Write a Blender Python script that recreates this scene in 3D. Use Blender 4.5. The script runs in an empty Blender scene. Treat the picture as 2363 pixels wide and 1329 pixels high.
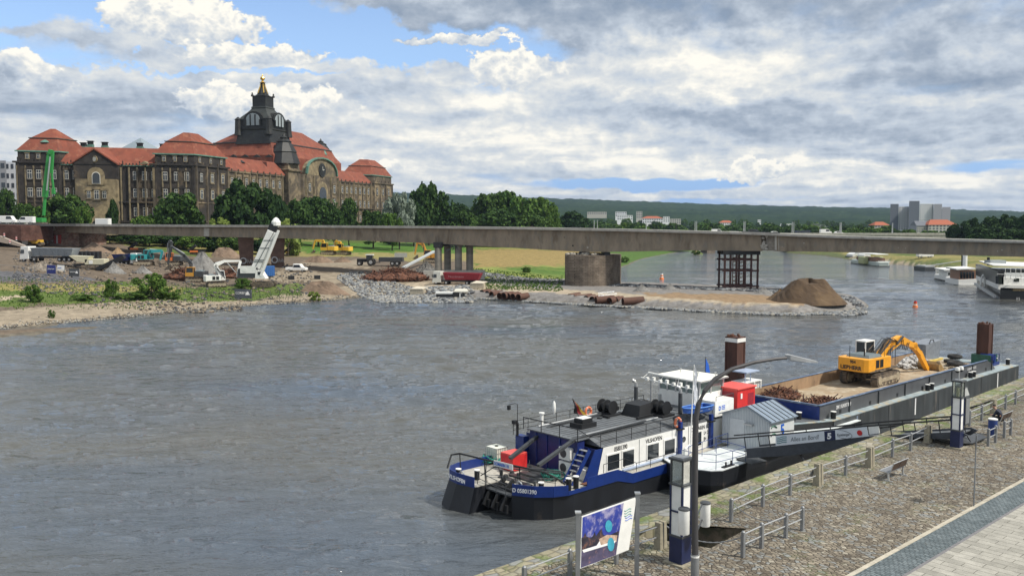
import bpy, bmesh, math, random
import numpy as np
from mathutils import Vector, Matrix, noise as mnoise
random.seed(7); np.random.seed(7)
R = math.radians
scene = bpy.context.scene
COL = scene.collection
# ---------------------------------------------------------------- camera, sky, sun, exposure
F, H, HY = 2050.0, 17.7, 516.0
PITCH = math.atan((664.5 - HY) / F)
CP, SP = math.cos(PITCH), math.sin(PITCH)
cam = bpy.data.objects.new('camera', bpy.data.cameras.new('camera')); COL.objects.link(cam)
cam.location = (0, 0, H); cam.rotation_euler = (math.pi/2 - PITCH, 0, 0)
cam.data.sensor_width = 36; cam.data.lens = F / 2363 * 36
cam.data.clip_start = .5; cam.data.clip_end = 30000
scene.camera = cam
scene.render.resolution_x, scene.render.resolution_y = 1024, 575
vs = scene.view_settings
vs.view_transform = 'Standard'; vs.look = 'None'; vs.exposure = 0.3; vs.gamma = 1; vs.use_curve_mapping = False
SUN_EL, SUN_AZ = R(52), R(112)      # azimuth clockwise from +Y: high on the right, a little behind
sun = bpy.data.objects.new('sun', bpy.data.lights.new('sun', 'SUN')); COL.objects.link(sun)
sun.data.energy = 3.8; sun.data.angle = R(4); sun.data.color = (1, .94, .84)
sd = Vector((math.sin(SUN_AZ)*math.cos(SUN_EL), math.cos(SUN_AZ)*math.cos(SUN_EL), math.sin(SUN_EL)))
sun.rotation_euler = sd.to_track_quat('Z', 'Y').to_euler()

def ray(px, py):
    u = (px-1181.5)/F; v = -(py-664.5)/F
    return (u, CP+v*SP, -SP+v*CP)
def pz(px, py, z=0):                 # photo point -> world point on the level z
    r = ray(px, py); t = (z-H)/r[2]; return Vector((r[0]*t, r[1]*t, z))
def pd(px, py, d):                   # photo point -> world point at distance d
    r = ray(px, py); t = d/r[1]; return Vector((r[0]*t, d, H+r[2]*t))
def plane(px, py, A, B):             # photo point -> (metres along wall A-B, height)
    r = ray(px, py); dx, dy = B[0]-A[0], B[1]-A[1]; L = math.hypot(dx, dy); dx /= L; dy /= L
    n = (-dy, dx); k = (A[0]*n[0]+A[1]*n[1])/(r[0]*n[0]+r[1]*n[1])
    return ((r[0]*k-A[0])*dx+(r[1]*k-A[1])*dy, H+r[2]*k)

class NT:
    def __init__(s, nt): s.nt = nt
    def n(s, typ, **kw):
        nd = s.nt.nodes.new(typ)
        for k, v in kw.items(): setattr(nd, k, v)
        return nd
    def l(s, a, b): s.nt.links.new(a, b)
    def m(s, op, a, b=None, c=None, clamp=False):
        nd = s.nt.nodes.new('ShaderNodeMath'); nd.operation = op; nd.use_clamp = clamp
        for i, q in enumerate((a, b, c)):
            if q is None: continue
            if hasattr(q, 'is_output'): s.l(q, nd.inputs[i])
            else: nd.inputs[i].default_value = q
        return nd.outputs[0]
    def mix(s, f, a, b, blend='MIX'):
        nd = s.nt.nodes.new('ShaderNodeMix'); nd.data_type = 'RGBA'; nd.blend_type = blend
        for i, q in ((0, f), (6, a), (7, b)):
            if hasattr(q, 'is_output'): s.l(q, nd.inputs[i])
            elif i == 0: nd.inputs[0].default_value = q
            else: nd.inputs[i].default_value = (*q[:3], 1)
        return nd.outputs[2]
    def ss(s, x, lo, hi, a=0.0, b=1.0):
        nd = s.nt.nodes.new('ShaderNodeMapRange'); nd.interpolation_type = 'SMOOTHSTEP'
        s.l(x, nd.inputs[0])
        for i, q in zip((1, 2, 3, 4), (lo, hi, a, b)): nd.inputs[i].default_value = q
        return nd.outputs[0]
    def vec(s, x, y, z=0.0):
        nd = s.nt.nodes.new('ShaderNodeCombineXYZ')
        for i, q in enumerate((x, y, z)):
            if hasattr(q, 'is_output'): s.l(q, nd.inputs[i])
            else: nd.inputs[i].default_value = q
        return nd.outputs[0]
    def noise(s, v, scale, detail=4, rough=.5, dist=0.0):
        nd = s.nt.nodes.new('ShaderNodeTexNoise'); s.l(v, nd.inputs['Vector'])
        nd.inputs['Scale'].default_value = scale; nd.inputs['Detail'].default_value = detail
        nd.inputs['Roughness'].default_value = rough; nd.inputs['Distortion'].default_value = dist
        return nd.outputs['Fac']

def make_world():
    w = bpy.data.worlds.new('World'); scene.world = w; w.use_nodes = True
    nt = w.node_tree; nt.nodes.clear(); g = NT(nt)
    sky = g.n('ShaderNodeTexSky', sky_type='NISHITA', sun_disc=False)
    sky.sun_elevation = SUN_EL; sky.sun_rotation = SUN_AZ; sky.air_density = 1.0; sky.dust_density = .6; sky.ozone_density = 2
    tc = g.n('ShaderNodeTexCoord'); sx = g.n('ShaderNodeSeparateXYZ'); g.l(tc.outputs['Generated'], sx.inputs[0])
    X, Y, Z = sx.outputs
    az = g.m('ARCTAN2', X, Y); el = g.m('ARCSINE', g.m('MINIMUM', g.m('MAXIMUM', Z, -1.), 1.))
    # flattened cloud coordinates: finer towards the horizon
    elm = g.m('MAXIMUM', el, 0.0)
    elw = g.m('LOGARITHM', g.m('ADD', elm, .055), math.e)
    base = g.vec(g.m('MULTIPLY', az, 2.2), g.m('MULTIPLY', elw, 1.15), 3.7)
    up = g.vec(g.m('ADD', g.m('MULTIPLY', az, 2.2), .015), g.m('ADD', g.m('MULTIPLY', elw, 1.15), .055), 3.7)
    n1 = g.noise(base, 3.0, 10, .55, .25); n2 = g.noise(up, 3.0, 6, .55, .25)
    big = g.noise(base, 1.1, 3, .5, .2)
    fine = g.noise(base, 13, 8, .6, .3)
    iso = g.vec(az, g.m('MULTIPLY', el, 1.25), 1.3)
    def bil(sc_):                       # billows: rounded lumps
        q = g.noise(iso, sc_, 5, .5); return g.m('ABSOLUTE', g.m('SUBTRACT', q, .5))
    bl = g.m('ADD', g.m('MULTIPLY', bil(28), 2.2), g.m('MULTIPLY', bil(70), 1.2))
    wn = g.nt.nodes.new('ShaderNodeTexNoise'); g.l(iso, wn.inputs['Vector']); wn.inputs['Scale'].default_value = 16; wn.inputs['Detail'].default_value = 9; wn.inputs['Roughness'].default_value = .6
    ws = g.n('ShaderNodeSeparateXYZ'); g.l(wn.outputs['Color'], ws.inputs[0])
    wx = g.m('MULTIPLY', g.m('SUBTRACT', ws.outputs[0], .5), .16); wy = g.m('MULTIPLY', g.m('SUBTRACT', ws.outputs[1], .5), .085)
    def blob(px, py, rx, ry, w=1.0):   # a cloud mass in a direction of the sky; w = ruggedness of its rim
        a0 = math.atan((px-1181.5)/F); e0 = math.atan((516-py)/F*math.cos(a0))
        dx = g.m('MULTIPLY', g.m('ADD', g.m('SUBTRACT', az, a0), g.m('MULTIPLY', wx, w)), F/rx); dy = g.m('MULTIPLY', g.m('ADD', g.m('SUBTRACT', el, e0), g.m('MULTIPLY', wy, w)), F/ry)
        r = g.m('SQRT', g.m('ADD', g.m('MULTIPLY', dx, dx), g.m('MULTIPLY', dy, dy)))
        return r, dy
    # cover: how much cloud hides the blue
    cover = g.m('ADD', g.m('MULTIPLY', g.m('SUBTRACT', n1, .5), 2.2), g.m('ADD', .92, g.m('MULTIPLY', g.m('SUBTRACT', big, .5), .8)))
    for (px, py, rx, ry, k) in [(330, 25, 480, 62, 1.2), (900, 105, 440, 50, 1.15), (1480, 424, 270, 15, 1.2), (80, 128, 220, 26, .5), (520, 176, 260, 10, .8), (1050, 145, 200, 24, .6), (1600, 466, 260, 8, .5), (2290, 385, 120, 12, .5)]:
        r, _ = blob(px, py, rx, ry, 1.0 if py < 300 else .22); cover = g.m('SUBTRACT', cover, g.m('MULTIPLY', g.ss(r, 1.3, .5), k))
    light = g.m('ADD', g.m('MULTIPLY', g.m('SUBTRACT', n1, n2), 1.9), g.m('ADD', .57, g.m('MULTIPLY', g.m('SUBTRACT', fine, .5), .42)))
    light = g.m('ADD', light, g.m('MULTIPLY', g.m('SUBTRACT', big, .5), .5))
    for (px, py, rx, ry, k) in [(1400, -60, 900, 130, .34), (2200, 90, 420, 90, .22), (1050, 95, 150, 35, .3), (1750, 130, 300, 60, -.15), (1550, 190, 700, 60, -.2),
                                (1600, 270, 330, 45, .2), (2050, 300, 350, 50, .2), (2150, 190, 300, 35, .25), (1900, 410, 500, 30, -.28), (1250, 330, 300, 60, -.2), (150, 260, 420, 60, .16), (1450, 380, 240, 20, -.15), (1350, 60, 450, 45, .2)]:
        r, _ = blob(px, py, rx, ry, 1.0); light = g.m('SUBTRACT', light, g.m('MULTIPLY', g.ss(r, 1.4, .4), k))
    cover = g.m('MAXIMUM', g.m('MINIMUM', cover, 1.0), 0.0)
    for (px, py, rx, ry) in [(440, 62, 150, 46), (320, 40, 60, 36), (600, 130, 130, 26), (500, 248, 78, 34), (700, 245, 110, 30), (1190, 160, 105, 42), (1060, 100, 110, 14), (862, 378, 48, 20), (1750, 400, 90, 16), (60, 180, 90, 30)]:
        r, dy = blob(px, py, rx, ry, .8); r = g.m('ADD', r, g.m('SUBTRACT', bl, .22)); b = g.ss(r, 1.22, .82)
        cover = g.m('MAXIMUM', cover, b)
        tgt = g.m('ADD', g.m('ADD', .84, g.m('MULTIPLY', dy, .34)), g.m('MULTIPLY', g.m('SUBTRACT', bl, .22), -.9))
        bb = g.m('MULTIPLY', b, .75)
        light = g.m('ADD', g.m('MULTIPLY', light, g.m('SUBTRACT', 1.0, bb)), g.m('MULTIPLY', tgt, bb))
    light = g.m('SUBTRACT', light, g.m('MULTIPLY', g.m('SUBTRACT', bl, .22), .35))
    ramp = g.n('ShaderNodeValToRGB'); g.l(light, ramp.inputs[0])
    e = ramp.color_ramp.elements; e[0].position = 0.0; e[0].color = (.22, .28, .37, 1); e[1].position = 1.0; e[1].color = (.86, .83, .75, 1)
    for p, c in ((.28, (.32, .375, .455, 1)), (.52, (.46, .515, .585, 1)), (.76, (.62, .64, .645, 1))):
        q = e.new(p); q.color = c
    blue = g.mix(1.0, sky.outputs[0], (.92, .93, 1.0), 'MULTIPLY')
    bs = g.n('ShaderNodeVectorMath', operation='SCALE'); g.l(blue, bs.inputs[0]); bs.inputs[3].default_value = .15
    deep = g.mix(g.m('MULTIPLY', g.ss(el, .22, .02), .8), bs.outputs[0], (.17, .36, .72))
    col = g.mix(g.ss(cover, .1, .8), deep, ramp.outputs[0])
    # below the horizon the dome is a dull ground tone
    col = g.mix(g.ss(el, -.03, -.002), (.16, .17, .16), col)
    bg = g.n('ShaderNodeBackground'); g.l(col, bg.inputs[0]); bg.inputs[1].default_value = 1.0
    out = g.n('ShaderNodeOutputWorld'); g.l(bg.outputs[0], out.inputs[0])
make_world()

# ---------------------------------------------------------------- mesh kit
def obj_name_link(name, me, parent=None):
    o = bpy.data.objects.new(name, me); COL.objects.link(o)
    if parent is not None:
        o.parent = parent
    return o
def tag(o, label=None, cat=None, group=None, kind=None):
    if label: o['label'] = label
    if cat: o['category'] = cat
    if group: o['group'] = group
    if kind: o['kind'] = kind
    return o
def thing(name, label, cat, loc=(0, 0, 0), rz=0.0, group=None):
    o = bpy.data.objects.new(name, None); COL.objects.link(o); o.empty_display_size = .3
    o.location = loc; o.rotation_euler = (0, 0, rz); return tag(o, label, cat, group)
def children(o): return [c for c in COL.objects if c.parent == o]
CH = {}
def dup(o, loc=None, rz=None, label=None, group=None, scale=None, parent=None):
    if parent is None: bpy_kids = kids_of(o)
    c = o.copy(); COL.objects.link(c)
    if parent is not None: c.parent = parent
    if loc is not None: c.location = loc
    if rz is not None: c.rotation_euler = (0, 0, rz)
    if scale is not None: c.scale = (scale,)*3 if not hasattr(scale, '__len__') else scale
    if label: c['label'] = label
    if group: c['group'] = group
    for k in kids_of(o): dup(k, parent=c)
    return c
def kids_of(o): return list(o.children)
class MB:
    def __init__(s, off=(0, 0, 0)): s.v = []; s.f = []; s.mi = []; s.cur = 0; s.off = Vector(off)
    def mat(s, i): s.cur = i; return s
    def add(s, vs, fs):
        b = len(s.v); s.v += [tuple(Vector(v)-s.off) for v in vs]
        s.f += [tuple(b+i for i in f) for f in fs]; s.mi += [s.cur]*len(fs); return s
    def face(s, vs): return s.add(vs, [tuple(range(len(vs)))])
    def box(s, x0, x1, y0, y1, z0, z1):
        return s.add([(x0,y0,z0),(x1,y0,z0),(x1,y1,z0),(x0,y1,z0),(x0,y0,z1),(x1,y0,z1),(x1,y1,z1),(x0,y1,z1)],
                     [(3,2,1,0),(4,5,6,7),(0,1,5,4),(1,2,6,5),(2,3,7,6),(3,0,4,7)])
    def hexa(s, q0, q1):              # two quads (bottom, top)
        return s.add(list(q0)+list(q1), [(3,2,1,0),(4,5,6,7),(0,1,5,4),(1,2,6,5),(2,3,7,6),(3,0,4,7)])
    def beam(s, p0, p1, w, h=None, w1=None, h1=None, up=(0, 0, 1)):
        p0, p1 = Vector(p0), Vector(p1); h = h or w; w1 = w1 or w; h1 = h1 or h
        d = (p1-p0).normalized(); u = Vector(up)
        if abs(d.dot(u)) > .98: u = Vector((0, 1, 0))
        sd_ = d.cross(u).normalized(); uu = sd_.cross(d)
        q = lambda p, w, h: [p-sd_*w/2-uu*h/2, p+sd_*w/2-uu*h/2, p+sd_*w/2+uu*h/2, p-sd_*w/2+uu*h/2]
        return s.hexa(q(p0, w, h), q(p1, w1, h1))
    def cyl(s, p0, p1, r0, r1=None, n=12, cap=True):
        p0, p1 = Vector(p0), Vector(p1); r1 = r0 if r1 is None else r1
        d = (p1-p0).normalized(); u = Vector((0, 0, 1)) if abs(d.z) < .9 else Vector((1, 0, 0))
        a = d.cross(u).normalized(); b = d.cross(a)
        ring = lambda p, r: [p+(a*math.cos(2*math.pi*i/n)+b*math.sin(2*math.pi*i/n))*r for i in range(n)]
        fs = [(i, (i+1) % n, n+(i+1) % n, n+i) for i in range(n)]
        if cap: fs += [tuple(range(n-1, -1, -1)), tuple(range(n, 2*n))]
        return s.add(ring(p0, r0)+ring(p1, r1), fs)
    def tube(s, pts, r, n=6, r1=None):
        pts = [Vector(p) for p in pts]; k = len(pts); vs = []; fs = []
        for j, p in enumerate(pts):
            d = (pts[min(j+1, k-1)]-pts[max(j-1, 0)]).normalized()
            u = Vector((0, 0, 1)) if abs(d.z) < .9 else Vector((0, 1, 0))
            a = d.cross(u).normalized(); b = a.cross(d)
            rr = r if r1 is None else r+(r1-r)*j/(k-1)
            vs += [p+(a*math.cos(2*math.pi*i/n)+b*math.sin(2*math.pi*i/n))*rr for i in range(n)]
        for j in range(k-1): fs += [(j*n+i, j*n+(i+1) % n, (j+1)*n+(i+1) % n, (j+1)*n+i) for i in range(n)]
        fs += [tuple(range(n-1, -1, -1)), tuple(range((k-1)*n, k*n))]
        return s.add(vs, fs)
    def prism(s, poly, z0, z1):       # plan polygon [(x, y)] extruded in z (z may be lists)
        n = len(poly); Z0 = z0 if hasattr(z0, '__len__') else [z0]*n; Z1 = z1 if hasattr(z1, '__len__') else [z1]*n
        vs = [(x, y, Z0[i]) for i, (x, y) in enumerate(poly)]+[(x, y, Z1[i]) for i, (x, y) in enumerate(poly)]
        return s.add(vs, [tuple(range(n-1, -1, -1)), tuple(range(n, 2*n))]+[(i, (i+1) % n, n+(i+1) % n, n+i) for i in range(n)])
    def slab(s, poly3, d):            # any planar 3-D polygon given thickness d (vector)
        n = len(poly3); d = Vector(d); vs = [Vector(p) for p in poly3]+[Vector(p)+d for p in poly3]
        return s.add(vs, [tuple(range(n-1, -1, -1)), tuple(range(n, 2*n))]+[(i, (i+1) % n, n+(i+1) % n, n+i) for i in range(n)])
    def lathe(s, prof, c=(0, 0, 0), n=16, rot=0):
        c = Vector(c); k = len(prof); vs = []
        for r, z in prof: vs += [c+Vector((r*math.cos(2*math.pi*i/n+rot), r*math.sin(2*math.pi*i/n+rot), z)) for i in range(n)]
        fs = [(j*n+i, j*n+(i+1) % n, (j+1)*n+(i+1) % n, (j+1)*n+i) for j in range(k-1) for i in range(n)]
        fs += [tuple(range(n-1, -1, -1)), tuple(range((k-1)*n, k*n))]
        return s.add(vs, fs)
    def torus(s, c, R_, r, axis='z', n=16, m=8):
        vs = []; c = Vector(c)
        for i in range(n):
            a = 2*math.pi*i/n
            for j in range(m):
                b = 2*math.pi*j/m; q = ((R_+r*math.cos(b))*math.cos(a), (R_+r*math.cos(b))*math.sin(a), r*math.sin(b))
                q = {'z': q, 'x': (q[2], q[0], q[1]), 'y': (q[0], q[2], q[1])}[axis]; vs.append(c+Vector(q))
        return s.add(vs, [(i*m+j, ((i+1) % n)*m+j, ((i+1) % n)*m+(j+1) % m, i*m+(j+1) % m) for i in range(n) for j in range(m)])
    def rock(s, c, r, sq=(1, 1, .7)):
        ph = (1+5**.5)/2; vs = []
        for x, y, z in [(-1,ph,0),(1,ph,0),(-1,-ph,0),(1,-ph,0),(0,-1,ph),(0,1,ph),(0,-1,-ph),(0,1,-ph),(ph,0,-1),(ph,0,1),(-ph,0,-1),(-ph,0,1)]:
            k = r/1.9*random.uniform(.7, 1.25); vs.append((c[0]+x*k*sq[0], c[1]+y*k*sq[1], c[2]+z*k*sq[2]))
        return s.add(vs, [(0,11,5),(0,5,1),(0,1,7),(0,7,10),(0,10,11),(1,5,9),(5,11,4),(11,10,2),(10,7,6),(7,1,8),(3,9,4),(3,4,2),(3,2,6),(3,6,8),(3,8,9),(4,9,5),(2,4,11),(6,2,10),(8,6,7),(9,8,1)])
    def build(s, name, mats, parent=None, smooth=False, bevel=0, label=None):
        me = bpy.data.meshes.new(name); me.from_pydata(s.v, [], s.f)
        if not isinstance(mats, (list, tuple)): mats = [mats]
        for m in mats: me.materials.append(m)
        me.polygons.foreach_set('material_index', [min(i, len(mats)-1) for i in s.mi])
        bm = bmesh.new(); bm.from_mesh(me)
        if len(s.f) < 60000: bmesh.ops.recalc_face_normals(bm, faces=bm.faces)
        bm.to_mesh(me); bm.free()
        if smooth:
            me.polygons.foreach_set('use_smooth', [True]*len(me.polygons))
            me.set_sharp_from_angle(angle=R(38))
        me.update()
        o = obj_name_link(name, me, parent)
        if bevel:
            b = o.modifiers.new('bevel', 'BEVEL'); b.width = bevel; b.segments = 2; b.limit_method = 'ANGLE'; b.angle_limit = R(40)
        if label: o['label'] = label
        return o

_M = {}
def mat(name, col, rough=.7, metal=0.0, var=.12, vs=3.0, bump=0.0, bs=20.0, col2=None, c2=(.5, .65), c2s=2.0, spec=.5, emit=0, alpha=1, stretch=None, trans=0.0, world=False, c2b=None):
    if name in _M: return _M[name]
    m = bpy.data.materials.new(name); m.use_nodes = True; nt = m.node_tree; nt.nodes.clear(); g = NT(nt)
    b = g.n('ShaderNodeBsdfPrincipled'); o = g.n('ShaderNodeOutputMaterial'); g.l(b.outputs[0], o.inputs[0])
    b.inputs['Roughness'].default_value = rough; b.inputs['Metallic'].default_value = metal
    b.inputs['Specular IOR Level'].default_value = spec; b.inputs['Transmission Weight'].default_value = trans
    if world: v = g.n('ShaderNodeNewGeometry').outputs['Position']
    else: v = g.n('ShaderNodeTexCoord').outputs['Object']
    if stretch:
        mp = g.n('ShaderNodeMapping'); mp.inputs['Scale'].default_value = stretch; g.l(v, mp.inputs[0]); v = mp.outputs[0]
    c = (*col, 1)
    if var:
        n = g.noise(v, vs, 6, .6); k = g.ss(n, .25, .75, 1-var, 1+var)
        vm = g.n('ShaderNodeVectorMath', operation='SCALE'); vm.inputs[0].default_value = col; g.l(k, vm.inputs[3]); c = vm.outputs[0]
    if col2:
        n2 = g.noise(v, c2s, 8, .65, .3); c = g.mix(g.ss(n2, c2[0], c2[1]), c if var else col, col2)
    if c2b:
        n3 = g.noise(v, c2s*3.1, 6, .6); c = g.mix(g.ss(n3, .52, .68), c, c2b)
    if var or col2: g.l(c, b.inputs['Base Color'])
    else: b.inputs['Base Color'].default_value = (*col, 1)
    if bump:
        n3 = g.noise(v, bs, 6, .6); bp = g.n('ShaderNodeBump'); bp.inputs['Strength'].default_value = 1; bp.inputs['Distance'].default_value = bump
        g.l(n3, bp.inputs['Height']); g.l(bp.outputs[0], b.inputs['Normal'])
    if emit:
        b.inputs['Emission Color'].default_value = (*col, 1); b.inputs['Emission Strength'].default_value = emit
    _M[name] = m; return m
def text_mesh(name, body, size, mtl, origin, xdir, ydir, parent=None, depth=.01, align='LEFT', sx=1.0, bold=0.0):
    cu = bpy.data.curves.new(name, 'FONT'); cu.body = body; cu.size = size; cu.extrude = depth; cu.align_x = align; cu.offset = bold
    t = bpy.data.objects.new(name+'_tmp', cu); COL.objects.link(t)
    dg = bpy.context.evaluated_depsgraph_get(); me = bpy.data.meshes.new_from_object(t.evaluated_get(dg)); bpy.data.objects.remove(t)
    X = Vector(xdir).normalized(); Y = Vector(ydir).normalized(); Z = X.cross(Y)
    M = Matrix((X, Y, Z)).transposed().to_4x4() @ Matrix.Diagonal((sx, 1, 1, 1)); M.translation = Vector(origin)
    me.transform(M); me.materials.clear(); me.materials.append(mtl)
    o = obj_name_link(name, me, parent); return o
# ---------------------------------------------------------------- the land
def seg_dist(P, poly, closed=True):
    d = np.full(len(P), 1e9); n = len(poly)
    for i in range(n if closed else n-1):
        a = np.array(poly[i]); b = np.array(poly[(i+1) % n]); ab = b-a
        t = np.clip(((P-a)@ab)/(ab@ab+1e-9), 0, 1); q = a+t[:, None]*ab
        d = np.minimum(d, np.hypot(*(P-q).T))
    return d
def inside(P, poly):
    r = np.zeros(len(P), bool); n = len(poly); x, y = P[:, 0], P[:, 1]
    for i in range(n):
        x0, y0 = poly[i]; x1, y1 = poly[(i+1) % n]
        if y0 == y1: continue
        c = ((y0 > y) != (y1 > y)) & (x < (x1-x0)*(y-y0)/(y1-y0)+x0); r ^= c
    return r
def fbm(P, s, seed=0, oct=4):
    out = np.zeros(len(P)); a = .5
    for o in range(oct):
        q = P*s*(2**o)+seed*17.3+o*5.1; i = np.floor(q).astype(int); f = q-i; f = f*f*(3-2*f)
        def h(a_, b_): v = np.sin(a_*127.1+b_*311.7+seed)*43758.5453; return v-np.floor(v)
        v = (h(i[:, 0], i[:, 1])*(1-f[:, 0])+h(i[:, 0]+1, i[:, 1])*f[:, 0])*(1-f[:, 1])+(h(i[:, 0], i[:, 1]+1)*(1-f[:, 0])+h(i[:, 0]+1, i[:, 1]+1)*f[:, 0])*f[:, 1]
        out += a*v; a *= .5
    return out
def P0(px, py): p = pz(px, py, 0); return (p.x, p.y)
SHORE_L = [P0(*p) for p in [(-900, 790), (-300, 766), (0, 757), (60, 755), (130, 748), (170, 740), (300, 730), (450, 714), (560, 705), (620, 700), (700, 697), (800, 690), (830, 686), (880, 682), (930, 681),
   (1000, 685), (1110, 689), (1210, 695), (1320, 701), (1450, 707), (1600, 715), (1750, 722), (1850, 724), (1950, 718), (2008, 707), (1997, 696), (1960, 690), (1900, 684), (1800, 676), (1700, 671), (1600, 667), (1500, 662), (1425, 660),
   (1425, 620), (1455, 610), (1475, 600), (1500, 594), (1530, 588), (1560, 583), (1600, 580), (1640, 576), (1650, 562)]]+[(420, 1500), (3000, 9000), (-9000, 9000), (-3000, 200)]
SPIT = [P0(*p) for p in [(-900, 800), (-300, 772), (0, 762), (120, 757), (230, 753), (200, 758), (0, 776), (-900, 830)]]
SHORE_R = [P0(*p) for p in [(1835, 586), (1900, 590), (1950, 598), (2000, 606), (2060, 610), (2100, 613), (2160, 620), (2200, 632), (2260, 645), (2363, 655), (2600, 690), (3000, 760)]]+[(1500, 200), (9000, 900), (9000, 9000), (900, 3000), (200, 900)]
ISLE = [P0(*p) for p in [(1592, 583), (1600, 579), (1618, 581), (1625, 587), (1610, 589)]]
CAUSE = [P0(*p) for p in [(1040, 700), (1110, 720), (2100, 800), (2100, 660), (1430, 640), (1290, 655), (1100, 662)]]
def land_height(P):
    dl = seg_dist(P, SHORE_L); il = inside(P, SHORE_L); s = np.where(il, dl, -dl)
    z = np.interp(s, [-30, -6, -1.5, 0, 6, 15, 40, 60, 100, 180, 300, 600, 4000], [-3, -2, -.6, 0, .7, 1.35, 3.3, 4.6, 5.2, 9, 10.5, 11, 14])
    sm = lambda t: np.clip(t, 0, 1)**2*(3-2*np.clip(t, 0, 1))
    z += 3.0*sm((-P[:, 0]-85)/60)*sm((s-15)/60)
    cz = np.interp(s, [-4, -1, 0, 2.2, 3.5, 60], [-2, -.9, -.15, 1.1, 1.6, 2.0])
    wc = sm((P[:, 0]+30)/25)*sm((262-P[:, 1])/20)
    z = z*(1-wc)+cz*wc
    ds = seg_dist(P, SPIT); zs = np.where(inside(P, SPIT), np.minimum(ds*.12, .5), -np.minimum(ds*.5, 2)); z = np.where((zs > z), zs, z)
    di = seg_dist(P, ISLE); zi = np.where(inside(P, ISLE), np.minimum(di*.4, 1.5), -3); z = np.maximum(z, zi)
    dr = seg_dist(P, SHORE_R); ir = inside(P, SHORE_R); sr = np.where(ir, dr, -dr)
    zr = np.interp(sr, [-20, -2, 0, 4, 12, 60, 400, 4000], [-3, -1, 0, 1.4, 3.0, 4.0, 5.0, 12]); z = np.maximum(z, np.where(sr > -15, zr, -3))
    z += np.where(z > .1, (fbm(P, .25, 3)-.47)*.35*np.clip(s/8, .2, 1), 0)
    return z, s, sr
def hgt(x, y): return float(land_height(np.array([[x, y]]))[0][0])
def on_land(px, py, z0=5.0):          # photo point -> point on the terrain
    z = z0
    for _ in range(25):
        p = pz(px, py, z); z = .5*z+.5*hgt(p.x, p.y)
    p = pz(px, py, z); p.z = hgt(p.x, p.y); return p

def attr_mat(name, rough=.9, var=.3, vs=.6, bump=.05, bs=4, fine=6.0, spk=.25):
    m = bpy.data.materials.new(name); m.use_nodes = True; nt = m.node_tree; nt.nodes.clear(); g = NT(nt)
    b = g.n('ShaderNodeBsdfPrincipled'); o = g.n('ShaderNodeOutputMaterial'); g.l(b.outputs[0], o.inputs[0])
    b.inputs['Roughness'].default_value = rough; b.inputs['Specular IOR Level'].default_value = .2
    at = g.n('ShaderNodeAttribute', attribute_name='zone'); v = g.n('ShaderNodeNewGeometry').outputs['Position']
    k = g.m('MULTIPLY', g.ss(g.noise(v, vs, 5, .6), .25, .75, 1-var, 1+var), g.ss(g.noise(v, fine, 4, .7), .3, .7, 1-spk, 1+spk))
    vm = g.n('ShaderNodeVectorMath', operation='SCALE'); g.l(at.outputs['Color'], vm.inputs[0]); g.l(k, vm.inputs[3]); g.l(vm.outputs[0], b.inputs['Base Color'])
    bp = g.n('ShaderNodeBump'); bp.inputs['Distance'].default_value = bump; bp.inputs['Strength'].default_value = 1; g.l(g.noise(v, bs, 5, .65), bp.inputs['Height']); g.l(bp.outputs[0], b.inputs['Normal'])
    return m
def set_zone(me, cols):
    a = me.color_attributes.new('zone', 'FLOAT_COLOR', 'POINT'); a.data.foreach_set('color', np.concatenate([cols, np.ones((len(cols), 1))], 1).ravel())
def grid_mesh(name, V, nr, nc, m, **kw):
    idx = np.arange(nr*nc).reshape(nr, nc)
    f = np.stack([idx[:-1, :-1], idx[:-1, 1:], idx[1:, 1:], idx[1:, :-1]], -1).reshape(-1, 4)
    me = bpy.data.meshes.new(name); me.vertices.add(len(V)); me.vertices.foreach_set('co', V.astype(np.float32).ravel())
    me.loops.add(f.size); me.loops.foreach_set('vertex_index', f.ravel()); me.polygons.add(len(f))
    me.polygons.foreach_set('loop_start', np.arange(0, f.size, 4)); me.polygons.foreach_set('loop_total', np.full(len(f), 4))
    me.polygons.foreach_set('use_smooth', np.ones(len(f), bool)); me.materials.append(m); me.update(); me.validate()
    return obj_name_link(name, me)
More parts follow.
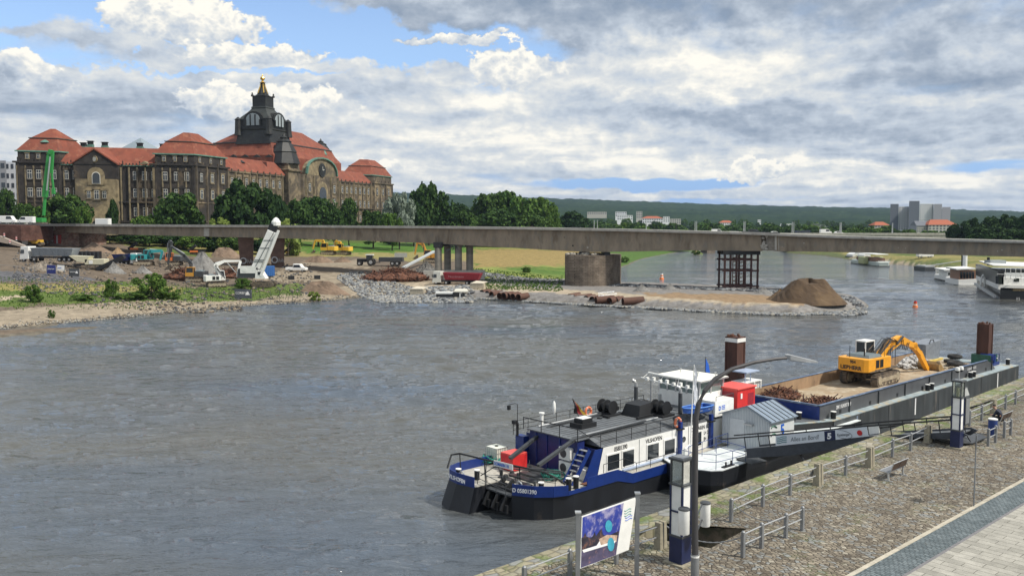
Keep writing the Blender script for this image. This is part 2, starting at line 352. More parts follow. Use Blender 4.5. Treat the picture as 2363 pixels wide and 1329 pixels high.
def build_ground():
    xs = np.arange(-700, 3200, 6.0); ys = np.concatenate([np.arange(830, 600, -1.3), np.arange(600, 522.9, -.8)])
    U, Yp = np.meshgrid((xs-1181.5)/F, ys); D = 17.7*F/(Yp-516)
    P = np.stack([(U*D).ravel(), D.ravel()], 1)
    z, s, sr = land_height(P)
    # where each kind of ground lies
    qx = 1181.5+F*P[:, 0]/P[:, 1]; qy = 516+F*(H-z)/P[:, 1]; Q = np.stack([qx, qy], 1)
    jit = (fbm(P, .3, 8)-.47); Qj = Q+np.stack([jit*60, jit*14], 1)
    dirt = np.array([.135, .106, .078]); sand = np.array([.36, .30, .22]); beach = np.array([.27, .225, .165]); grass = np.array([.082, .118, .026]); dry = np.array([.235, .205, .075]); asph = np.array([.10, .10, .108]); grav = np.array([.20, .19, .18])
    C = np.tile(dirt, (len(P), 1)); n1 = fbm(P, .05, 2)[:, None]
    def put(poly, c, jj=True): C[inside(Qj if jj else Q, poly)] = c
    gm = grass*(1-np.clip((n1-.42)*5, 0, 1))+dry*np.clip((n1-.42)*5, 0, 1)
    bridge_far = P[:, 1] > 262-.35*P[:, 0]
    mask = (qy < 592) & bridge_far; C[mask] = gm[mask]
    mask = (qx > 1090) & (qy < 655) & (P[:, 1] > 240) & (s > 0); C[mask] = gm[mask]*np.array([.9, 1.15, .8])
    put([(1090, 575), (1310, 575), (1500, 583), (1450, 592), (1310, 612), (1090, 618)], dry*np.array([1.05, .9, .9]))
    put([(1380, 575), (1640, 565), (1560, 590), (1420, 630), (1400, 640)], grass*np.array([.8, 1.05, .8]))
    put([(700, 560), (1090, 560), (1090, 583), (700, 584)], grass*np.array([.85, 1.25, .8]))
    put([(800, 584), (1090, 583), (1090, 600), (950, 604), (820, 592)], dry)
    left = (qx < 960) & (s > 0); C[left & (s < 16)] = beach
    put([(-700, 655), (0, 655), (120, 660), (300, 652), (420, 662), (560, 662), (700, 655), (690, 676), (560, 694), (400, 694), (250, 697), (120, 700), (0, 710), (-700, 712)], grass*1.1)
    put([(-700, 655), (250, 658), (420, 665), (420, 676), (250, 672), (0, 672), (-700, 670)], dry)
    put([(-700, 690), (0, 684), (60, 682), (62, 688), (0, 693), (-700, 700)], sand)
    put([(-700, 615), (0, 623), (180, 637), (235, 646), (180, 652), (0, 650), (-700, 650)], asph)
    put([(640, 622), (1000, 640), (1000, 660), (640, 650), (560, 640)], sand*.72)
    put([(700, 600), (850, 600), (850, 618), (700, 612)], sand*.7)
    put([(0, 545), (60, 575), (260, 560), (420, 590), (420, 600), (0, 610)], dirt*1.05)
    cz = inside(P, CAUSE) & (s > 0) & (P[:, 0] > -25); C[cz] = grav
    put([(950, 655), (1110, 655), (1300, 667), (1500, 682), (1700, 692), (1840, 700), (1840, 707), (1700, 702), (1500, 692), (1300, 678), (1110, 668), (950, 668)], sand)
    put([(1480, 676), (1700, 678), (1930, 690), (1850, 703), (1700, 697), (1500, 684)], np.array([.25, .175, .105]))
    mr = (sr > 2) & (P[:, 0] > 60); C[mr] = gm[mr]; C[(sr > -20) & (sr < 5) & (P[:, 0] > 60)] = np.array([.10, .12, .045])
    put([(1960, 590), (2363, 640), (2363, 648), (1960, 596)], sand*.9)
    C[z < .12] = np.array([.13, .115, .09])
    C[(D.ravel() > 800)] = np.array([.05, .085, .03])
    V = np.stack([P[:, 0], P[:, 1], z], 1)
    o = grid_mesh('ground', V, len(ys), len(xs), attr_mat('ground_soil')); set_zone(o.data, C); tag(o, kind='structure'); return o
build_ground()

def build_hills():
    xs = np.arange(500, 2900, 2.5); ds = np.concatenate([np.arange(1700, 3200, 60), np.arange(3200, 5200, 32)])
    U, D = np.meshgrid((xs-1181.5)/F, ds)
    top = np.interp(xs, [500, 900, 1030, 1100, 1270, 1350, 1500, 1700, 1900, 2050, 2200, 2363, 2900], [452, 445, 449, 452, 458, 461, 466, 473, 478, 480, 484, 489, 500])
    zt = 17.7+(516-top)/F*4700
    t = np.clip((D-1700)/3000, 0, 1); P = np.stack([(U*D).ravel(), D.ravel()], 1)
    prof = (t**1.25)*(1-.25*np.clip((D-4700)/500, 0, 1))
    z = 12+(zt[None, :]-12)*prof; z = z.ravel()+(fbm(P, .0022, 5)-.47)*45*(t.ravel()*(1-t.ravel())*3)+(fbm(P, .03, 4, 3)-.44)*15*np.clip(t.ravel()*4, .2, 1)
    m = bpy.data.materials.new('forest_hills'); m.use_nodes = True; nt = m.node_tree; g = NT(nt); b = nt.nodes['Principled BSDF']; b.inputs['Roughness'].default_value = 1; b.inputs['Specular IOR Level'].default_value = 0
    v = g.n('ShaderNodeNewGeometry').outputs['Position']
    c = g.mix(g.ss(g.noise(v, .045, 5, .75), .35, .65), (.010, .022, .012), (.035, .06, .025)); c = g.mix(g.ss(g.noise(v, .004, 3, .5), .45, .7), c, (.013, .028, .016))
    g.l(c, b.inputs['Base Color'])
    o = grid_mesh('hills', np.stack([P[:, 0], P[:, 1], z], 1), len(ds), len(xs), m); tag(o, kind='structure')
build_hills()

def build_water():
    m = bpy.data.materials.new('river_water'); m.use_nodes = True; nt = m.node_tree; nt.nodes.clear(); g = NT(nt)
    b = g.n('ShaderNodeBsdfPrincipled'); o = g.n('ShaderNodeOutputMaterial'); g.l(b.outputs[0], o.inputs[0])
    v = g.n('ShaderNodeNewGeometry').outputs['Position']
    mp = g.n('ShaderNodeMapping'); mp.inputs['Rotation'].default_value = (0, 0, R(-12)); mp.inputs['Scale'].default_value = (.42, 1, 1); g.l(v, mp.inputs[0]); w = mp.outputs[0]
    mp2 = g.n('ShaderNodeMapping'); mp2.inputs['Rotation'].default_value = (0, 0, R(28)); mp2.inputs['Scale'].default_value = (.55, 1, 1); g.l(v, mp2.inputs[0]); w2 = mp2.outputs[0]
    patch = g.ss(g.noise(w, .03, 4, .55), .32, .68, .35, 1.25)
    h = g.m('ADD', g.m('MULTIPLY', g.noise(w, .9, 5, .6, .5), .44), g.m('MULTIPLY', g.noise(w2, .30, 3, .5, .3), .45))
    h = g.m('ADD', h, g.m('MULTIPLY', g.noise(w, 3.6, 3, .6), .09))
    h = g.m('MULTIPLY', h, patch)
    bp = g.n('ShaderNodeBump'); bp.inputs['Strength'].default_value = 1; bp.inputs['Distance'].default_value = 1.0; g.l(h, bp.inputs['Height']); g.l(bp.outputs[0], b.inputs['Normal'])
    c = g.mix(g.ss(g.noise(w, .03, 3, .5), .4, .65), (.088, .088, .078), (.078, .098, .124)); g.l(c, b.inputs['Base Color'])
    b.inputs['Roughness'].default_value = .05; b.inputs['IOR'].default_value = 1.38; b.inputs['Specular IOR Level'].default_value = .75
    xs = np.concatenate([[-2600, -1500, -800], np.arange(-260, 2640, 3.2), [3200, 3900, 5000]]); ys = np.concatenate([np.arange(1500, 800, -1.3), np.arange(800, 640, -1.0), np.arange(640, 528, -2.5)])
    U, Yp = np.meshgrid((xs-1181.5)/F, ys); D = H*F/(Yp-516); P = np.stack([(U*D).ravel(), D.ravel()], 1); row = np.gradient(D[:, 0]); sp = np.abs(np.repeat(row, len(xs)))
    rs = np.random.RandomState(41); z = np.zeros(len(P)); wob = np.stack([fbm(P, .06, 21, 3), fbm(P, .06, 22, 3)], 1)*5; Pw = P+wob; G = fbm(P*np.array([.6, 1]), .03, 9, 3)
    for k_ in range(64):                # many small crossing waves, mostly running along the river
        L_ = .55*14**(k_/63.); th = R(96)+rs.normal()*.42; kx, ky = math.cos(th)*6.283/L_, math.sin(th)*6.283/L_; att = np.clip(L_/(3.2*sp)-.6, 0, 1)
        ph = Pw[:, 0]*kx+Pw[:, 1]*ky+rs.uniform(0, 6.28)+1.5*np.sin(P[:, 0]*ky*.11+P[:, 1]*.13/L_+k_); sh = 1-2*np.abs(np.sin(ph*.5)); z += att*L_*.0098*(.5*sh+.5*np.sin(ph))
    gust = np.clip((G-.27)*3.4, .4, 1.4); z *= gust
    edge = (U.ravel() < (-260-1181.5)/F+.01) | (U.ravel() > (2636-1181.5)/F); z[edge] = 0
    o2 = grid_mesh('river', np.stack([P[:, 0], P[:, 1], z], 1), len(ys), len(xs), m); tag(o2, kind='structure')
build_water()
# ---------------------------------------------------------------- the river-wise frame: s runs upstream along the quay, w away from the camera
TH = math.atan2(2050, 2249); AX = (math.cos(TH), math.sin(TH)); OX, OY = 3.601, 52.696
def WF(s, w, z=0.0): return Vector((OX+AX[0]*s-AX[1]*w, OY+AX[1]*s+AX[0]*w, z))
def locF(px, py, z): p = pz(px, py, z); dx, dy = p.x-OX, p.y-OY; return (dx*AX[0]+dy*AX[1], -dx*AX[1]+dy*AX[0])
def thingF(name, label, cat, s, w, z, group=None): return thing(name, label, cat, WF(s, w, z), TH, group)
QZ = 5.2
def placeF(o, s=0, w=0, z=0): o.location = WF(s, w, z); o.rotation_euler = (0, 0, TH); return o
# shared paints
M_white = mat('white_paint', (.78, .78, .75), .45, var=.06, col2=(.5, .45, .38), c2=(.62, .8), c2s=1.5)
M_glass = mat('dark_glass', (.02, .025, .03), .08, var=0, spec=.8)
M_black = mat('black_paint', (.010, .011, .013), .6, var=.3, vs=2)
M_dgrey = mat('dark_grey_metal', (.07, .075, .08), .5, metal=.3, var=.2)
M_grey = mat('grey_metal', (.26, .27, .28), .45, metal=.4, var=.12)
M_lgrey = mat('galvanised_metal', (.48, .49, .49), .4, metal=.5, var=.1)
M_navy = mat('navy_paint', (.012, .02, .07), .35, var=.15)
M_rust = mat('rust', (.16, .065, .035), .85, var=.35, vs=2.5, col2=(.07, .035, .025), c2=(.45, .6), bump=.01)
M_brownsteel = mat('brown_steel', (.075, .032, .022), .75, var=.3, vs=1.5, stretch=(1, 1, .25))
M_rubber = mat('rubber', (.022, .021, .02), .8, var=.3, vs=6, col2=(.12, .10, .08), c2=(.55, .75))
M_tracks = mat('track_steel', (.16, .125, .09), .8, var=.3, vs=6, col2=(.05, .045, .04), c2=(.45, .6), bump=.01)
M_yel = mat('excavator_yellow', (.80, .36, .03), .4, var=.08, col2=(.5, .25, .05), c2=(.62, .85))
M_cyel = mat('machine_yellow', (.72, .45, .05), .45, var=.12, col2=(.3, .2, .08), c2=(.6, .8))
M_orange = mat('orange_paint', (.75, .2, .05), .45, var=.12)
M_red = mat('red_paint', (.60, .03, .03), .4, var=.1)
M_mred = mat('tipper_red', (.28, .02, .035), .5, var=.15, col2=(.15, .06, .05), c2=(.6, .8))
M_teal = mat('teal_paint', (.03, .28, .30), .45, var=.12)
M_blue = mat('ship_blue', (.008, .030, .17), .4, var=.12, col2=(.02, .03, .08), c2=(.62, .8))
M_stone = mat('post_stone', (.30, .27, .20), .9, var=.2, vs=4, bump=.01, bs=12, col2=(.14, .13, .1), c2=(.55, .7))
M_txtw = mat('white_lettering', (.85, .85, .85), .5, var=0)
M_txtb = mat('black_lettering', (.02, .02, .025), .5, var=0)
M_txtblue = mat('blue_lettering', (.02, .12, .55), .5, var=0)

def paving(name, kind):
    m = bpy.data.materials.new(name); m.use_nodes = True; nt = m.node_tree; nt.nodes.clear(); g = NT(nt)
    b = g.n('ShaderNodeBsdfPrincipled'); o = g.n('ShaderNodeOutputMaterial'); g.l(b.outputs[0], o.inputs[0]); b.inputs['Roughness'].default_value = .85; b.inputs['Specular IOR Level'].default_value = .25
    v = g.n('ShaderNodeTexCoord').outputs['Object']
    if kind in ('cobble', 'cap'):
        wn = g.nt.nodes.new('ShaderNodeTexNoise'); g.l(v, wn.inputs['Vector']); wn.inputs['Scale'].default_value = 1.3; wn.inputs['Detail'].default_value = 4
        vm = g.n('ShaderNodeVectorMath', operation='MULTIPLY_ADD'); g.l(wn.outputs['Color'], vm.inputs[0]); vm.inputs[1].default_value = (.3, .3, 0); g.l(v, vm.inputs[2])
        mp = g.n('ShaderNodeMapping'); g.l(vm.outputs[0], mp.inputs[0]); mp.inputs['Scale'].default_value = (6.2, 4.4, 1) if kind == 'cobble' else (2.0, 3.0, 1)
        mp.inputs['Rotation'].default_value = (0, 0, R(35)) if kind == 'cobble' else (0, 0, 0)
        vo = g.n('ShaderNodeTexVoronoi', voronoi_dimensions='2D', feature='DISTANCE_TO_EDGE'); g.l(mp.outputs[0], vo.inputs['Vector']); vo.inputs['Scale'].default_value = 1; vo.inputs['Randomness'].default_value = .85
        vc = g.n('ShaderNodeTexVoronoi', voronoi_dimensions='2D'); g.l(mp.outputs[0], vc.inputs['Vector']); vc.inputs['Scale'].default_value = 1; vc.inputs['Randomness'].default_value = .85
        sp = g.n('ShaderNodeSeparateXYZ'); g.l(vc.outputs['Color'], sp.inputs[0])
        j = g.ss(vo.outputs['Distance'], .02, .13)
        c = g.mix(sp.outputs[0], (.115, .096, .072), (.31, .27, .205)) if kind == 'cobble' else g.mix(sp.outputs[0], (.22, .20, .13), (.36, .33, .23))
        c = g.mix(g.ss(sp.outputs[1], .72, .9), c, (.25, .26, .25)); c = g.mix(g.ss(sp.outputs[2], .88, .96), c, (.38, .35, .28))
        big = g.ss(g.noise(v, .22, 5, .6), .3, .7, .8, 1.2); sc_ = g.n('ShaderNodeVectorMath', operation='SCALE'); g.l(c, sc_.inputs[0]); g.l(big, sc_.inputs[3]); c = sc_.outputs[0]
        c = g.mix(g.ss(g.noise(v, 22, 4, .7), .3, .7, .0, .35), c, (.12, .1, .085))
        moss = g.ss(g.noise(v, .45, 6, .7), .55, .68); c = g.mix(j if kind == 'cobble' else g.m('ADD', .45, g.m('MULTIPLY', j, .55)), g.mix(moss, (.055, .045, .035), (.08, .11, .03)), c)
        sxy = g.n('ShaderNodeSeparateXYZ'); g.l(v, sxy.inputs[0])
        edge = g.ss(sxy.outputs[1], -16.6, -13.6)          # moss and grass near the water's edge
        wear = g.m('MULTIPLY', edge, g.ss(g.noise(v, .6, 7, .75), .47, .62)); c = g.mix(g.m('MULTIPLY', wear, .8), c, (.10, .15, .028))
        if kind == 'cobble': c = g.mix(g.m('MULTIPLY', g.ss(g.noise(v, .35, 7, .75), .62, .7), .5), c, (.1, .13, .04))
        g.l(c, b.inputs['Base Color']); h = g.m('ADD', g.m('MULTIPLY', g.ss(vo.outputs['Distance'], 0, .25), .022), g.m('MULTIPLY', sp.outputs[1], .015))
        h = g.m('ADD', h, g.m('MULTIPLY', g.noise(v, 25, 3, .6), .01))
    else:
        mp = g.n('ShaderNodeMapping'); g.l(v, mp.inputs[0]); br = g.n('ShaderNodeTexBrick'); br.offset = .5
        mp.inputs['Rotation'].default_value = (0, 0, R(90)) if kind == 'slab' else (0, 0, R(90+12))
        if kind == 'sett': wv = g.nt.nodes.new('ShaderNodeTexNoise'); g.l(v, wv.inputs['Vector']); wv.inputs['Scale'].default_value = 2.2; vm = g.n('ShaderNodeVectorMath', operation='MULTIPLY_ADD'); g.l(wv.outputs['Color'], vm.inputs[0]); vm.inputs[1].default_value = (.1, .1, 0); g.l(v, vm.inputs[2]); g.l(vm.outputs[0], mp.inputs[0])
        g.l(mp.outputs[0], br.inputs['Vector']); br.inputs['Scale'].default_value = 1; br.inputs['Bias'].default_value = 0
        bw, rh, ms = {'sett': (.22, .13, .011), 'slab': (1.15, .42, .010), 'kerb': (1.0, 2.0, .012)}[kind]
        br.inputs['Brick Width'].default_value = bw; br.inputs['Row Height'].default_value = rh; br.inputs['Mortar Size'].default_value = ms; br.inputs['Mortar Smooth'].default_value = .3
        cols = {'sett': ((.10, .125, .135), (.17, .20, .21), (.025, .028, .03)), 'slab': ((.28, .27, .235), (.38, .365, .32), (.08, .075, .06)), 'kerb': ((.42, .38, .30), (.46, .42, .34), (.2, .18, .15))}[kind]
        for i, q in zip((1, 2, 3), cols): br.inputs[i].default_value = (*q, 1)
        k = g.m('MULTIPLY', g.ss(g.noise(v, 2.2, 7, .65), .25, .75, .82, 1.16), g.ss(g.noise(v, 30, 3, .7), .3, .7, .88, 1.12)); sc_ = g.n('ShaderNodeVectorMath', operation='SCALE'); g.l(br.outputs['Color'], sc_.inputs[0]); g.l(k, sc_.inputs[3])
        g.l(g.mix(g.ss(g.noise(v, .7, 6, .7), .58, .72, 0, .35), sc_.outputs[0], (.2, .18, .14)), b.inputs['Base Color']); h = g.m('MULTIPLY', g.m('SUBTRACT', 1.0, br.outputs['Fac']), .012)
    bp = g.n('ShaderNodeBump'); bp.inputs['Distance'].default_value = 1; bp.inputs['Strength'].default_value = 1; g.l(h, bp.inputs['Height']); g.l(bp.outputs[0], b.inputs['Normal'])
    return m
M_cob = paving('cobblestones', 'cobble'); M_cap = paving('quay_capstones', 'cap'); M_sett = paving('blue_setts', 'sett'); M_slab = paving('pavement_slabs', 'slab'); M_kerb = paving('kerb_stone', 'kerb')
M_wall = mat('quay_masonry', (.12, .105, .085), .95, var=.35, vs=1.2, bump=.03, bs=3, col2=(.05, .055, .04), c2=(.4, .6))

EDGE = [(-30, -12.9), (12, -12.85), (39, -11.7), (60, -10.9), (140, -9)]
def edge_w(s): return float(np.interp(s, [e[0] for e in EDGE], [e[1] for e in EDGE]))
# the stair pit in the quay
PIT = [locF(1466, 1236, QZ), locF(1472, 1202, QZ), locF(1725, 1219, QZ), locF(1640, 1264, QZ)]
def build_quay():
    p0, p1, p2, p3 = PIT; ws0 = -21.75
    s0, s1, s2, s3 = p0[0], p1[0], p2[0], p3[0]
    m = MB(); z = QZ
    def F_(pts): m.face([(a, b, z) for a, b in pts])
    e = lambda s: edge_w(s)-1.0
    # cobbled surface round the pit
    F_([(-30, ws0), (p0[0], ws0), p0, p1, (p1[0], e(p1[0])), (-30, e(-30))])
    F_([p1, p2, (p2[0], e(p2[0])), (p1[0], e(p1[0]))])
    F_([(p0[0], ws0), (p3[0], ws0), p3, p0])
    F_([(p3[0], ws0), (p2[0], ws0), p2, p3])
    F_([(p2[0], ws0), (140, ws0), (140, e(140)), (60, e(60)), (39, e(39)), (12, e(12)), (p2[0], e(p2[0]))])
    placeF(m.build('quay', M_cob)); COL.objects['quay']['kind'] = 'structure'
    m = MB()
    for a, b in zip(EDGE[:-1], EDGE[1:]):
        m.hexa([(a[0], a[1]-1.0, z-.45), (b[0], b[1]-1.0, z-.45), (b[0], b[1]+.05, z-.45), (a[0], a[1]+.05, z-.45)], [(a[0], a[1]-1.0, z+.012), (b[0], b[1]-1.0, z+.012), (b[0], b[1]+.05, z+.012), (a[0], a[1]+.05, z+.012)])
    placeF(m.build('quay_edge', M_cap)); COL.objects['quay_edge']['kind'] = 'structure'
    m = MB()
    for a, b in zip(EDGE[:-1], EDGE[1:]): m.face([(a[0], a[1], -3), (b[0], b[1], -3), (b[0], b[1], z-.44), (a[0], a[1], z-.44)])
    # pit walls
    for a, b in ((p0, p1), (p1, p2), (p2, p3), (p3, p0)): m.face([(a[0], a[1], z-3), (b[0], b[1], z-3), (b[0], b[1], z), (a[0], a[1], z)])
    m.face([(p[0], p[1], z-2.9) for p in PIT])
    placeF(m.build('quay_wall', M_wall)); tag(COL.objects['quay_wall'], kind='structure')
    # kerb, setts, slabs
    m = MB(); m.box(-30, 140, -21.93, -21.75, z-.3, z+.02); o = placeF(m.build('kerb', M_kerb)); tag(o, kind='structure')
    m = MB(); m.face([(-30, -23.1, z+.004), (140, -23.1, z+.004), (140, -21.93, z+.004), (-30, -21.93, z+.004)]); tag(placeF(m.build('cycle_path', M_sett)), kind='structure')
    m = MB(); m.face([(-30, -60, z+.012), (140, -60, z+.012), (140, -23.22, z+.012), (-30, -23.22, z+.012)]); tag(placeF(m.build('pavement', M_slab)), kind='structure')
    m = MB(); m.box(-30, 140, -23.22, -23.1, z-.2, z+.014); tag(placeF(m.build('gutter', mat('gutter_stone', (.17, .165, .17), .8, var=.2, vs=8))), kind='structure')
    # stairs down into the pit
    st = MB(); a, b, c, d = Vector((*p3, 0)), Vector((*p2, 0)), Vector((*p0, 0)), Vector((*p1, 0)); k = 9
    for i in range(k):
        t0, t1 = i*.055, (i+1)*.055; q = [a.lerp(c, t0), b.lerp(d, t0), b.lerp(d, t1), a.lerp(c, t1)]; zz = z-.17*(i+1)
        st.hexa([(v.x, v.y, z-2.85) for v in q], [(v.x, v.y, zz) for v in q])
    placeF(st.build('stair', mat('sandstone_steps', (.42, .33, .2), .9, var=.25, vs=3))); tag(COL.objects['stair'], kind='structure')
    # bank of rubble below the quay wall beside the barge
    nr, nc = 14, 150; V = []; rs = np.random.RandomState(3)
    for i in range(nr):
        for j in range(nc):
            s_ = 6+j*.9; t = i/(nr-1); e1 = edge_w(s_)
            on = min(1, max(0, (s_-9)/6)); w_ = e1+t*(7.2 if s_ > 12 else 2+5.2*on); zz = (4.5-1.1*math.sin(s_*.7)*.2)*(1-t)**1.1*on-1.2*t-.9*(1-on)*0; V.append((s_, w_, zz+rs.uniform(-.16, .16)))
    o = placeF(grid_mesh('bank', np.array(V), nr, nc, mat('bank_rubble', (.10, .09, .065), .95, var=.5, vs=2.5, bump=.12, bs=2.5, col2=(.07, .10, .02), c2=(.5, .65), c2s=.9, c2b=(.25, .22, .17)))); tag(o, kind='structure')
build_quay()

# ---------------------------------------------------------------- railings
def rail_post(parent, p, off):
    m = MB(off); x, y = p; m.box(x-.065, x+.065, y-.065, y+.065, QZ-.05, QZ+.93); m.lathe([(.075, .93), (.075, .97), (.045, 1.01), (.005, 1.02)], (x, y, QZ), 8); m.build('post', M_grey, parent)
def railing(label, pts, group='tube railings along the quay', ends=(None, None)):
    P = [locF(*p, QZ) for p in pts]; t = thingF('railing', label, 'railing', P[0][0], P[0][1], QZ, group); off = (P[0][0], P[0][1], QZ)
    full = ([locF(*ends[0], QZ)] if ends[0] else [])+P+([locF(*ends[1], QZ)] if ends[1] else [])
    for p in P: rail_post(t, p, off)
    for hz in (.88, .48):
        m = MB(off); m.tube([(x, y, QZ+hz) for x, y in full], .026, 8); m.build('rail', M_lgrey, t)
def stone_post(px, py, label, h=1.05):
    s, w = locF(px, py, QZ); t = thingF('stone_post', label, 'stone post', s, w, QZ, 'old sandstone posts in the quay railing'); off = (s, w, QZ)
    m = MB(off)
    for dx in (-.12, .12): m.hexa([(s+dx-.1, w-.17, QZ-.05), (s+dx+.1, w-.17, QZ-.05), (s+dx+.1, w+.17, QZ-.05), (s+dx-.1, w+.17, QZ-.05)], [(s+dx-.08, w-.13, QZ+h), (s+dx+.08, w-.13, QZ+h), (s+dx+.08, w+.13, QZ+h), (s+dx-.08, w+.13, QZ+h)])
    m.build('shaft', M_stone, t, bevel=.012)
    m = MB(off); m.box(s-.02, s+.02, w-.14, w+.14, QZ, QZ+h-.03); m.build('iron_core', M_dgrey, t)
railing('grey tube railing between the stair pit and the first sandstone post, river side', [(1687, 1203), (1760, 1168), (1823, 1142)], ends=(None, (1888, 1118)))
railing('single-post railing section between the two sandstone posts behind the near bench', [(1951, 1096)], ends=((1888, 1118), (2007, 1077)))
railing('two-post railing section running up to the foot of the gangway', [(2059, 1054), (2101, 1039)], ends=((2007, 1077), (2141, 1020)))
railing('far railing section right of the gangway, behind the blue bin', [(2237, 983), (2265, 970)], ends=(None, (2292, 957)))
railing('farthest railing section behind the seated person, running out of the picture', [(2320, 944), (2343, 933), (2366, 923), (2392, 912)], ends=((2292, 957), None))
railing('four-post railing along the landward side of the stair pit', [(1714, 1285), (1757, 1264), (1813, 1240), (1851, 1223)])
railing('railing passing behind the billboard at the bottom edge of the quay', [(1210, 1372), (1315, 1329), (1422, 1300)], ends=(None, (1524, 1264)))
railing('short two-post railing just right of the gangway landing', [(2280, 1029), (2297, 1021)])
railing('short two-post railing in front of the seated person', [(2317, 1010), (2332, 1004)])
stone_post(1888, 1118, 'weathered sandstone post left of the near bench, where the mooring rope ends')
stone_post(2007, 1077, 'weathered sandstone post directly behind the empty bench')
stone_post(2141, 1020, 'sandstone post at the left side of the gangway foot', 1.0)
stone_post(2292, 957, 'sandstone post behind the seated person')
stone_post(1524, 1264, 'sandstone post between billboard and navy lantern pillar')
s_, w_ = locF(1692, 1203, QZ)

# ---------------------------------------------------------------- lantern pillars
def lantern(px, py, hh, wd, label, spec=0):
    s, w = locF(px, py, QZ); t = thingF('lantern_pillar', label, 'lantern pillar', s, w, QZ, 'navy and white lantern pillars'); k = wd/2; z = QZ
    def B(name, x0, x1, y0, y1, z0, z1, m, par=t, bev=0): q = MB((s, w, QZ)); q.box(s+x0, s+x1, w+y0, w+y1, z+z0, z+z1); return q.build(name, m, par, bevel=bev)
    B('plinth', -k-.16, k+.16, -k-.16, k+.16, -.02, .07, M_stone)
    h1, h2 = hh*.26, hh*.74
    B('base', -k, k, -k, k, .07, h1, M_navy, bev=.01); B('base_band', -k-.02, k+.02, -k-.02, k+.02, h1, h1+.07, M_dgrey)
    q = MB((s, w, QZ))
    for a in (-1, 1):
        for b in (-1, 1): q.box(s+a*k-.035*(a+1)-.0, s+a*k-.035*(a-1), w+b*k-.035*(b+1), w+b*k-.035*(b-1), z+h1+.07, z+h2)
    for a in (-1, 1):
        q.box(s+a*(k-.003)-.02, s+a*(k-.003)+.02, w-k+.07, w+k-.07, z+(h1+h2)/2-.03, z+(h1+h2)/2+.03); q.box(s-k+.07, s+k-.07, w+a*(k-.003)-.02, w+a*(k-.003)+.02, z+(h1+h2)/2-.03, z+(h1+h2)/2+.03)
    q.build('corner_frame', M_navy, t)
    B('panel', -k+.03, k-.03, -k+.03, k-.03, h1+.07, h2, M_white); B('band', -k-.03, k+.03, -k-.03, k+.03, h2, h2+.06, M_dgrey)
    q = MB((s, w, QZ)); g_ = .03
    for a in (-1, 1):
        for b in (-1, 1): q.beam((s+a*(k-.03), w+b*(k-.03), z+h2+.06), (s+a*(k-.03), w+b*(k-.03), z+hh-.1), .05)
    q.build('lantern_post', M_dgrey, t)
    gl = mat('lantern_glass', (.55, .6, .58), .05, var=0, trans=.92)
    q = MB((s, w, QZ)); e_ = k-.045
    for a in (-1, 1): q.face([(s+a*e_, w-e_, z+h2+.07), (s+a*e_, w+e_, z+h2+.07), (s+a*e_, w+e_, z+hh-.12), (s+a*e_, w-e_, z+hh-.12)]); q.face([(s-e_, w+a*e_, z+h2+.07), (s+e_, w+a*e_, z+h2+.07), (s+e_, w+a*e_, z+hh-.12), (s-e_, w+a*e_, z+hh-.12)])
    q.build('glass', gl, t)
    q = MB((s, w, QZ)); q.cyl((s, w, z+h2+.06), (s, w, z+h2+.08+(hh-h2)*.5), .085, n=10)
    q.build('lamp_tube', mat('cream_lamp', (.72, .70, .45), .5, var=0), t)
    B('roof', -k-.05, k+.05, -k-.05, k+.05, hh-.12, hh-.02, M_dgrey, bev=.02); B('roof_glass', -k+.06, k-.06, -k+.06, k-.06, hh-.02, hh, M_grey)
    return t, s, w
t1, ls, lw = lantern(1569, 1298, 4.0, .58, 'navy and white lantern pillar with glass top beside the billboard, nearest to the camera')
t2, ls2, lw2 = lantern(2207, 1033, 3.85, .52, 'navy and white lantern pillar at the gangway foot with a cabinet on its side')
def cabinet():
    s, w, z = ls2, lw2, QZ; off = (s, w, QZ)
    t = thingF('electric_cabinet', 'dark grey cabinet strapped to the right side of the gangway lantern pillar', 'cabinet', s+.55, w-.1, QZ+1.2); off = (s+.55, w-.1, QZ+1.2)
    q = MB(off); q.box(s+.29, s+.82, w-.3, w+.25, z+1.25, z+2.85); q.build('body', M_dgrey, t, bevel=.015)
    q = MB(off); q.box(s+.30, s+.8, w-.33, w-.301, z+1.35, z+2.75); q.build('door', M_grey, t)
    q = MB(off); q.tube([(s+.8, w-.1, z+1.3), (s+.86, w-.1, z+.9), (s+1.0, w-.2, z+.5), (s+1.2, w-.3, z+.2)], .03); q.build('cable', M_black, t)
    t = thingF('surveillance_camera', 'cluster of two white dome cameras on a stalk above the gangway lantern pillar', 'camera', s, w, QZ+3.85); off = (s, w, QZ+3.85)
    q = MB(off); q.cyl((s, w, z+3.83), (s, w, z+4.55), .035, n=8); q.beam((s-.25, w, z+4.5), (s+.25, w, z+4.5), .05); q.build('stalk', M_lgrey, t)
    for d in (-.25, .25):
        q = MB(off); q.lathe([(.02, .16), (.11, .14), (.14, 0), (.13, -.04)], (s+d, w, z+4.42), 12); q.build('dome_housing', M_white, t, smooth=True)
        q = MB(off); q.lathe([(.125, 0), (.09, -.09), (.02, -.13)], (s+d, w, z+4.378), 12); q.build('dome', M_black, t, smooth=True)
    t = thingF('info_plate', 'small white framed plate leaning on the cabinet of the gangway pillar', 'plate', s+.55, w-.1, QZ+2.9); off = (s+.55, w-.1, QZ+2.9)
    q = MB(off); q.beam((s+.62, w-.2, z+2.85), (s+.5, w-.1, z+3.35), .36, .03, up=(1, 1, 0)); q.build('frame', M_grey, t)
    q = MB(off); q.beam((s+.60, w-.235, z+2.9), (s+.495, w-.135, z+3.3), .28, .012, up=(1, 1, 0)); q.build('sheet', M_white, t)
cabinet()

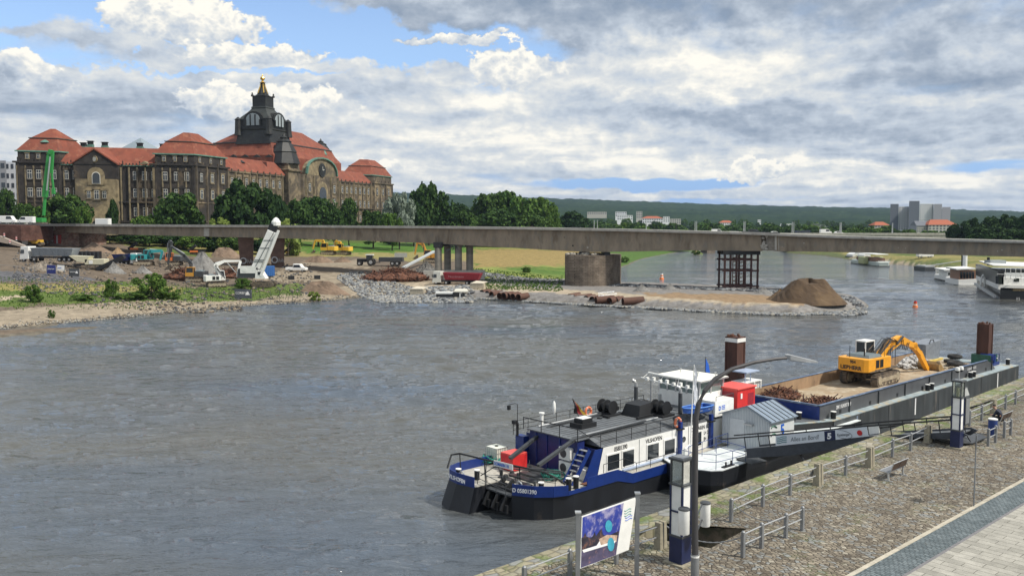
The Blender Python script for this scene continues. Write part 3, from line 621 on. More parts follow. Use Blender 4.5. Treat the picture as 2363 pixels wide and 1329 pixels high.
# ---------------------------------------------------------------- arched street lamp with two cylinders
def street_lamp():
    b = pz(1603, 1349, QZ); t = thing('street_lamp', 'tall grey street lamp with long arched arm beside the first lantern pillar', 'street lamp', b); off = b
    D = b.y
    q = MB(off); q.cyl(b, b+Vector((0, 0, 1.1)), .145, n=16); q.build('sleeve', M_grey, t, smooth=True)
    pts = [(1603, 1130), (1604.5, 1010), (1606, 965), (1612, 932), (1626, 902), (1650, 874), (1690, 851), (1740, 836), (1790, 828), (1815, 826)]
    P = [b+Vector((0, 0, 1.0))]+[pd(x, y, D+max(0, (x-1606))*.004) for x, y in pts]
    q = MB(off); q.tube(P, .118, 12, r1=.05); q.build('pole', mat('lamp_grey', (.065, .063, .066), .5, metal=.2, var=.12), t, smooth=True)
    e0, e1 = pd(1812, 826, D+1), pd(1885, 833, D+1.1)
    q = MB(off); dv = e1-e0; up = Vector((0, 0, 1)); sdv = Vector((0, 1, 0))
    k = lambda f, w_, h_, dz: [e0+dv*f+sdv*w_+up*dz, e0+dv*f-sdv*w_+up*dz, e0+dv*f-sdv*w_+up*(dz+h_), e0+dv*f+sdv*w_+up*(dz+h_)]
    secs = [k(0, .07, .12, 0), k(.12, .17, .17, -.03), k(.6, .19, .12, -.06), k(1.0, .12, .05, -.05)]
    for a, c in zip(secs[:-1], secs[1:]): q.add(a+c, [(0, 1, 5, 4), (1, 2, 6, 5), (2, 3, 7, 6), (3, 0, 4, 7)])
    q.face(secs[-1]); q.face(secs[0]); q.build('lamp_head', mat('lamp_head_grey', (.34, .35, .36), .5, metal=.2, var=.1), t)
    q = MB(off); q.add([v-up*.012 for v in (secs[1][0], secs[1][1], secs[2][1], secs[2][0])], [(0, 1, 2, 3)]); q.build('lamp_lens', M_dgrey, t)
    for (z0, dx) in ((1.15, 0),): 
        q = MB(off); q.lathe([(.15, 1.0), (.15, 1.06), (.121, 1.08)], b, 16); q.build('collar', M_white, t)
    # two white cylinders hung on the pole
    for px_, y0, y1, lab, side in ((1578, 1172, 1231, 'white cylindrical litter bin clamped to the left of the arched lamp pole', 1), (1627, 1158, 1213, 'white cylindrical litter bin clamped to the right of the arched lamp pole', -1)):
        dd = D+(.05 if side > 0 else 1.6); c0, c1 = pd(px_, y1, dd), pd(px_, y0, dd); r = .2*(1 if side > 0 else .92)
        u = thing('litter_bin', lab, 'litter bin', c0, 0, 'white litter bins'); hh = c1.z-c0.z
        q = MB(c0); q.lathe([(r*.9, 0), (r, .03), (r, hh-.05)], c0, 20); q.build('drum', M_white, u, smooth=True)
        q = MB(c0); q.lathe([(r+.008, hh-.05), (r+.008, hh-.01), (r*.8, hh+.02)], c0, 20); q.build('lid', M_dgrey, u, smooth=True)
        for zz in (hh*.3, hh*.95): MB(c0).beam((c0.x+.1*side, c0.y, c0.z+zz), (b.x+(-.02 if side > 0 else .02), b.y, c0.z+zz+.02), .05, .03).build('bracket', M_dgrey, u)
street_lamp()

# ---------------------------------------------------------------- billboard
def billboard():
    A = pz(1334, 1400, QZ); B = pz(1470, 1352, QZ); A = pd(1334, 1182, 28.6); B = pd(1471, 1139, 30.7); A.z = B.z = (A.z+B.z)/2
    base = Vector(((A.x+B.x)/2, (A.y+B.y)/2, QZ)); t = thing('billboard', 'billboard with blue city picture and white wave-logo side panel on two grey posts', 'billboard', base); off = base
    ux = Vector((B.x-A.x, B.y-A.y, 0)).normalized(); nn = Vector((ux.y, -ux.x, 0)); nn = nn if nn.y < 0 else -nn
    for p in (A, B):
        q = MB(off); q.box(p.x-.075, p.x+.075, p.y-.075, p.y+.075, QZ-.05, p.z); q.build('post', M_grey, t, bevel=.01)
        q = MB(off); q.box(p.x-.1, p.x+.1, p.y-.1, p.y+.1, p.z, p.z+.05); q.build('post_cap', M_lgrey, t)
    Ap, Bp = (A.x, A.y), (B.x, B.y)
    def hit(px, py, f=0.0): s_, z_ = plane(px, py, Ap, Bp); return Vector((A.x, A.y, 0))+ux*s_+Vector((0, 0, z_))+nn*f
    def poly(name, pts, m, f, th=.03, par=t):
        q = MB(off); q.slab([hit(x, y, f) for x, y in pts], nn*th); return q.build(name, m, par)
    outer = [(1343, 1191), (1469, 1147), (1451, 1268), (1419, 1281), (1339, 1311)]
    poly('backing', outer, M_white, -.03, .028)
    sky = mat('print_blue_sky', (.03, .05, .30), .45, var=.3, vs=1.1, col2=(.35, .33, .5), c2=(.5, .62), c2s=1.3)
    poly('picture', [(1344.5, 1193), (1439, 1160), (1421, 1279.5), (1340.5, 1309)], sky, 0, .004)
    poly('logo_panel', [(1439.5, 1160), (1467.5, 1150.5), (1450, 1267), (1421.5, 1279)], M_white, 0, .005)
    dark = mat('print_dark', (.03, .028, .045), .5, var=.4, vs=5, col2=(.16, .08, .06), c2=(.5, .65), c2s=5); warm = mat('print_cream', (.5, .36, .27), .5, var=.3, vs=8); turq = mat('print_turquoise', (.05, .36, .5), .5, var=.2)
    poly('printed_river', [(1342, 1268), (1427, 1236), (1421, 1279.3), (1341, 1308)], mat('print_violet', (.08, .07, .13), .5, var=.35, vs=3, col2=(.35, .2, .2), c2=(.55, .7), c2s=4), .005, .002)
    sk = [(1342, 1270), (1342, 1240), (1346, 1238), (1350, 1228), (1353, 1237), (1362, 1240), (1368, 1236), (1372, 1226), (1375, 1236), (1383, 1224), (1388, 1219), (1391, 1232), (1398, 1236), (1408, 1233), (1428, 1224), (1426, 1240), (1380, 1254)]
    poly('printed_skyline', sk, dark, .008, .002)
    poly('printed_houses', [(1382, 1243), (1400, 1233), (1424, 1234), (1422, 1249), (1385, 1258)], warm, .011, .002)
    poly('printed_boat', [(1343, 1268), (1376, 1258), (1383, 1247), (1386, 1257), (1420, 1246), (1418, 1252), (1346, 1274)], M_txtw, .013, .002)
    for cx, cy, rx, ry in ((1404, 1213, 8, 14), (1409, 1255, 8, 16)): poly('printed_balloon', [(cx+rx*math.cos(a*.5236), cy+ry*math.sin(a*.5236)) for a in range(12)], turq, .015, .002)
    a1, a2 = hit(1348, 1203, .008), hit(1436, 1171, .008); xd = (a2-a1).normalized()
    up_ = (hit(1350, 1180, 0)-hit(1350, 1220, 0)).normalized()
    text_mesh('lettering', 'KONZEPTE IN BEWEGUNG', .155, M_txtw, a1, xd, up_, t, .001, sx=.86, bold=.004)
    text_mesh('lettering', 'WO IDEEN WELLEN SCHLAGEN', .155, M_txtw, hit(1347.5, 1214, .008), xd, up_, t, .001, sx=.86, bold=.004)
    a1 = hit(1426, 1254, .008); text_mesh('lettering', 'conference.fleet', .085, M_txtb, a1, xd, up_, t, .001)
    q = MB(off)
    for k in range(3):
        pts = [hit(1440+i*4, 1178+k*6-i*1.3+(1.6*math.sin(i*1.6)), .012) for i in range(5)]; q.tube(pts, .012, 5)
    q.mat(1)
    for k in range(2): q.tube([hit(1442+i*4, 1194+k*6-i*1.3+(1.6*math.sin(i*1.6)), .012) for i in range(5)], .012, 5)
    q.build('wave_emblem', [mat('emblem_green', (.05, .25, .22), .5, var=0), M_txtblue], t)
    text_mesh('lettering', 'dresdener\n  fleet', .06, M_txtw, hit(1360, 1281, .008), xd, up_, t, .001)
billboard()

# ---------------------------------------------------------------- benches, bin, thin sign, chain
def bench(px, py, label, rz=None):
    p = pz(px, py, QZ); t = thing('bench', label, 'bench', p, TH+R(0), 'steel benches on the quay')
    wood = mat('bench_wood', (.07, .045, .032), .7, var=.25, vs=8, stretch=(.2, 2, 2))
    L = 1.65
    q = MB(); 
    for i in range(5): q.box(-L/2+.03, L/2-.03, .02+i*.095, .02+i*.095+.075, .43, .455)
    q.build('seat', M_grey, t)
    q = MB()
    for i in range(2):
        x0 = -L/2+.04+i*(L/2-.02); q.hexa([(x0, -.06, .52), (x0+L/2-.08, -.06, .52), (x0+L/2-.08, -.035, .52), (x0, -.035, .52)], [(x0, -.17, .86), (x0+L/2-.08, -.17, .86), (x0+L/2-.08, -.145, .86), (x0, -.145, .86)])
    q.build('backrest', wood, t)
    for sx in (-1, 1):
        x = sx*(L/2-.02); q = MB(); q.tube([(x, .52, .44), (x, .1, .41), (x, -.02, .44), (x, -.17, .9)], .024, 6); q.beam((x, .08, .42), (x-.0, .06, 0), .07, .07); q.beam((x, .25, .02), (x, -.15, .02), .08, .03); q.build('leg', M_lgrey, t)
    q = MB(); q.tube([(-L/2, -.17, .9), (L/2, -.17, .9)], .022, 6); q.tube([(-L/2, .52, .44), (L/2, .52, .44)], .022, 6); q.build('frame_tube', M_lgrey, t)
    return t, p
bench(2070, 1103, 'empty bench with dark slatted backrest facing the river, in front of the sandstone posts')
tb, bp_ = bench(2318, 984, 'bench with a person sitting on it, near the right edge of the picture')
def blue_bin():
    p = pz(2290, 1003, QZ); t = thing('litter_bin', 'blue cylindrical litter bin with white rim left of the occupied bench', 'litter bin', p)
    q = MB(p); q.lathe([(.24, 0), (.25, .04), (.25, .92)], p, 20); q.build('drum', mat('bin_blue', (.02, .05, .2), .5, var=.15), t, smooth=True)
    q = MB(p); q.lathe([(.26, .92), (.26, .98), (.2, 1.0)], p, 20); q.build('rim', M_white, t, smooth=True)
blue_bin()
def sign_pole():
    p = pz(2247, 1168, QZ); t = thing('sign_post', 'thin grey sign pole with a narrow plate seen edge-on at the cycle path kerb', 'sign post', p)
    q = MB(p); q.cyl(p, p+Vector((0, 0, 3.3)), .03, n=8); q.build('pole', M_grey, t)
    q = MB(p); d_ = Vector((p.x, p.y, 0)).normalized()*.28; q.beam(Vector((p.x, p.y, QZ+2.92))-d_, Vector((p.x, p.y, QZ+2.92))+d_, .03, .62); q.build('sign_plate', M_dgrey, t)
sign_pole()
def chain(name, label, a, b, sag, r=.02, m=None, n=26, cat='chain'):
    a, b = Vector(a), Vector(b); t = MB(a)
    for i in range(n):
        u0, u1 = i/n, (i+1)/n; f = lambda u: a.lerp(b, u)-Vector((0, 0, sag*4*u*(1-u)))
        p0, p1 = f(u0), f(u1); t.cyl(p0, p1, r*(1.25 if i % 2 else .8), n=6)
    o = t.build(name, m or M_dgrey); o.location = a; tag(o, label, cat); return o
chain('chain', 'chain hanging across the open stair pit', WF(*locF(1532, 1252, QZ), QZ+.75), WF(*locF(1714, 1285, QZ), QZ+.8), .45, .022, M_grey)
chain('chain', 'thin chain from the railing end to the last post of the pit railing', WF(*locF(1692, 1203, QZ), QZ+.75), WF(*locF(1813, 1240, QZ), QZ+.8), .35, .018, M_grey)

# ---------------------------------------------------------------- the person on the bench
def skin_mesh(name, verts, edges, rad, m, parent, sub=2, root=0):
    me = bpy.data.meshes.new(name); me.from_pydata([Vector(v) for v in verts], edges, []); o = obj_name_link(name, me, parent)
    md = o.modifiers.new('skin', 'SKIN'); me.skin_vertices.new() if not me.skin_vertices else None
    for i, r in enumerate(rad):
        sv = me.skin_vertices[0].data[i]; sv.radius = (r, r) if not hasattr(r, '__len__') else r; sv.use_root = (i == root)
    s2 = o.modifiers.new('sub', 'SUBSURF'); s2.levels = s2.render_levels = sub; md.use_smooth_shade = True
    dg = bpy.context.evaluated_depsgraph_get(); me2 = bpy.data.meshes.new_from_object(o.evaluated_get(dg)); o.modifiers.clear(); o.data = me2; me2.materials.clear(); me2.materials.append(m)
    return o
def person():
    # bench local frame: x along bench, +y towards the river (front)
    t = thing('person', 'person in dark blue jacket sitting bent forward on the far bench', 'person', bp_+Vector((AX[0]*-.35, AX[1]*-.35, 0)), TH)
    skin = mat('skin', (.42, .24, .17), .6, var=.05); jac = mat('jacket_navy', (.02, .025, .045), .8, var=.2, vs=6); tr = mat('trousers_black', (.015, .015, .02), .8, var=.2); hair = mat('dark_hair', (.02, .015, .012), .7, var=.2); sh = mat('shoes', (.03, .03, .03), .6, var=.1)
    J = {'pel': (0, .12, .56), 'sp': (0, .16, .78), 'ch': (0, .30, .98), 'nk': (0, .42, 1.08), 'hd0': (0, .47, 1.14), 'hd': (0, .53, 1.22), 'hd2': (0, .54, 1.30),
         'sl': (-.19, .31, 1.0), 'el': (-.25, .40, .74), 'wl': (-.12, .58, .66), 'sr': (.19, .31, 1.0), 'er': (.25, .42, .74), 'wr': (.10, .60, .68), 'hl': (-.1, .13, .54), 'kl': (-.15, .56, .56), 'al': (-.14, .52, .12), 'tl': (-.15, .70, .05), 'hr': (.1, .13, .54), 'kr': (.15, .58, .56), 'ar': (.16, .62, .12), 'tr': (.17, .80, .05), 'pl': (-.08, .65, .66), 'pr': (.05, .67, .69)}
    names = list(J); rad = {'pel': .14, 'sp': .13, 'ch': .15, 'nk': .06, 'hd0': .065, 'hd': .095, 'hd2': .085, 'sl': .065, 'el': .046, 'wl': .03, 'sr': .065, 'er': .046, 'wr': .03, 'hl': .1, 'kl': .065, 'al': .042, 'tl': .03, 'hr': .1, 'kr': .065, 'ar': .042, 'tr': .03, 'pl': .032, 'pr': .032}
    E_ = [('pel', 'sp'), ('sp', 'ch'), ('ch', 'nk'), ('nk', 'hd0'), ('hd0', 'hd'), ('hd', 'hd2'), ('ch', 'sl'), ('sl', 'el'), ('el', 'wl'), ('wl', 'pl'), ('ch', 'sr'), ('sr', 'er'), ('er', 'wr'), ('wr', 'pr'), ('pel', 'hl'), ('hl', 'kl'), ('kl', 'al'), ('al', 'tl'), ('pel', 'hr'), ('hr', 'kr'), ('kr', 'ar'), ('ar', 'tr')]
    V = [J[n] for n in names]; Rd = [rad[n] for n in names]; E2 = [(names.index(a), names.index(b)) for a, b in E_]
    for h, sx in (('pl', -1), ('pr', 1)):
        hx, hy, hz = J[h]
        for k in range(5):
            dx = (k-1.5)*.02; L_ = (.07, .085, .09, .08, .06)[k]
            i0 = len(V); thumb = k == 4
            V += [(hx+(dx if not thumb else -sx*.035), hy+(.03 if not thumb else .0), hz), (hx+(dx if not thumb else -sx*.055), hy+.03+L_*.6*(0.5 if thumb else 1), hz-.01), (hx+(dx if not thumb else -sx*.05), hy+.03+L_*(.6 if thumb else .9), hz-.035)]
            Rd += [.011, .009, .007]; E2 += [(names.index(h), i0), (i0, i0+1), (i0+1, i0+2)]
    skin_mesh('body', V, E2, Rd, skin, t)
    def sub(nm, keys, edges, k, m):
        vv = [J[n] for n in keys]; skin_mesh(nm, vv, [(keys.index(a), keys.index(b)) for a, b in edges], [rad[n]*k+.012 for n in keys], m, t)
    sub('jacket', ['pel', 'sp', 'ch', 'nk', 'sl', 'el', 'wl', 'sr', 'er', 'wr'], [e for e in E_ if all(x in ['pel', 'sp', 'ch', 'nk', 'sl', 'el', 'wl', 'sr', 'er', 'wr'] for x in e)], 1.08, jac)
    lk = ['pel', 'hl', 'kl', 'al', 'hr', 'kr', 'ar']; sub('trousers', lk, [e for e in E_ if all(x in lk for x in e)], 1.08, tr)
    skin_mesh('hair', [(0, .50, 1.22), (0, .51, 1.32), (0, .56, 1.35)], [(0, 1), (1, 2)], [.095, .09, .06], hair, t)
    q = MB(); q.cyl((0, .625, 1.22), (0, .66, 1.195), .016, .008, 6); q.build('nose', skin, t)
    for a, b in (('al', 'tl'), ('ar', 'tr')): skin_mesh('shoe', [Vector(J[a])-Vector((0, .05, .08)), J[b]], [(0, 1)], [.05, .042], sh, t)
person()
# ---------------------------------------------------------------- push boat
class TF:                                     # a thing laid out in the river-wise frame
    def __init__(s, name, label, cat, s0, w0, z0, group=None): s.off = (s0, w0, z0); s.t = thingF(name, label, cat, s0, w0, z0, group)
    def mb(s): return MB(s.off)
    def box(s, name, m, *a, par=None, bev=0): q = MB(s.off); q.box(*a); return q.build(name, m, par or s.t, bevel=bev)
    def put(s, q, name, m, par=None, **k): return q.build(name, m, par or s.t, **k)
    def tube(s, name, m, pts, r, n=6, par=None, **k): q = MB(s.off); q.tube(pts, r, n, **k); return q.build(name, m, par or s.t, smooth=True)
    def text(s, body, size, m, p, xd=(1, 0, 0), yd=(0, 0, 1), **k): return text_mesh('lettering', body, size, m, Vector(p)-Vector(s.off), xd, yd, k.pop('par', s.t), .004, **k)
def hitF(px, py, w): # photo point -> (s, z) on the upright plane w = const
    A, B = WF(0, w), WF(10, w); return plane(px, py, (A.x, A.y), (B.x, B.y))
def hitS(px, py, s): # photo point -> (w, z) on the upright plane s = const
    A, B = WF(s, 0), WF(s, 10); return plane(px, py, (A.x, A.y), (B.x, B.y))
M_hull = mat('black_hull', (.011, .013, .018), .5, var=.35, vs=.7, stretch=(1, 1, .5), col2=(.06, .05, .045), c2=(.6, .72), c2s=.9)
M_deck = mat('deck_grey', (.115, .125, .135), .6, var=.25, vs=1.5, col2=(.08, .075, .07), c2=(.55, .7))
M_bdeck = mat('deck_beige', (.42, .40, .35), .7, var=.2, vs=2, col2=(.2, .17, .13), c2=(.55, .7))
def railT(T, pts, z, h, m, n_mid=1, r=.022, every=1.6, par=None, name='railing'):
    q = T.mb(); P = [Vector((a, b, z if len(c) == 0 else c[0])) for a, b, *c in pts]
    for k in range(n_mid+1): q.tube([p+Vector((0, 0, h*(1-k/(n_mid+1)))) for p in P], r, 5)
    for a, b in zip(P[:-1], P[1:]):
        n = max(1, int((b-a).length/every))
        for i in range(n): p = a.lerp(b, i/n); q.cyl(p, p+Vector((0, 0, h)), r, n=5)
    q.cyl(P[-1], P[-1]+Vector((0, 0, h)), r, n=5); return T.put(q, name, m, par)
def bollard(T, s, w, z, h=.55, r=.16, name='bollard', par=None):
    q = T.mb(); q.cyl((s, w, z), (s, w, z+h), r, n=14); b = T.put(q, name, M_black, par, smooth=True)
    q = T.mb(); q.cyl((s, w, z+h), (s, w, z+h+.05), r*1.12, n=14); q.build('cap', M_white, b); return b
def lifebuoy(name, label, p, axis, T=None, rz=0):
    t = thing(name, label, 'lifebuoy', p, rz, 'orange lifebuoys on the push boat'); q = MB(); q.torus((0, 0, 0), .30, .09, axis, 20, 8); q.build('ring', mat('lifebuoy_orange', (.75, .20, .09), .6, var=.12), t, smooth=True)
    q = MB()
    for a in range(4):
        an = a*math.pi/2+.6; c = {'y': (.3*math.cos(an), 0, .3*math.sin(an)), 'x': (0, .3*math.cos(an), .3*math.sin(an))}[axis]; q.torus(c, .096, .02, 'z' if abs(math.cos(an)) > .7 else 'x', 10, 5)
    q.build('band', M_white, t); return t
def push_boat():
    T = TF('push_boat', 'blue and white push boat with black hull, moored in the foreground', 'boat', 9, 4.1, 0)
    out = [(22.3, 0), (.2, 0), (-1.2, .35), (-2.1, 1.1), (-2.7, 2.2), (-2.75, 2.35), (-1.6, 2.4), (-1.6, 4.75), (-3.65, 4.8), (-3.9, 6.2), (-3.7, 7.2), (-3.1, 7.9), (-2.2, 8.2), (22.3, 8.2)]
    lo = [(s+(0 if s > 1 else (.1 if w < 4 else -.55)), w+(.0 if w in (0, 8.2) and s > 1 else (.12 if w < 4 else .3*(w > 5)))) for s, w in out]
    q = T.mb(); n = len(out)
    q.add([(a, b, -.5) for a, b in lo]+[(a, b, 1.45) for a, b in out], [tuple(range(n, 2*n))]+[(i, (i+1) % n, n+(i+1) % n, n+i) for i in range(n)])
    hull = T.put(q, 'hull', M_hull)
    q = T.mb(); q.prism([(s*.997+(.06 if s < 0 else -.02), min(max(w, .05), 8.15)) for s, w in out], 1.452, 1.50); T.put(q, 'deck', M_bdeck)
    # rubbing band and bulwark plates (blue)
    def plate(pts, name='bulwark', m=M_blue, th=.05):
        q = T.mb()
        for (s0, w0, a0, b0), (s1, w1, a1, b1) in zip(pts[:-1], pts[1:]):
            d = Vector((s1-s0, w1-w0, 0)).normalized(); nn = Vector((d.y, -d.x, 0))*-.0+Vector((-d.y, d.x, 0))*th
            q.hexa([(s0, w0, a0), (s1, w1, a1), (s1-nn.x, w1-nn.y, a1), (s0-nn.x, w0-nn.y, a0)], [(s0, w0, b0), (s1, w1, b1), (s1-nn.x, w1-nn.y, b1), (s0-nn.x, w0-nn.y, b0)])
        return T.put(q, name, m)
    plate([(-2.75, 2.3, 1.38, 2.08), (-2.1, 1.1, 1.38, 2.06), (-1.2, .35, 1.38, 2.04), (-.3, 0, 1.38, 2.0)])
    plate([(-.3, 0, 1.38, 1.62), (1.35, 0, 1.38, 1.62)])
    plate([(1.35, 0, 1.38, 2.12), (4.2, 0, 1.38, 2.12), (5.7, 0, .95, 1.58), (22.3, 0, .95, 1.58)])
    plate([(-3.65, 4.82, 1.38, 2.10), (-3.9, 6.2, 1.38, 2.15), (-3.7, 7.2, 1.38, 2.15), (-3.1, 7.9, 1.38, 2.12), (-2.2, 8.2, 1.38, 2.1), (22.3, 8.2, 1.3, 1.8)])
    # rudder gear in the stern notch
    q = T.mb()
    for w in (2.75, 3.55, 4.35):
        q.beam((-1.5, w, 1.75), (-3.0, w, .75), .13, .3); q.beam((-2.7, w, 1.1), (-3.15, w, .35), .5, .10, up=(1, 0, .6)); q.beam((-3.0, w-.3, .5), (-3.0, w+.3, .5), .12, .5)
    q.beam((-2.2, 2.45, 1.35), (-2.2, 4.7, 1.35), .2, .2); T.put(q, 'rudder_gear', M_black)
    q = T.mb(); q.box(-2.75, -1.5, 2.42, 4.73, 1.2, 1.3); T.put(q, 'stern_grating', M_dgrey)
    # superstructure
    zr, ze = 3.95, 3.45
    q = T.mb(); q.add([(3.15, .8, 1.5), (22.0, .8, 1.5), (22.0, .8, ze), (3.75, .8, ze), (3.15, 7.4, 1.5), (22.0, 7.4, 1.5), (22.0, 7.4, ze), (3.75, 7.4, ze)], [(0, 1, 2, 3), (7, 6, 5, 4), (1, 5, 6, 2)])
    T.put(q, 'side_wall', M_white)
    q = T.mb(); q.box(2.5, 3.16, 1.9, 6.3, 1.5, 3.9); q.box(3.16, 3.2, .85, 7.35, 1.5, 3.4); T.put(q, 'aft_wall', mat('navy_wall', (.012, .022, .12), .45, var=.15))
    q = T.mb(); pr = [(.8, ze), (2.2, zr), (6.0, zr), (7.4, ze)]
    q.add([(3.6, a, z+.02) for a, z in pr]+[(16, a, z+.02) for a, z in pr], [(0, 1, 5, 4), (1, 2, 6, 5), (2, 3, 7, 6), (3, 2, 1, 0), (4, 5, 6, 7)]); q.box(2.3, 3.62, 1.8, 6.4, 3.9, 3.97)
    rf = T.put(q, 'roof_deck', M_deck)
    q = T.mb()
    for i in range(9): w = .95+i*.14; z = ze+(w-.8)/1.4*.5+.03; q.beam((4, w, z), (15.8, w, z), .025, .02)
    for i in range(8): q.beam((2.6, 2.5+i*.42, zr+.035), (15.8, 2.5+i*.42, zr+.035), .02, .016)
    T.put(q, 'deck_ribs', M_dgrey)
    q = T.mb(); q.box(16, 22.1, .7, 7.5, 3.5, 3.62); T.put(q, 'foredeck_roof', M_deck)
    for s0, s1 in ((4.12, 5.25), (5.62, 6.72), (8.15, 9.33), (10.0, 11.1), (13.3, 14.2)):
        q = T.mb(); q.box(s0-.1, s1+.1, .755, .80, 1.78, 2.95); f = T.put(q, 'window_frame', M_white, bevel=.02)
        q = T.mb(); q.box(s0, s1, .742, .754, 1.88, 2.85); q.build('pane', M_glass, f)
    for s0 in (12.2, 17.9): q = T.mb(); q.cyl((s0, .80, 2.6), (s0, .77, 2.6), .2, n=16); T.put(q, 'porthole', M_glass)
    T.box('sill_rail', mat('pale_blue', (.35, .42, .55), .5, var=.1), 5.6, 11.5, .62, .8, 1.60, 1.70)
    T.box('side_deck', M_bdeck, 3.2, 22.3, .05, .8, 1.5, 1.53)
    T.text('05801390', .42, M_txtb, (hitF(1417, 1037, .795)[0], .79, 3.02), sx=.78, bold=.006); T.text('VILSHOFEN', .40, M_txtb, (hitF(1490, 1017, .795)[0], .79, 3.0), sx=.86, bold=.006)
    T.text('DOMARIN 10', .40, M_txtb, (13.0, .79, 2.98), sx=.9, bold=.006); T.text('L= 25,85', .36, M_txtb, (14.55, .79, 2.55), sx=.8, bold=.006); T.text('B=  8,20', .36, M_txtb, (14.55, .79, 2.12), sx=.8, bold=.006)
    # raised box with the emblem at the bow
    T.box('bow_house', M_white, 15.9, 18.3, .8, 3.0, 3.6, 4.75, bev=.03)
    T.text('D', .42, M_txtblue, (16.35, .79, 4.05), sx=.9, bold=.02); q = T.mb()
    for i in range(3): q.box(16.75, 17.15, .785, .80, 4.06+i*.12, 4.12+i*.12)
    T.put(q, 'emblem', M_txtblue)
    railT(T, [(16.0, .8, 4.75), (18.2, .8, 4.75)], 4.75, .35, M_dgrey, 0)
    for s0 in (11.6, 15.25): T.box('blue_pillar', M_blue, s0-.12, s0+.12, .55, .79, 1.5, 3.95); T.box('pillar_foot', M_black, s0-.3, s0+.3, .5, .8, 3.4, 3.5)
    # side railings on the roof
    railT(T, [(3.6, .9, ze), (15.7, .9, ze)], ze, .85, M_black, 1, every=1.5); railT(T, [(1.9, 7.3, ze), (15.7, 7.3, ze)], ze, .9, M_black, 2, every=1.3)
    railT(T, [(3.0, .1, 2.1), (5.0, .1, 2.1), (6.2, .1, 1.6), (10.5, .1, 1.6)], 2.1, .55, M_black, 0, every=1.3)
    T.tube('coaming_pipe', M_lgrey, [(3.0, 2.2, zr+.12), (11, 2.2, zr+.14)], .06); T.tube('coaming_pipe', M_lgrey, [(3.0, 6.0, zr+.12), (11, 6.0, zr+.14)], .06)
    # the two launching arms
    for w, a, b, c in ((2.05, (-.58, 3.1), (2.3, 3.95), (3.4, 4.05)), (5.6, (.3, 2.7), (2.7, 3.6), (3.9, 4.05))):
        q = T.mb(); q.beam((a[0]-.25, w, a[1]-.22), (b[0], w, b[1]), .26, .18); q.beam((b[0], w, b[1]), (c[0], w, c[1]), .26, .18); q.beam((c[0], w, c[1]), (9.5, w, 4.12), .16, .1); T.put(q, 'launching_arm', M_dgrey)
    q = T.mb(); q.tube([(2.2, 1.6, 4.75), (2.2, 6.6, 4.7)], .035, 6)
    for w in (1.6, 3.2, 4.9, 6.6): q.cyl((2.2, w, 3.9), (2.2, w, 4.75), .03, n=6)
    q.tube([(2.2, 1.6, 4.75), (2.6, .9, 4.3), (3.6, .9, 4.2)], .03, 6); T.put(q, 'aft_rail', M_black)
    # air conditioners, stairs
    for z0 in (1.62, 2.55):
        a = T.box('air_conditioner', M_white, 2.18, 2.5, 2.25, 3.25, z0, z0+.8, bev=.02); q = T.mb(); q.cyl((2.18, 2.85, z0+.42), (2.165, 2.85, z0+.42), .28, n=18); q.build('fan_grille', M_dgrey, a)
    q = T.mb(); a, b = (1.0, 1.25, 1.5), (2.55, 1.25, 3.5)
    for dw in (-.38, .38): q.beam((a[0], a[1]+dw, a[2]), (b[0], b[1]+dw, b[2]), .05, .3)
    q.mat(1)
    for i in range(7): f = (i+.6)/7; q.box(a[0]+(b[0]-a[0])*f-.12, a[0]+(b[0]-a[0])*f+.12, a[1]-.36, a[1]+.36, a[2]+(b[2]-a[2])*f, a[2]+(b[2]-a[2])*f+.035)
    T.put(q, 'stairway', [M_blue, M_lgrey])
    q = T.mb(); q.slab([(1.9, .82, 1.5), (3.2, .82, 1.5), (3.7, .82, 3.4), (3.0, .82, 3.4)], (0, .06, 0)); T.put(q, 'blue_gusset', M_blue)
    T.box('white_locker', M_white, 2.3, 3.0, 1.0, 1.7, 1.5, 2.2, bev=.03)
    q = T.mb()
    for k in range(3): q.tube([(2.1, 1.7+k*.06, 3.2), (1.9, 1.75, 2.6-k*.1), (1.95, 1.9, 2.1), (2.1, 2.1+k*.03, 2.0)], .025, 5)
    T.put(q, 'hose', M_lgrey)
    # stern hoop rail and name board
    R_ = [(-3.55, 7.6, 2.1), (-3.1, 7.75, 2.85), (-2.85, 7.2, 3.0), (-2.5, 5.2, 2.95), (-1.9, 2.6, 2.9), (-1.2, 1.1, 2.75), (-.6, .5, 2.3), (-.3, .25, 2.0)]
    T.tube('stern_hoop', M_black, R_, .06, 8)
    for pts in [[R_[i], (R_[i][0]+.1, R_[i][1], 1.5)] for i in (2, 3, 4)]+[[(-3.3, 4.6, 2.2), (-2.6, 3.8, 2.9), (-2.4, 3.4, 1.6)], [(-2.5, 5.0, 2.9), (-3.1, 4.4, 1.6)]]: T.tube('hoop_stay', M_black, pts, .035)
    railT(T, [(-2.6, 2.2, 2.08), (-1.9, 1.0, 2.05), (-1.0, .4, 2.0)], 2, .45, M_dgrey, 0, every=.9); railT(T, [(-3.3, 4.9, 1.6), (-3.2, 2.4, 1.3)], 2, .8, M_dgrey, 1, every=.7)
    a, b = hitS(1139, 1061, -3.0), hitS(1183, 1072, -3.0)
    q = T.mb(); q.slab([(-3.0, a[0], a[1]), (-3.0, b[0], b[1]), (-3.0, b[0], b[1]-.34), (-3.0, a[0], a[1]-.34)], (.03, 0, 0)); nb = T.put(q, 'name_board', M_white)
    xd = Vector((0, b[0]-a[0], b[1]-a[1])); T.text('DOMARIN 10', .28, M_txtblue, (-3.012, a[0]-.05, a[1]-.27), xd, (0, 0, 1), sx=.8, bold=.006)
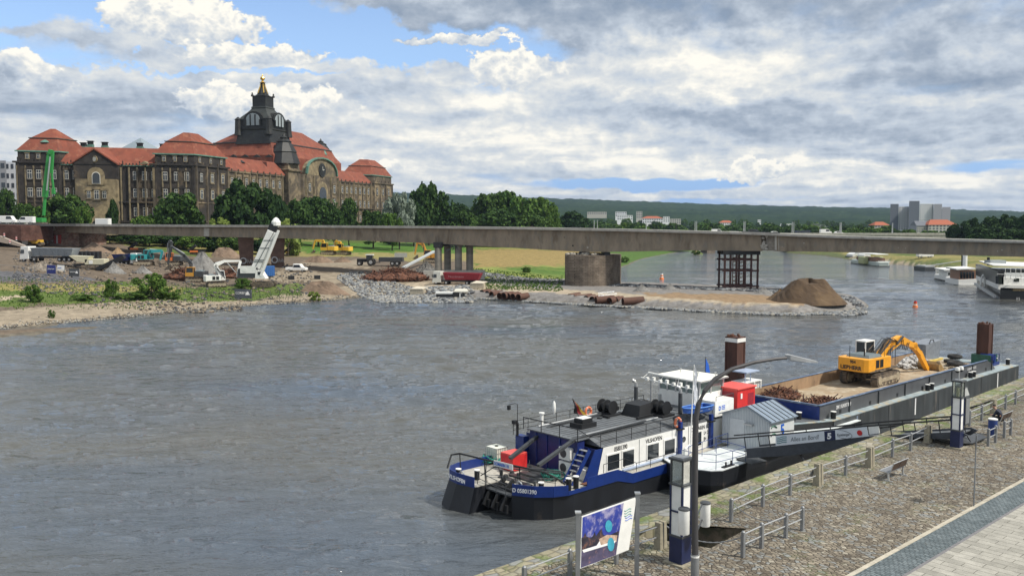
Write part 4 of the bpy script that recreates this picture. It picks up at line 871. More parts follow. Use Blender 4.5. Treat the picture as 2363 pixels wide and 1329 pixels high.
    # names on the stern plates
    T.text('VILSHOFEN', .36, M_txtw, (-3.87, 7.05, 1.66), Vector((-.08, -1, 0)), (0, 0, 1), sx=.98, bold=.008)
    T.text('D 05801390', .34, M_txtw, (-2.83, 2.22, 1.62), Vector((.62, -1.15, 0)), (0, 0, 1), sx=.9, bold=.008)
    for s, w in ((-3.2, 6.9), (-2.5, 5.9), (-1.4, 1.2), (.1, .35), (.75, .35)): bollard(T, s, w, 1.5, .75 if w < .5 else .6, .17)
    for s, w in ((-3.5, 6.2), (-2.35, 2.1)):
        q = T.mb(); q.torus((s, w, 1.95), .22, .05, 'x', 12, 6); T.put(q, 'fairlead', M_lgrey)
    q = T.mb(); rr = random.Random(6)
    for i in range(5): q.box(-1.2+i*.75, -.75+i*.75, 2.6+.2*i, 5.4-.2*i, 1.5, 1.56+.05*(i % 3))
    for i in range(9): x, y = rr.uniform(-1.0, 1.8), rr.uniform(1.4, 6.6); q.cyl((x, y, 1.5), (x, y, 1.5+rr.uniform(.1, .45)), rr.uniform(.06, .18), n=8)
    q.beam((-1.4, 5.6, 2.2), (.9, 1.6, 2.15), .14, .06); q.beam((-1.1, 5.9, 2.2), (1.2, 1.9, 2.15), .14, .06); T.put(q, 'deck_gear', M_dgrey)
    q = T.mb(); q.box(1.6, 3.0, .3, .78, 1.5, 1.56); T.put(q, 'red_mat', M_rust)
    for w in (2.6, 3.4, 4.6, 5.6): T.box('wall_stiffener', M_blue, 2.44, 2.5, w, w+.07, 1.6, 3.8)
    for s in (7.3, 12.7, 15.1, 17.2, 20.1): T.box('wall_seam', M_grey, s, s+.03, .775, .80, 1.6, 3.4)
    # mast with stern lamp at the far corner
    q = T.mb(); q.box(2.1, 2.6, 6.5, 7.3, 1.5, 3.4); T.put(q, 'corner_locker', M_blue)
    q = T.mb(); q.cyl((2.0, 7.0, 3.4), (2.0, 7.0, 4.3), .09, n=8); q.tube([(2.0, 7.0, 4.3), (2.0, 7.0, 5.55), (1.9, 7.1, 5.62), (1.5, 7.3, 5.55)], .025, 6); q.box(1.4, 1.58, 7.2, 7.38, 5.2, 5.5); q.box(1.75, 2.05, 7.0, 7.3, 4.2, 4.45); T.put(q, 'stern_light_mast', M_black)
    q = T.mb(); q.cyl((3.9, 6.6, 3.7), (3.9, 6.6, 4.7), .13, n=12); q.cyl((3.9, 6.6, 4.7), (3.9, 6.6, 4.78), .2, n=12); T.put(q, 'vent_pipe', M_white, smooth=True)
    q = T.mb(); q.lathe([(.02, -.5), (.1, -.3), (.13, 0), (.1, .35), (.02, .5)], (5.2, 6.7, 4.9), 10); T.put(q, 'fender', M_white, smooth=True)
    # hatch with white lid
    q = T.mb(); q.box(4.7, 6.2, 3.6, 4.7, zr, zr+.35); h_ = T.put(q, 'hatch', M_black); q = T.mb(); q.box(4.95, 5.95, 3.75, 4.55, zr+.35, zr+.62); q.mat(1).box(5.0, 5.9, 3.8, 4.5, zr+.62, zr+.67); q.build('lid', [M_black, M_white], h_, bevel=.02)
    # winches
    for s, w in ((9.5, 5.6), (12.2, 2.9)):
        q = T.mb(); q.box(s-.7, s+.7, w-.75, w+.75, zr, zr+.15)
        for k in (-.55, 0, .5): q.cyl((s, w+k-.04, zr+.62), (s, w+k+.04, zr+.62), .5, n=18)
        q.cyl((s, w-.5, zr+.62), (s, w+.5, zr+.62), .28, n=14); q.cyl((s+.5, w-.6, zr+.5), (s+.5, w+.6, zr+.5), .16, n=10); T.put(q, 'winch', M_black, smooth=True)
    q = T.mb(); q.hexa([(10.2, 3.2, zr), (12.0, 3.2, zr), (12.0, 4.9, zr), (10.2, 4.9, zr)], [(10.5, 3.4, zr+.85), (11.8, 3.4, zr+.95), (11.8, 4.7, zr+.95), (10.5, 4.7, zr+.85)]); q.box(9.8, 12.6, 3.0, 3.15, zr+.02, zr+.2)
    for k in range(4): q.torus((12.0+.1*k, 3.6+k*.3, zr+.55), .3, .1, 'y', 14, 6)
    T.put(q, 'windlass_housing', M_black)
    q = T.mb()
    for i in range(9): a = i*.7; q.box(8+a*.8, 8.2+a*.8, 4.9-.25*math.sin(i*2), 5.2, zr, zr+.1+.08*(i % 3))
    T.put(q, 'deck_fitting', M_black)
    # exhaust stacks
    for s, w in ((13.2, 6.0), (13.6, 2.2)):
        q = T.mb(); q.cyl((s, w, zr), (s, w, zr+1.55), .15, n=12); st = T.put(q, 'exhaust_stack', M_dgrey, smooth=True)
        q = T.mb(); q.tube([(s, w, zr+1.5), (s, w, zr+1.8), (s-.06, w+.06, zr+1.95), (s-.2, w+.2, zr+2.03)], .13, 10); q.build('elbow', M_lgrey, st, smooth=True)
    # wheelhouse
    wh = T.box('wheelhouse', M_white, 15.95, 19.0, 2.25, 6.0, 3.62, 5.05, bev=.02)
    q = T.mb(); q.hexa([(16.0, 2.3, 5.05), (18.95, 2.3, 5.05), (18.95, 5.95, 5.05), (16.0, 5.95, 5.05)], [(16.05, 2.35, 5.98), (19.0, 2.35, 5.98), (19.0, 5.9, 5.98), (16.05, 5.9, 5.98)]); q.build('window_band', mat('wheelhouse_glass', (.16, .21, .20), .1, var=.3, vs=.8, spec=.8), wh)
    q = T.mb()
    for s, w in ((16, 2.3), (18.95, 2.3), (16, 5.95), (16, 3.4), (16, 4.4), (16, 5.2), (17.4, 2.3)): q.beam((s, w, 5.0), (s+.04, w, 6.0), .15)
    q.build('mullion', M_lgrey, wh)
    q = T.mb(); q.box(15.7, 19.3, 1.95, 6.3, 5.98, 6.08); q.mat(1).box(15.75, 19.25, 2.0, 6.25, 6.08, 6.11); q.build('roof', [M_lgrey, mat('cream_roof', (.78, .76, .68), .6, var=.06)], wh)
    q = T.mb(); q.cyl((16, 5.9, 3.6), (16, 5.9, 4.6), .17, n=10); q.cyl((14.9, 5.9, 3.95), (14.9, 5.9, 6.3), .09, n=8); T.put(q, 'mast_column', M_lgrey)
    q = T.mb(); q.tube([(14.9, 6.2, 6.35), (14.9, 5.2, 6.3), (15.3, 2.2, 6.15)], .07, 8); q.tube([(14.4, 6.5, 6.0), (14.5, 5, 5.85), (15.0, 1.9, 5.6)], .045, 6)
    for k in range(8): a = Vector((14.5, 6, 5.9)).lerp(Vector((15, 2, 5.65)), k/7); q.box(a.x-.12, a.x+.12, a.y-.1, a.y+.1, a.z-.1, a.z+.16+.1*(k % 2))
    for k in range(4): a = Vector((14.9, 6.2, 6.3)).lerp(Vector((15.3, 2.2, 6.1)), k/3); b_ = Vector((14.45, 6.4, 5.95)).lerp(Vector((15, 1.9, 5.6)), k/3); q.tube([a, b_], .025, 5)
    T.put(q, 'folding_mast', M_white)
    q = T.mb()
    for s, w in ((16.4, 3), (17.5, 3.5), (18.5, 2.6), (18.0, 5.5)): q.cyl((s, w, 6.1), (s, w, 6.4), .03, n=6); q.cyl((s, w, 6.38), (s, w, 6.42), .09, n=8)
    T.put(q, 'roof_antenna', M_lgrey)
    T.box('bow_wall', M_blue, 22.0, 22.3, 1.0, 7.2, 1.5, 3.5)
    # generator, spud frame
    lifebuoy('lifebuoy', 'orange lifebuoy on the far railing behind the winch', WF(9.2, 7.15, 4.0), 'y', rz=TH); lifebuoy('lifebuoy', 'orange lifebuoy on the near railing above the boat name', WF(11.5, .82, 3.9), 'y', rz=TH)
push_boat()
def boxthing(name, label, cat, m, s0, s1, w0, w1, z0, z1, bev=.02, part='body', extra=None, group=None):
    T = TF(name, label, cat, (s0+s1)/2, (w0+w1)/2, z0, group); T.box(part, m, s0, s1, w0, w1, z0, z1, bev=bev); return T
def cargo_on_boat():
    s, w = locF(1146, 1066, 1.5); T = TF('liquid_tank', 'white caged liquid tank on the stern deck of the push boat', 'tank', s, w, 1.5)
    x0, x1, y0, y1, z0, z1 = s-.5, s+.5, w-.6, w+.6, 1.62, 2.62
    T.box('bottle', mat('tank_white', (.68, .70, .60), .5, var=.06), x0+.03, x1-.03, y0+.03, y1-.03, z0, z1-.02, bev=.04); T.box('pallet', M_dgrey, x0, x1, y0, y1, 1.5, 1.62); q = T.mb()
    for i in range(7):
        f = i/6; q.box(x0, x0+.02, y0+f*1.18, y0+f*1.18+.025, z0, z1); q.box(x1-.02, x1, y0+f*1.18, y0+f*1.18+.025, z0, z1); q.box(x0+f*.98, x0+f*.98+.025, y0, y0+.02, z0, z1)
    for i in range(4): z = z0+i*.32; q.box(x0-.01, x0+.01, y0, y1, z, z+.025); q.box(x0, x1, y0-.01, y0+.01, z, z+.025)
    T.put(q, 'cage', M_lgrey); q = T.mb(); q.cyl((s, w, z1-.02), (s, w, z1+.05), .1, n=12); T.put(q, 'filler_cap', M_black)
    s, w = .75, 6.15; T = TF('red_tank', 'red box-shaped fuel tank beside the white caged tank', 'tank', s, w, 1.5); q = T.mb(); q.hexa([(s-.5, w-.6, 1.55), (s+.8, w-.6, 1.55), (s+.8, w+.6, 1.55), (s-.5, w+.6, 1.55)], [(s-.5, w-.6, 2.55), (s+.8, w-.6, 2.55), (s+.8, w+.6, 2.55), (s-.5, w+.6, 2.55)]); T.put(q, 'body', M_red, bevel=.03)
    T.box('lid', mat('red_lid', (.7, .09, .07), .4, var=.08), s-.5, s+.8, w-.6, w+.6, 2.555, 2.66, bev=.03)
    # green ropes
    for px, py, lab in ((1130, 1060, 'heap of green mooring rope below the white caged tank'), (1278, 1096, 'heap of green mooring rope at the foot of the blue stairs')):
        s, w = locF(px, py, 1.75); t = MB((s, w, 1.5)); rnd = random.Random(px)
        for k in range(12):
            c = (s+rnd.uniform(-.3, .3), w+rnd.uniform(-.4, .4), 1.62+k*.03); R0 = rnd.uniform(.25, .5); pts = [(c[0]+R0*math.cos(a*.6+k)*1.0, c[1]+R0*math.sin(a*.6+k)*1.2, c[2]+.12*math.sin(a*1.3+k)) for a in range(12)]; t.tube(pts, .045, 5)
        o = t.build('rope_heap', mat('rope_green', (.03, .22, .17), .8, var=.4, vs=5), smooth=True); o.location = WF(s, w, 1.5); o.rotation_euler.z = TH; tag(o, lab, 'rope', 'green ropes on the stern')
    # flags
    T = TF('flag', 'drooping black, red and gold flag on a leaning pole above the roof deck', 'flag', 5.2, 4.3, 4.5); q = T.mb(); q.cyl((5.6, 4.6, 4.3), (4.75, 4.5, 5.95), .025, n=6); T.put(q, 'pole', M_black)
    q = T.mb(); top = Vector((4.78, 4.5, 5.9))
    for k, mi in enumerate((0, 1, 2)):
        q.mat(mi)
        for j in range(5):
            a = lambda u, v: top+Vector((.12+.62*u*v*.8, -.75*u*v+.05*math.sin(v*9+k), -v*1.0-.1*u)); u0, u1 = k/3, (k+1)/3; q.add([a(u0, j/5), a(u1, j/5), a(u1, (j+1)/5), a(u0, (j+1)/5)], [(0, 1, 2, 3)])
    T.put(q, 'cloth', [mat('flag_black', (.02, .02, .02), .8, var=0), mat('flag_red', (.3, .02, .02), .8, var=0), mat('flag_gold', (.5, .3, .02), .8, var=0)])
    s, z0 = hitF(1593, 1010, -.4); s2, z2 = hitF(1602, 841, -.4); T = TF('flag', 'furled white banner flag on a white pole beside the blue dinghy', 'flag', s, -.4, 2); q = T.mb(); q.tube([(s, -.4, 1.9), (s+(s2-s)*.5, -.4, (z0+z2)/2), (s2, -.4, z2)], .045, 6, r1=.03); T.put(q, 'pole', M_white)
    q = T.mb(); pts = []
    for j in range(9): f = j/8; zz = z2-.1-f*2.6; pts.append((zz, .08+.34*math.sin(f*2.6)+.05*math.sin(f*12)))
    vs = []
    for zz, wd in pts:
        for i in range(5): f = i/4; vs.append((s2-(z2-zz)*.02+.03+wd*f, -.4+.09*math.sin(f*7+zz*3), zz-f*.18))
    q.add(vs, [(j*5+i, j*5+i+1, (j+1)*5+i+1, (j+1)*5+i) for j in range(8) for i in range(4)]); T.put(q, 'cloth', mat('flag_white', (.74, .76, .80), .8, var=.06), smooth=True)
    T = TF('flag', 'small blue pennant on a thin mast behind the wheelhouse', 'flag', 20, 4.6, 4); q = T.mb(); q.cyl((20, 4.6, 3.6), (20, 4.6, 7.2), .03, n=6); T.put(q, 'mast', M_black); q = T.mb(); q.slab([(20.03, 4.6, 7.1), (20.35, 4.55, 6.6), (20.5, 4.5, 5.9), (20.05, 4.6, 6.0)], (0, .02, 0)); T.put(q, 'cloth', M_txtblue)
    # dinghy
    s, w = 13.3, 1.1; T = TF('dinghy', 'small blue rowing dinghy hanging beside the wheelhouse', 'dinghy', s, w, 3.9); q = T.mb(); V = []; prof = [(0, .0), (.1, .34), (.35, .52), (.6, .58), (.85, .55), (1, .45)]; L = 3.0
    for f, b in prof:
        x = s-.8+f*L; 
        for a, zz in ((-1, .62), (-.8, .25), (0, .02+.3*(1-f)**3), (.8, .25), (1, .62)): V.append((x, w+b*a, 3.98+zz+.12*(1-f)**2))
    F_ = [(i*5+j, i*5+j+1, (i+1)*5+j+1, (i+1)*5+j) for i in range(5) for j in range(4)]+[(25, 26, 27, 28, 29)]; q.add(V, F_); T.put(q, 'hull', mat('dinghy_blue', (.03, .10, .38), .5, var=.15), smooth=True)
    q = T.mb(); ring = [V[i*5] for i in range(6)]; ring2 = [V[i*5+4] for i in range(6)]; q.tube(ring, .05, 6); q.tube(ring2, .05, 6); q.tube([ring[-1], ring2[-1]], .05, 6); q.mat(1)
    for f in (.45, .75): q.box(s-.8+f*L, s-.55+f*L, w-.5, w+.5, 4.38, 4.42)
    T.put(q, 'gunwale', [mat('dinghy_rim', (.08, .22, .6), .5, var=.1), M_lgrey])
    # red generator
    T = boxthing('generator', 'bright red generator box standing at the bow of the push boat', 'generator', M_red, 18.9, 21.3, .9, 3.0, 3.62, 5.2); T.box('roof', mat('red_lid', (.7, .09, .07), .4), 18.8, 21.4, .8, 3.1, 5.2, 5.32, bev=.03); T.box('louvre', M_mred, 20.3, 21.1, .885, .9, 3.9, 4.8); T.box('lamp', M_white, 19.3, 19.5, .85, .9, 4.5, 4.9); T.box('side_door', M_mred, 18.88, 18.9, 1.2, 2.6, 3.8, 5.0)
cargo_on_boat()
# ---------------------------------------------------------------- excavator builder (x = forward, y = left, z = up)
def excavator(label, loc, rz, paint, boom, stick, bucket, scale=1.0, house=0.0, trk=(4.6, 2.9, .62, 1.05), hw=2.9, cabp=None, group=None, text=None, big=False, tool='bucket', rear=2.9, name='excavator'):
    t = thing(name, label, 'excavator', loc, rz, group); S = scale; L, G, W, HT = trk
    mk = lambda: MB()
    def fin(q, nm, m, par=None, **k): q.v = [(x*S, y*S, z*S) for x, y, z in q.v]; return q.build(nm, m, par or t, **k)
    for sy in (-1, 1):
        q = mk(); y0 = sy*G/2; r = HT/2; prof = []
        for i in range(9): a = math.pi/2+math.pi*i/8; prof.append((-L/2+r+r*math.cos(a), r+r*math.sin(a)))
        for i in range(9): a = -math.pi/2+math.pi*i/8; prof.append((L/2-r+r*math.cos(a), r+r*math.sin(a)))
        q.slab([(x, y0-W/2, z) for x, z in prof], (0, W, 0))
        if big or S > .8:
            P2 = prof+prof[:1]
            for (xa, za), (xb, zb) in zip(P2[:-1], P2[1:]):
                dl = math.hypot(xb-xa, zb-za); n = max(1, int(dl/.22))
                for i in range(n): f = (i+.5)/n; x, z = xa+(xb-xa)*f, za+(zb-za)*f; nx, nz = x-max(min(x, L/2-r), -L/2+r), z-r; l = math.hypot(nx, nz) or 1; q.beam((x-nx/l*.02, y0, z-nz/l*.02), (x+nx/l*.05, y0, z+nz/l*.05), W+.02, .06, up=(0, 0, 1) if abs(nx) > abs(nz) else (1, 0, 0)) if False else q.box(x-.05, x+.05, y0-W/2-.01, y0+W/2+.01, z-.05, z+.05)
        tr = fin(q, 'track', M_tracks)
        q = mk(); q.box(-L/2+r, L/2-r, y0-W/2-.04, y0+W/2+.04, r-.16, r+.2)
        for x in (-L/2+r, L/2-r): q.cyl((x, y0-W/2-.05, r), (x, y0+W/2+.05, r), r*.68, n=14)
        for i in range(5): x = -L/2+r+(L-2*r)*(i+.5)/5; q.cyl((x, y0-W/2-.05, .2), (x, y0+W/2+.05, .2), .13, n=8)
        fin(q, 'track_frame', mat('track_frame_dust', (.33, .28, .2), .8, var=.25), tr)
    q = mk(); q.box(-1.1, 1.1, -G/2, G/2, HT*.4, HT*.85); q.cyl((0, 0, HT*.8), (0, 0, HT+.22), .85, n=20); fin(q, 'undercarriage', M_tracks)
    hs = bpy.data.objects.new('house', None); hs.name = 'upper_body'; hz = HT+.22; c, s_ = math.cos(house), math.sin(house)
    COL.objects.link(hs); hs.parent = t; hs.rotation_euler.z = house
    k = hw/2; F_ = 2.0*hw/2.9
    q = mk(); q.box(-rear+.6, F_, -k, k, hz, hz+.18); fin(q, 'deck_frame', M_tracks, hs)
    q = mk(); pl = [(-rear, -k+.35), (-rear+.35, -k), (-rear+1.5, -k), (-rear+1.5, k), (-rear+.35, k), (-rear, k-.35)]; q.prism(pl, hz+.05, hz+1.3); fin(q, 'counterweight', paint, hs, bevel=.06*S)
    q = mk(); q.box(-rear+1.5, F_*.45, -k+.02, -k+1.05, hz+.18, hz+1.28); q.box(-rear+1.5, -.2, -k+1.05, k-.02, hz+.18, hz+1.28); fin(q, 'engine_cover', paint, hs, bevel=.04*S)
    q = mk(); q.hexa([(-rear+.8, -k+.25, hz+1.3), (-.3, -k+.25, hz+1.3), (-.3, k-.5, hz+1.3), (-rear+.8, k-.5, hz+1.3)], [(-rear+1.1, -k+.4, hz+1.58), (-.4, -k+.4, hz+1.55), (-.4, k-.7, hz+1.55), (-rear+1.1, k-.7, hz+1.58)]); fin(q, 'engine_hood', mat('hood_grey', (.13, .16, .17), .6, var=.1), hs, bevel=.03*S)
    q = mk()
    for i in range(2): q.box(-rear+1.65+i*.75, -rear+2.25+i*.75, -k+.0, -k+.015, hz+.35, hz+1.1)
    fin(q, 'louvre', M_black, hs)
    q = mk(); q.cyl((-rear+.5, k*.3, hz+1.3), (-rear+.5, k*.3, hz+2.4), .035, n=6); q.cyl((-rear+.9, -k*.5, hz+1.5), (-rear+.9, -k*.5, hz+2.2), .06, n=8); fin(q, 'mast', M_black, hs)
    cx0, cx1, cy0, cy1, cz0, cz1 = -.05, 1.75, k-1.05, k, hz+.18, hz+2.15+(.3 if big else 0)
    q = mk(); q.hexa([(cx0, cy0, cz0), (cx1+.1, cy0, cz0), (cx1+.1, cy1, cz0), (cx0, cy1, cz0)], [(cx0, cy0, cz0+.85), (cx1+.15, cy0, cz0+.85), (cx1+.15, cy1, cz0+.85), (cx0, cy1, cz0+.85)])
    for x, y in ((cx0+.05, cy0+.05), (cx1, cy0+.05), (cx0+.05, cy1-.05), (cx1, cy1-.05)): q.beam((x, y, cz0+.8), (x if x < 1 else x-.15, y, cz1), .1)
    q.box(cx0-.03, cx1-.1, cy0-.03, cy1+.03, cz1-.02, cz1+.1); cb = fin(q, 'cab', cabp or paint, hs)
    q = mk(); q.hexa([(cx0+.05, cy0+.04, cz0+.85), (cx1+.05, cy0+.04, cz0+.85), (cx1+.05, cy1-.04, cz0+.85), (cx0+.05, cy1-.04, cz0+.85)], [(cx0+.05, cy0+.04, cz1-.02), (cx1-.13, cy0+.04, cz1-.02), (cx1-.13, cy1-.04, cz1-.02), (cx0+.05, cy1-.04, cz1-.02)]); fin(q, 'cab_glass', M_glass, cb)
    # boom, stick, rams and bucket: lists of (x, z) in house axes
    bw = .48*hw/2.9; bs = [(x, 0, z) for x, z in boom]; n = len(bs)
    hgt_ = [1.0, 1.35, 1.0, .62, .5]
    q = mk()
    for i in range(n-1): bk_ = .70 if big else .62; q.beam(bs[i], bs[i+1], bw, bk_*hgt_[min(i, 4)]*hw/2.9, h1=bk_*hgt_[min(i+1, 4)]*hw/2.9)
    for p in bs[1:-1]: q.cyl((p[0], -bw/2, p[2]), (p[0], bw/2, p[2]), .36*hw/2.9, n=12)
    bo = fin(q, 'boom', paint, hs)
    q = mk(); mid = bs[1]
    for y in (-bw*.85, bw*.85): q.cyl((bs[0][0]+.7, y, bs[0][2]-.15), (mid[0]*.75+bs[0][0]*.25, y, mid[2]*.75+bs[0][2]*.25), .13, n=8); q.cyl((mid[0]*.75+bs[0][0]*.25, y, mid[2]*.75+bs[0][2]*.25), mid and (mid[0], y, mid[2]), .07, n=8)
    fin(q, 'boom_ram', M_dgrey, hs)
    st = [(x, 0, z) for x, z in stick]
    q = mk()
    for i in range(len(st)-1): q.beam(st[i], st[i+1], bw*.8, .55*hw/2.9 if i == 0 else .6*hw/2.9, h1=.34*hw/2.9)
    so = fin(q, 'stick', paint, hs)
    q = mk(); a = Vector(bs[-2])+Vector((0, 0, .45)); b = Vector(st[0])+Vector((0, 0, .12)); q.cyl(a, a.lerp(b, .6), .12, n=8); q.cyl(a.lerp(b, .6), b, .065, n=8); c_ = Vector(st[0]).lerp(Vector(st[-1]), .15); d_ = Vector(st[0]).lerp(Vector(st[-1]), .8); o_ = Vector((.4, 0, .15)) if not big else Vector((.38, 0, .22)); q.cyl(c_+o_, d_+o_, .09, n=8); fin(q, 'stick_ram', M_lgrey if not big else M_dgrey, hs)
    if tool == 'bucket':
        bx, bz, br, ang = bucket; q = mk(); pr = []
        for i in range(8): a = ang+i*.42; pr.append((bx+br*math.cos(a), bz+br*.8*math.sin(a)))
        bwid = (1.1 if not big else 2.1)*hw/2.9
        q.slab([(x, -bwid/2, z) for x, z in pr], (0, bwid, 0))
        for i in range(4): y = -bwid/2+bwid*(i+.15)/4; q.beam((pr[-1][0], y+.08, pr[-1][1]), (pr[-1][0]+(pr[-1][0]-pr[-2][0])*.5, y+.08, pr[-1][1]+(pr[-1][1]-pr[-2][1])*.5), .12, .06)
        fin(q, 'bucket', mat('bucket_dusty_yellow', (.33, .21, .08), .7, var=.3, vs=2, col2=(.12, .09, .05), c2=(.45, .65)) if big else M_tracks, so)
    else:
        bx, bz, br, ang = bucket; q = mk()
        for sx in (-1, 1): q.beam((bx, 0, bz), (bx+sx*br*.5, 0, bz-br*.6), .5, .18); q.beam((bx+sx*br*.5, 0, bz-br*.6), (bx+sx*br*.15, 0, bz-br*1.2), .5, .15, w1=.3, h1=.05)
        q.cyl((bx, -.2, bz), (bx, .2, bz), .3, n=10); fin(q, 'grapple', M_dgrey, so)
    if big:
        q = mk(); rr = random.Random(5)
        for i in range(16):
            y = -.5+i*.065; q.tube([(boom[0][0]-.2, y, hz+1.0), (boom[0][0]-.3+rr.uniform(-.25, .2), y, boom[1][1]*.75+rr.uniform(-.3, .3)), (boom[1][0]-.5+rr.uniform(-.15, .15), y, boom[1][1]+.55+rr.uniform(-.15, .3)), (boom[1][0]+.5, y*.8, boom[1][1]+.45), (boom[1][0]+1.2, y*.7, boom[1][1]+.2)], .035, 5)
        for y in (-.35, .35):
            for kx in (0, .35): q.tube([(boom[2][0]-.2+kx, y, boom[2][1]), (boom[2][0]+kx, y*1.2, boom[2][1]-.9), (boom[2][0]+.6+kx, y*1.2, boom[2][1]-1.1), (boom[2][0]+1.1+kx, y, boom[2][1]-.4)], .04, 5)
        fin(q, 'hydraulic_hose', M_black, hs)
        q = mk(); q.beam((boom[1][0]+.6, -bw*.8, boom[1][1]+.1), (boom[2][0], -bw*.8, boom[2][1]+.3), .16); q.beam((boom[1][0]+.6, bw*.8, boom[1][1]+.1), (boom[2][0], bw*.8, boom[2][1]+.3), .16); fin(q, 'adjusting_ram', M_dgrey, hs)
        q = mk(); q.tube([(-.3, -k+.05, hz+1.3), (-.3, -k+.05, hz+2.2), (.9, -k+.05, hz+2.2), (.9, -k+.05, hz+1.0)], .03, 6); q.tube([(1.3, -k+.1, hz+1), (1.3, -k+.1, hz+1.9), (1.9, -k+.1, hz+1.9), (1.9, -k+.1, hz+.3)], .03, 6); fin(q, 'handrail', M_black, hs)
    if text:
        for body, size, p, xd, yd in text(k, rear, hz): 
            o = text_mesh('lettering', body, size*S, M_txtb, Vector(p)*S, xd, yd, hs, .003, bold=.02, align='CENTER')
    return t

# ---------------------------------------------------------------- barge
def barge():
    T = TF('barge', 'long grey cargo barge with blue coaming edge lying along the quay', 'barge', 45, 2.3, 0)
    M_bside = mat('barge_side', (.05, .057, .062), .55, var=.35, vs=.8, stretch=(1.2, 1, .25), col2=(.13, .12, .11), c2=(.55, .7), c2s=1.1); M_coam = mat('barge_coaming', (.085, .09, .10), .5, var=.15, vs=.8, stretch=(1, 1, .4), col2=(.2, .17, .14), c2=(.66, .8)); M_walk = mat('walkway_paint', (.30, .36, .38), .6, var=.25, vs=1.5, col2=(.42, .37, .27), c2=(.5, .62), c2s=.6)
    M_rim = mat('coaming_rim_blue', (.08, .12, .20), .45, var=.15, col2=(.2, .25, .33), c2=(.5, .6), c2s=.8); M_tan = mat('coaming_inside', (.30, .20, .12), .85, var=.3, vs=.8, stretch=(1, 1, .4), col2=(.12, .08, .06), c2=(.6, .75), c2s=1.2)
    w0, w1 = -2.5, 7.0; s0, s1 = 27.3, 68.3
    q = T.mb(); q.prism([(s0, w0), (s1, w0), (s1, w1), (s0, w1)], -.6, 2.12); T.put(q, 'hull', M_bside)
    q = T.mb(); q.hexa([(s0, w0+.02, -.6), (s0, w1-.02, -.6), (s0-.5, w1-.4, -.3), (s0-.5, w0+.8, -.3)], [(s0, w0+.02, 2.1), (s0, w1-.02, 2.1), (s0-4.2, w1-.8, 2.1), (s0-4.0, w0+1.6, 2.1)]); T.put(q, 'bow', M_black)
    q = T.mb(); q.prism([(s0-3.9, w0+1.7), (s0, w0+.04), (s1-.02, w0+.02), (s1-.02, w1-.02), (s0, w1-.04), (s0-4.1, w1-.9)], 2.122, 2.19); T.put(q, 'walkway', M_walk)
    q = T.mb(); q.prism([(s0-3.6, w0+1.9), (s0-.4, w0+.5), (s0-.4, w1-.5), (s0-3.7, w1-1)], 2.193, 2.22); T.put(q, 'bow_deck', M_deck)
    c0, c1, a0, a1 = 26.4, 61.2, -1.7, 6.15
    q = T.mb(); q.box(c0, c1, a0, a0+.12, 2.19, 3.36); q.box(c0, c1, a1-.12, a1, 2.19, 3.36); q.hexa([(c1, a0, 2.19), (c1+2.4, a0, 2.19), (c1+2.4, a0+.12, 2.19), (c1, a0+.12, 2.19)], [(c1, a0, 3.36), (c1+1.4, a0, 2.9), (c1+1.4, a0+.12, 2.9), (c1, a0+.12, 3.36)]); T.put(q, 'coaming', M_coam)
    q = T.mb(); q.box(c0+.1, c1, a0+.125, a0+.15, 2.2, 3.33); q.box(c0+.1, c1, a1-.15, a1-.125, 2.2, 3.33); T.put(q, 'coaming_lining', M_tan)
    q = T.mb(); q.box(c0-.02, c1, a0-.08, a0+.18, 3.36, 3.42); q.box(c0-.02, c1, a1-.18, a1+.08, 3.36, 3.42); q.box(c0-.08, c0+.14, a0+.18, a1-.18, 3.3, 3.42); T.put(q, 'coaming_rim', M_rim)
    T.box('front_coaming', M_blue, c0-.02, c0+.1, a0, a1, 2.19, 3.3)
    # cargo floor: a bed of pale gravel
    rs = np.random.RandomState(2); xs = np.linspace(c0+.2, c1+3, 90); ys = np.linspace(a0+.16, a1-.16, 24); X, Y = np.meshgrid(xs, ys); P = np.stack([X.ravel(), Y.ravel()], 1); Z = 2.34+(fbm(P, .5, 4)-.47)*.35+rs.uniform(-.02, .02, len(P))
    o = grid_mesh('gravel_bed', np.stack([P[:, 0]-45, P[:, 1]-2.3, Z], 1), 24, 90, mat('barge_gravel', (.36, .29, .20), .95, var=.25, vs=.6, bump=.05, bs=5, col2=(.30, .215, .13), c2=(.45, .62), c2s=.35, c2b=(.45, .39, .29))); o.parent = T.t
    for i in range(7):
        s = c0+3.2+i*5.2; T.box('drain_port', M_black, s, s+.35, a0-.012, a0-.001, 2.3, 2.6); q = T.mb(); q.box(s+1.6, s+1.68, a0-.1, a0-.001, 2.2, 3.25); T.put(q, 'stiffener', M_bside); T.box('hull_seam', M_black, s+2, s+2.03, w0-.012, w0-.001, .1, 2.1)
    for s in (31, 42, 52.5, 62): T.box('draught_mark', M_txtw if s != 31 else M_rim, s, s+.22, w0-.014, w0-.002, .5, 2.0)
    for s in (32.9, 33.8): bollard(T, s-8.2, -.6+.2, 2.2, .55, .2)
    for s in (45.6, 46.5, 55.8, 56.6, 27.9): bollard(T, s, -2.1, 2.19, .55, .2)
    T.text('DM 11 RUHORT 8029', .42, M_txtw, (hitF(1930, 932, -1.71)[0], -1.715, 2.72), sx=.62, bold=.006)
    T.text('D 80 ROTEN 8 DG', .35, M_txtw, (56.0, -1.715, 2.85), sx=.8)
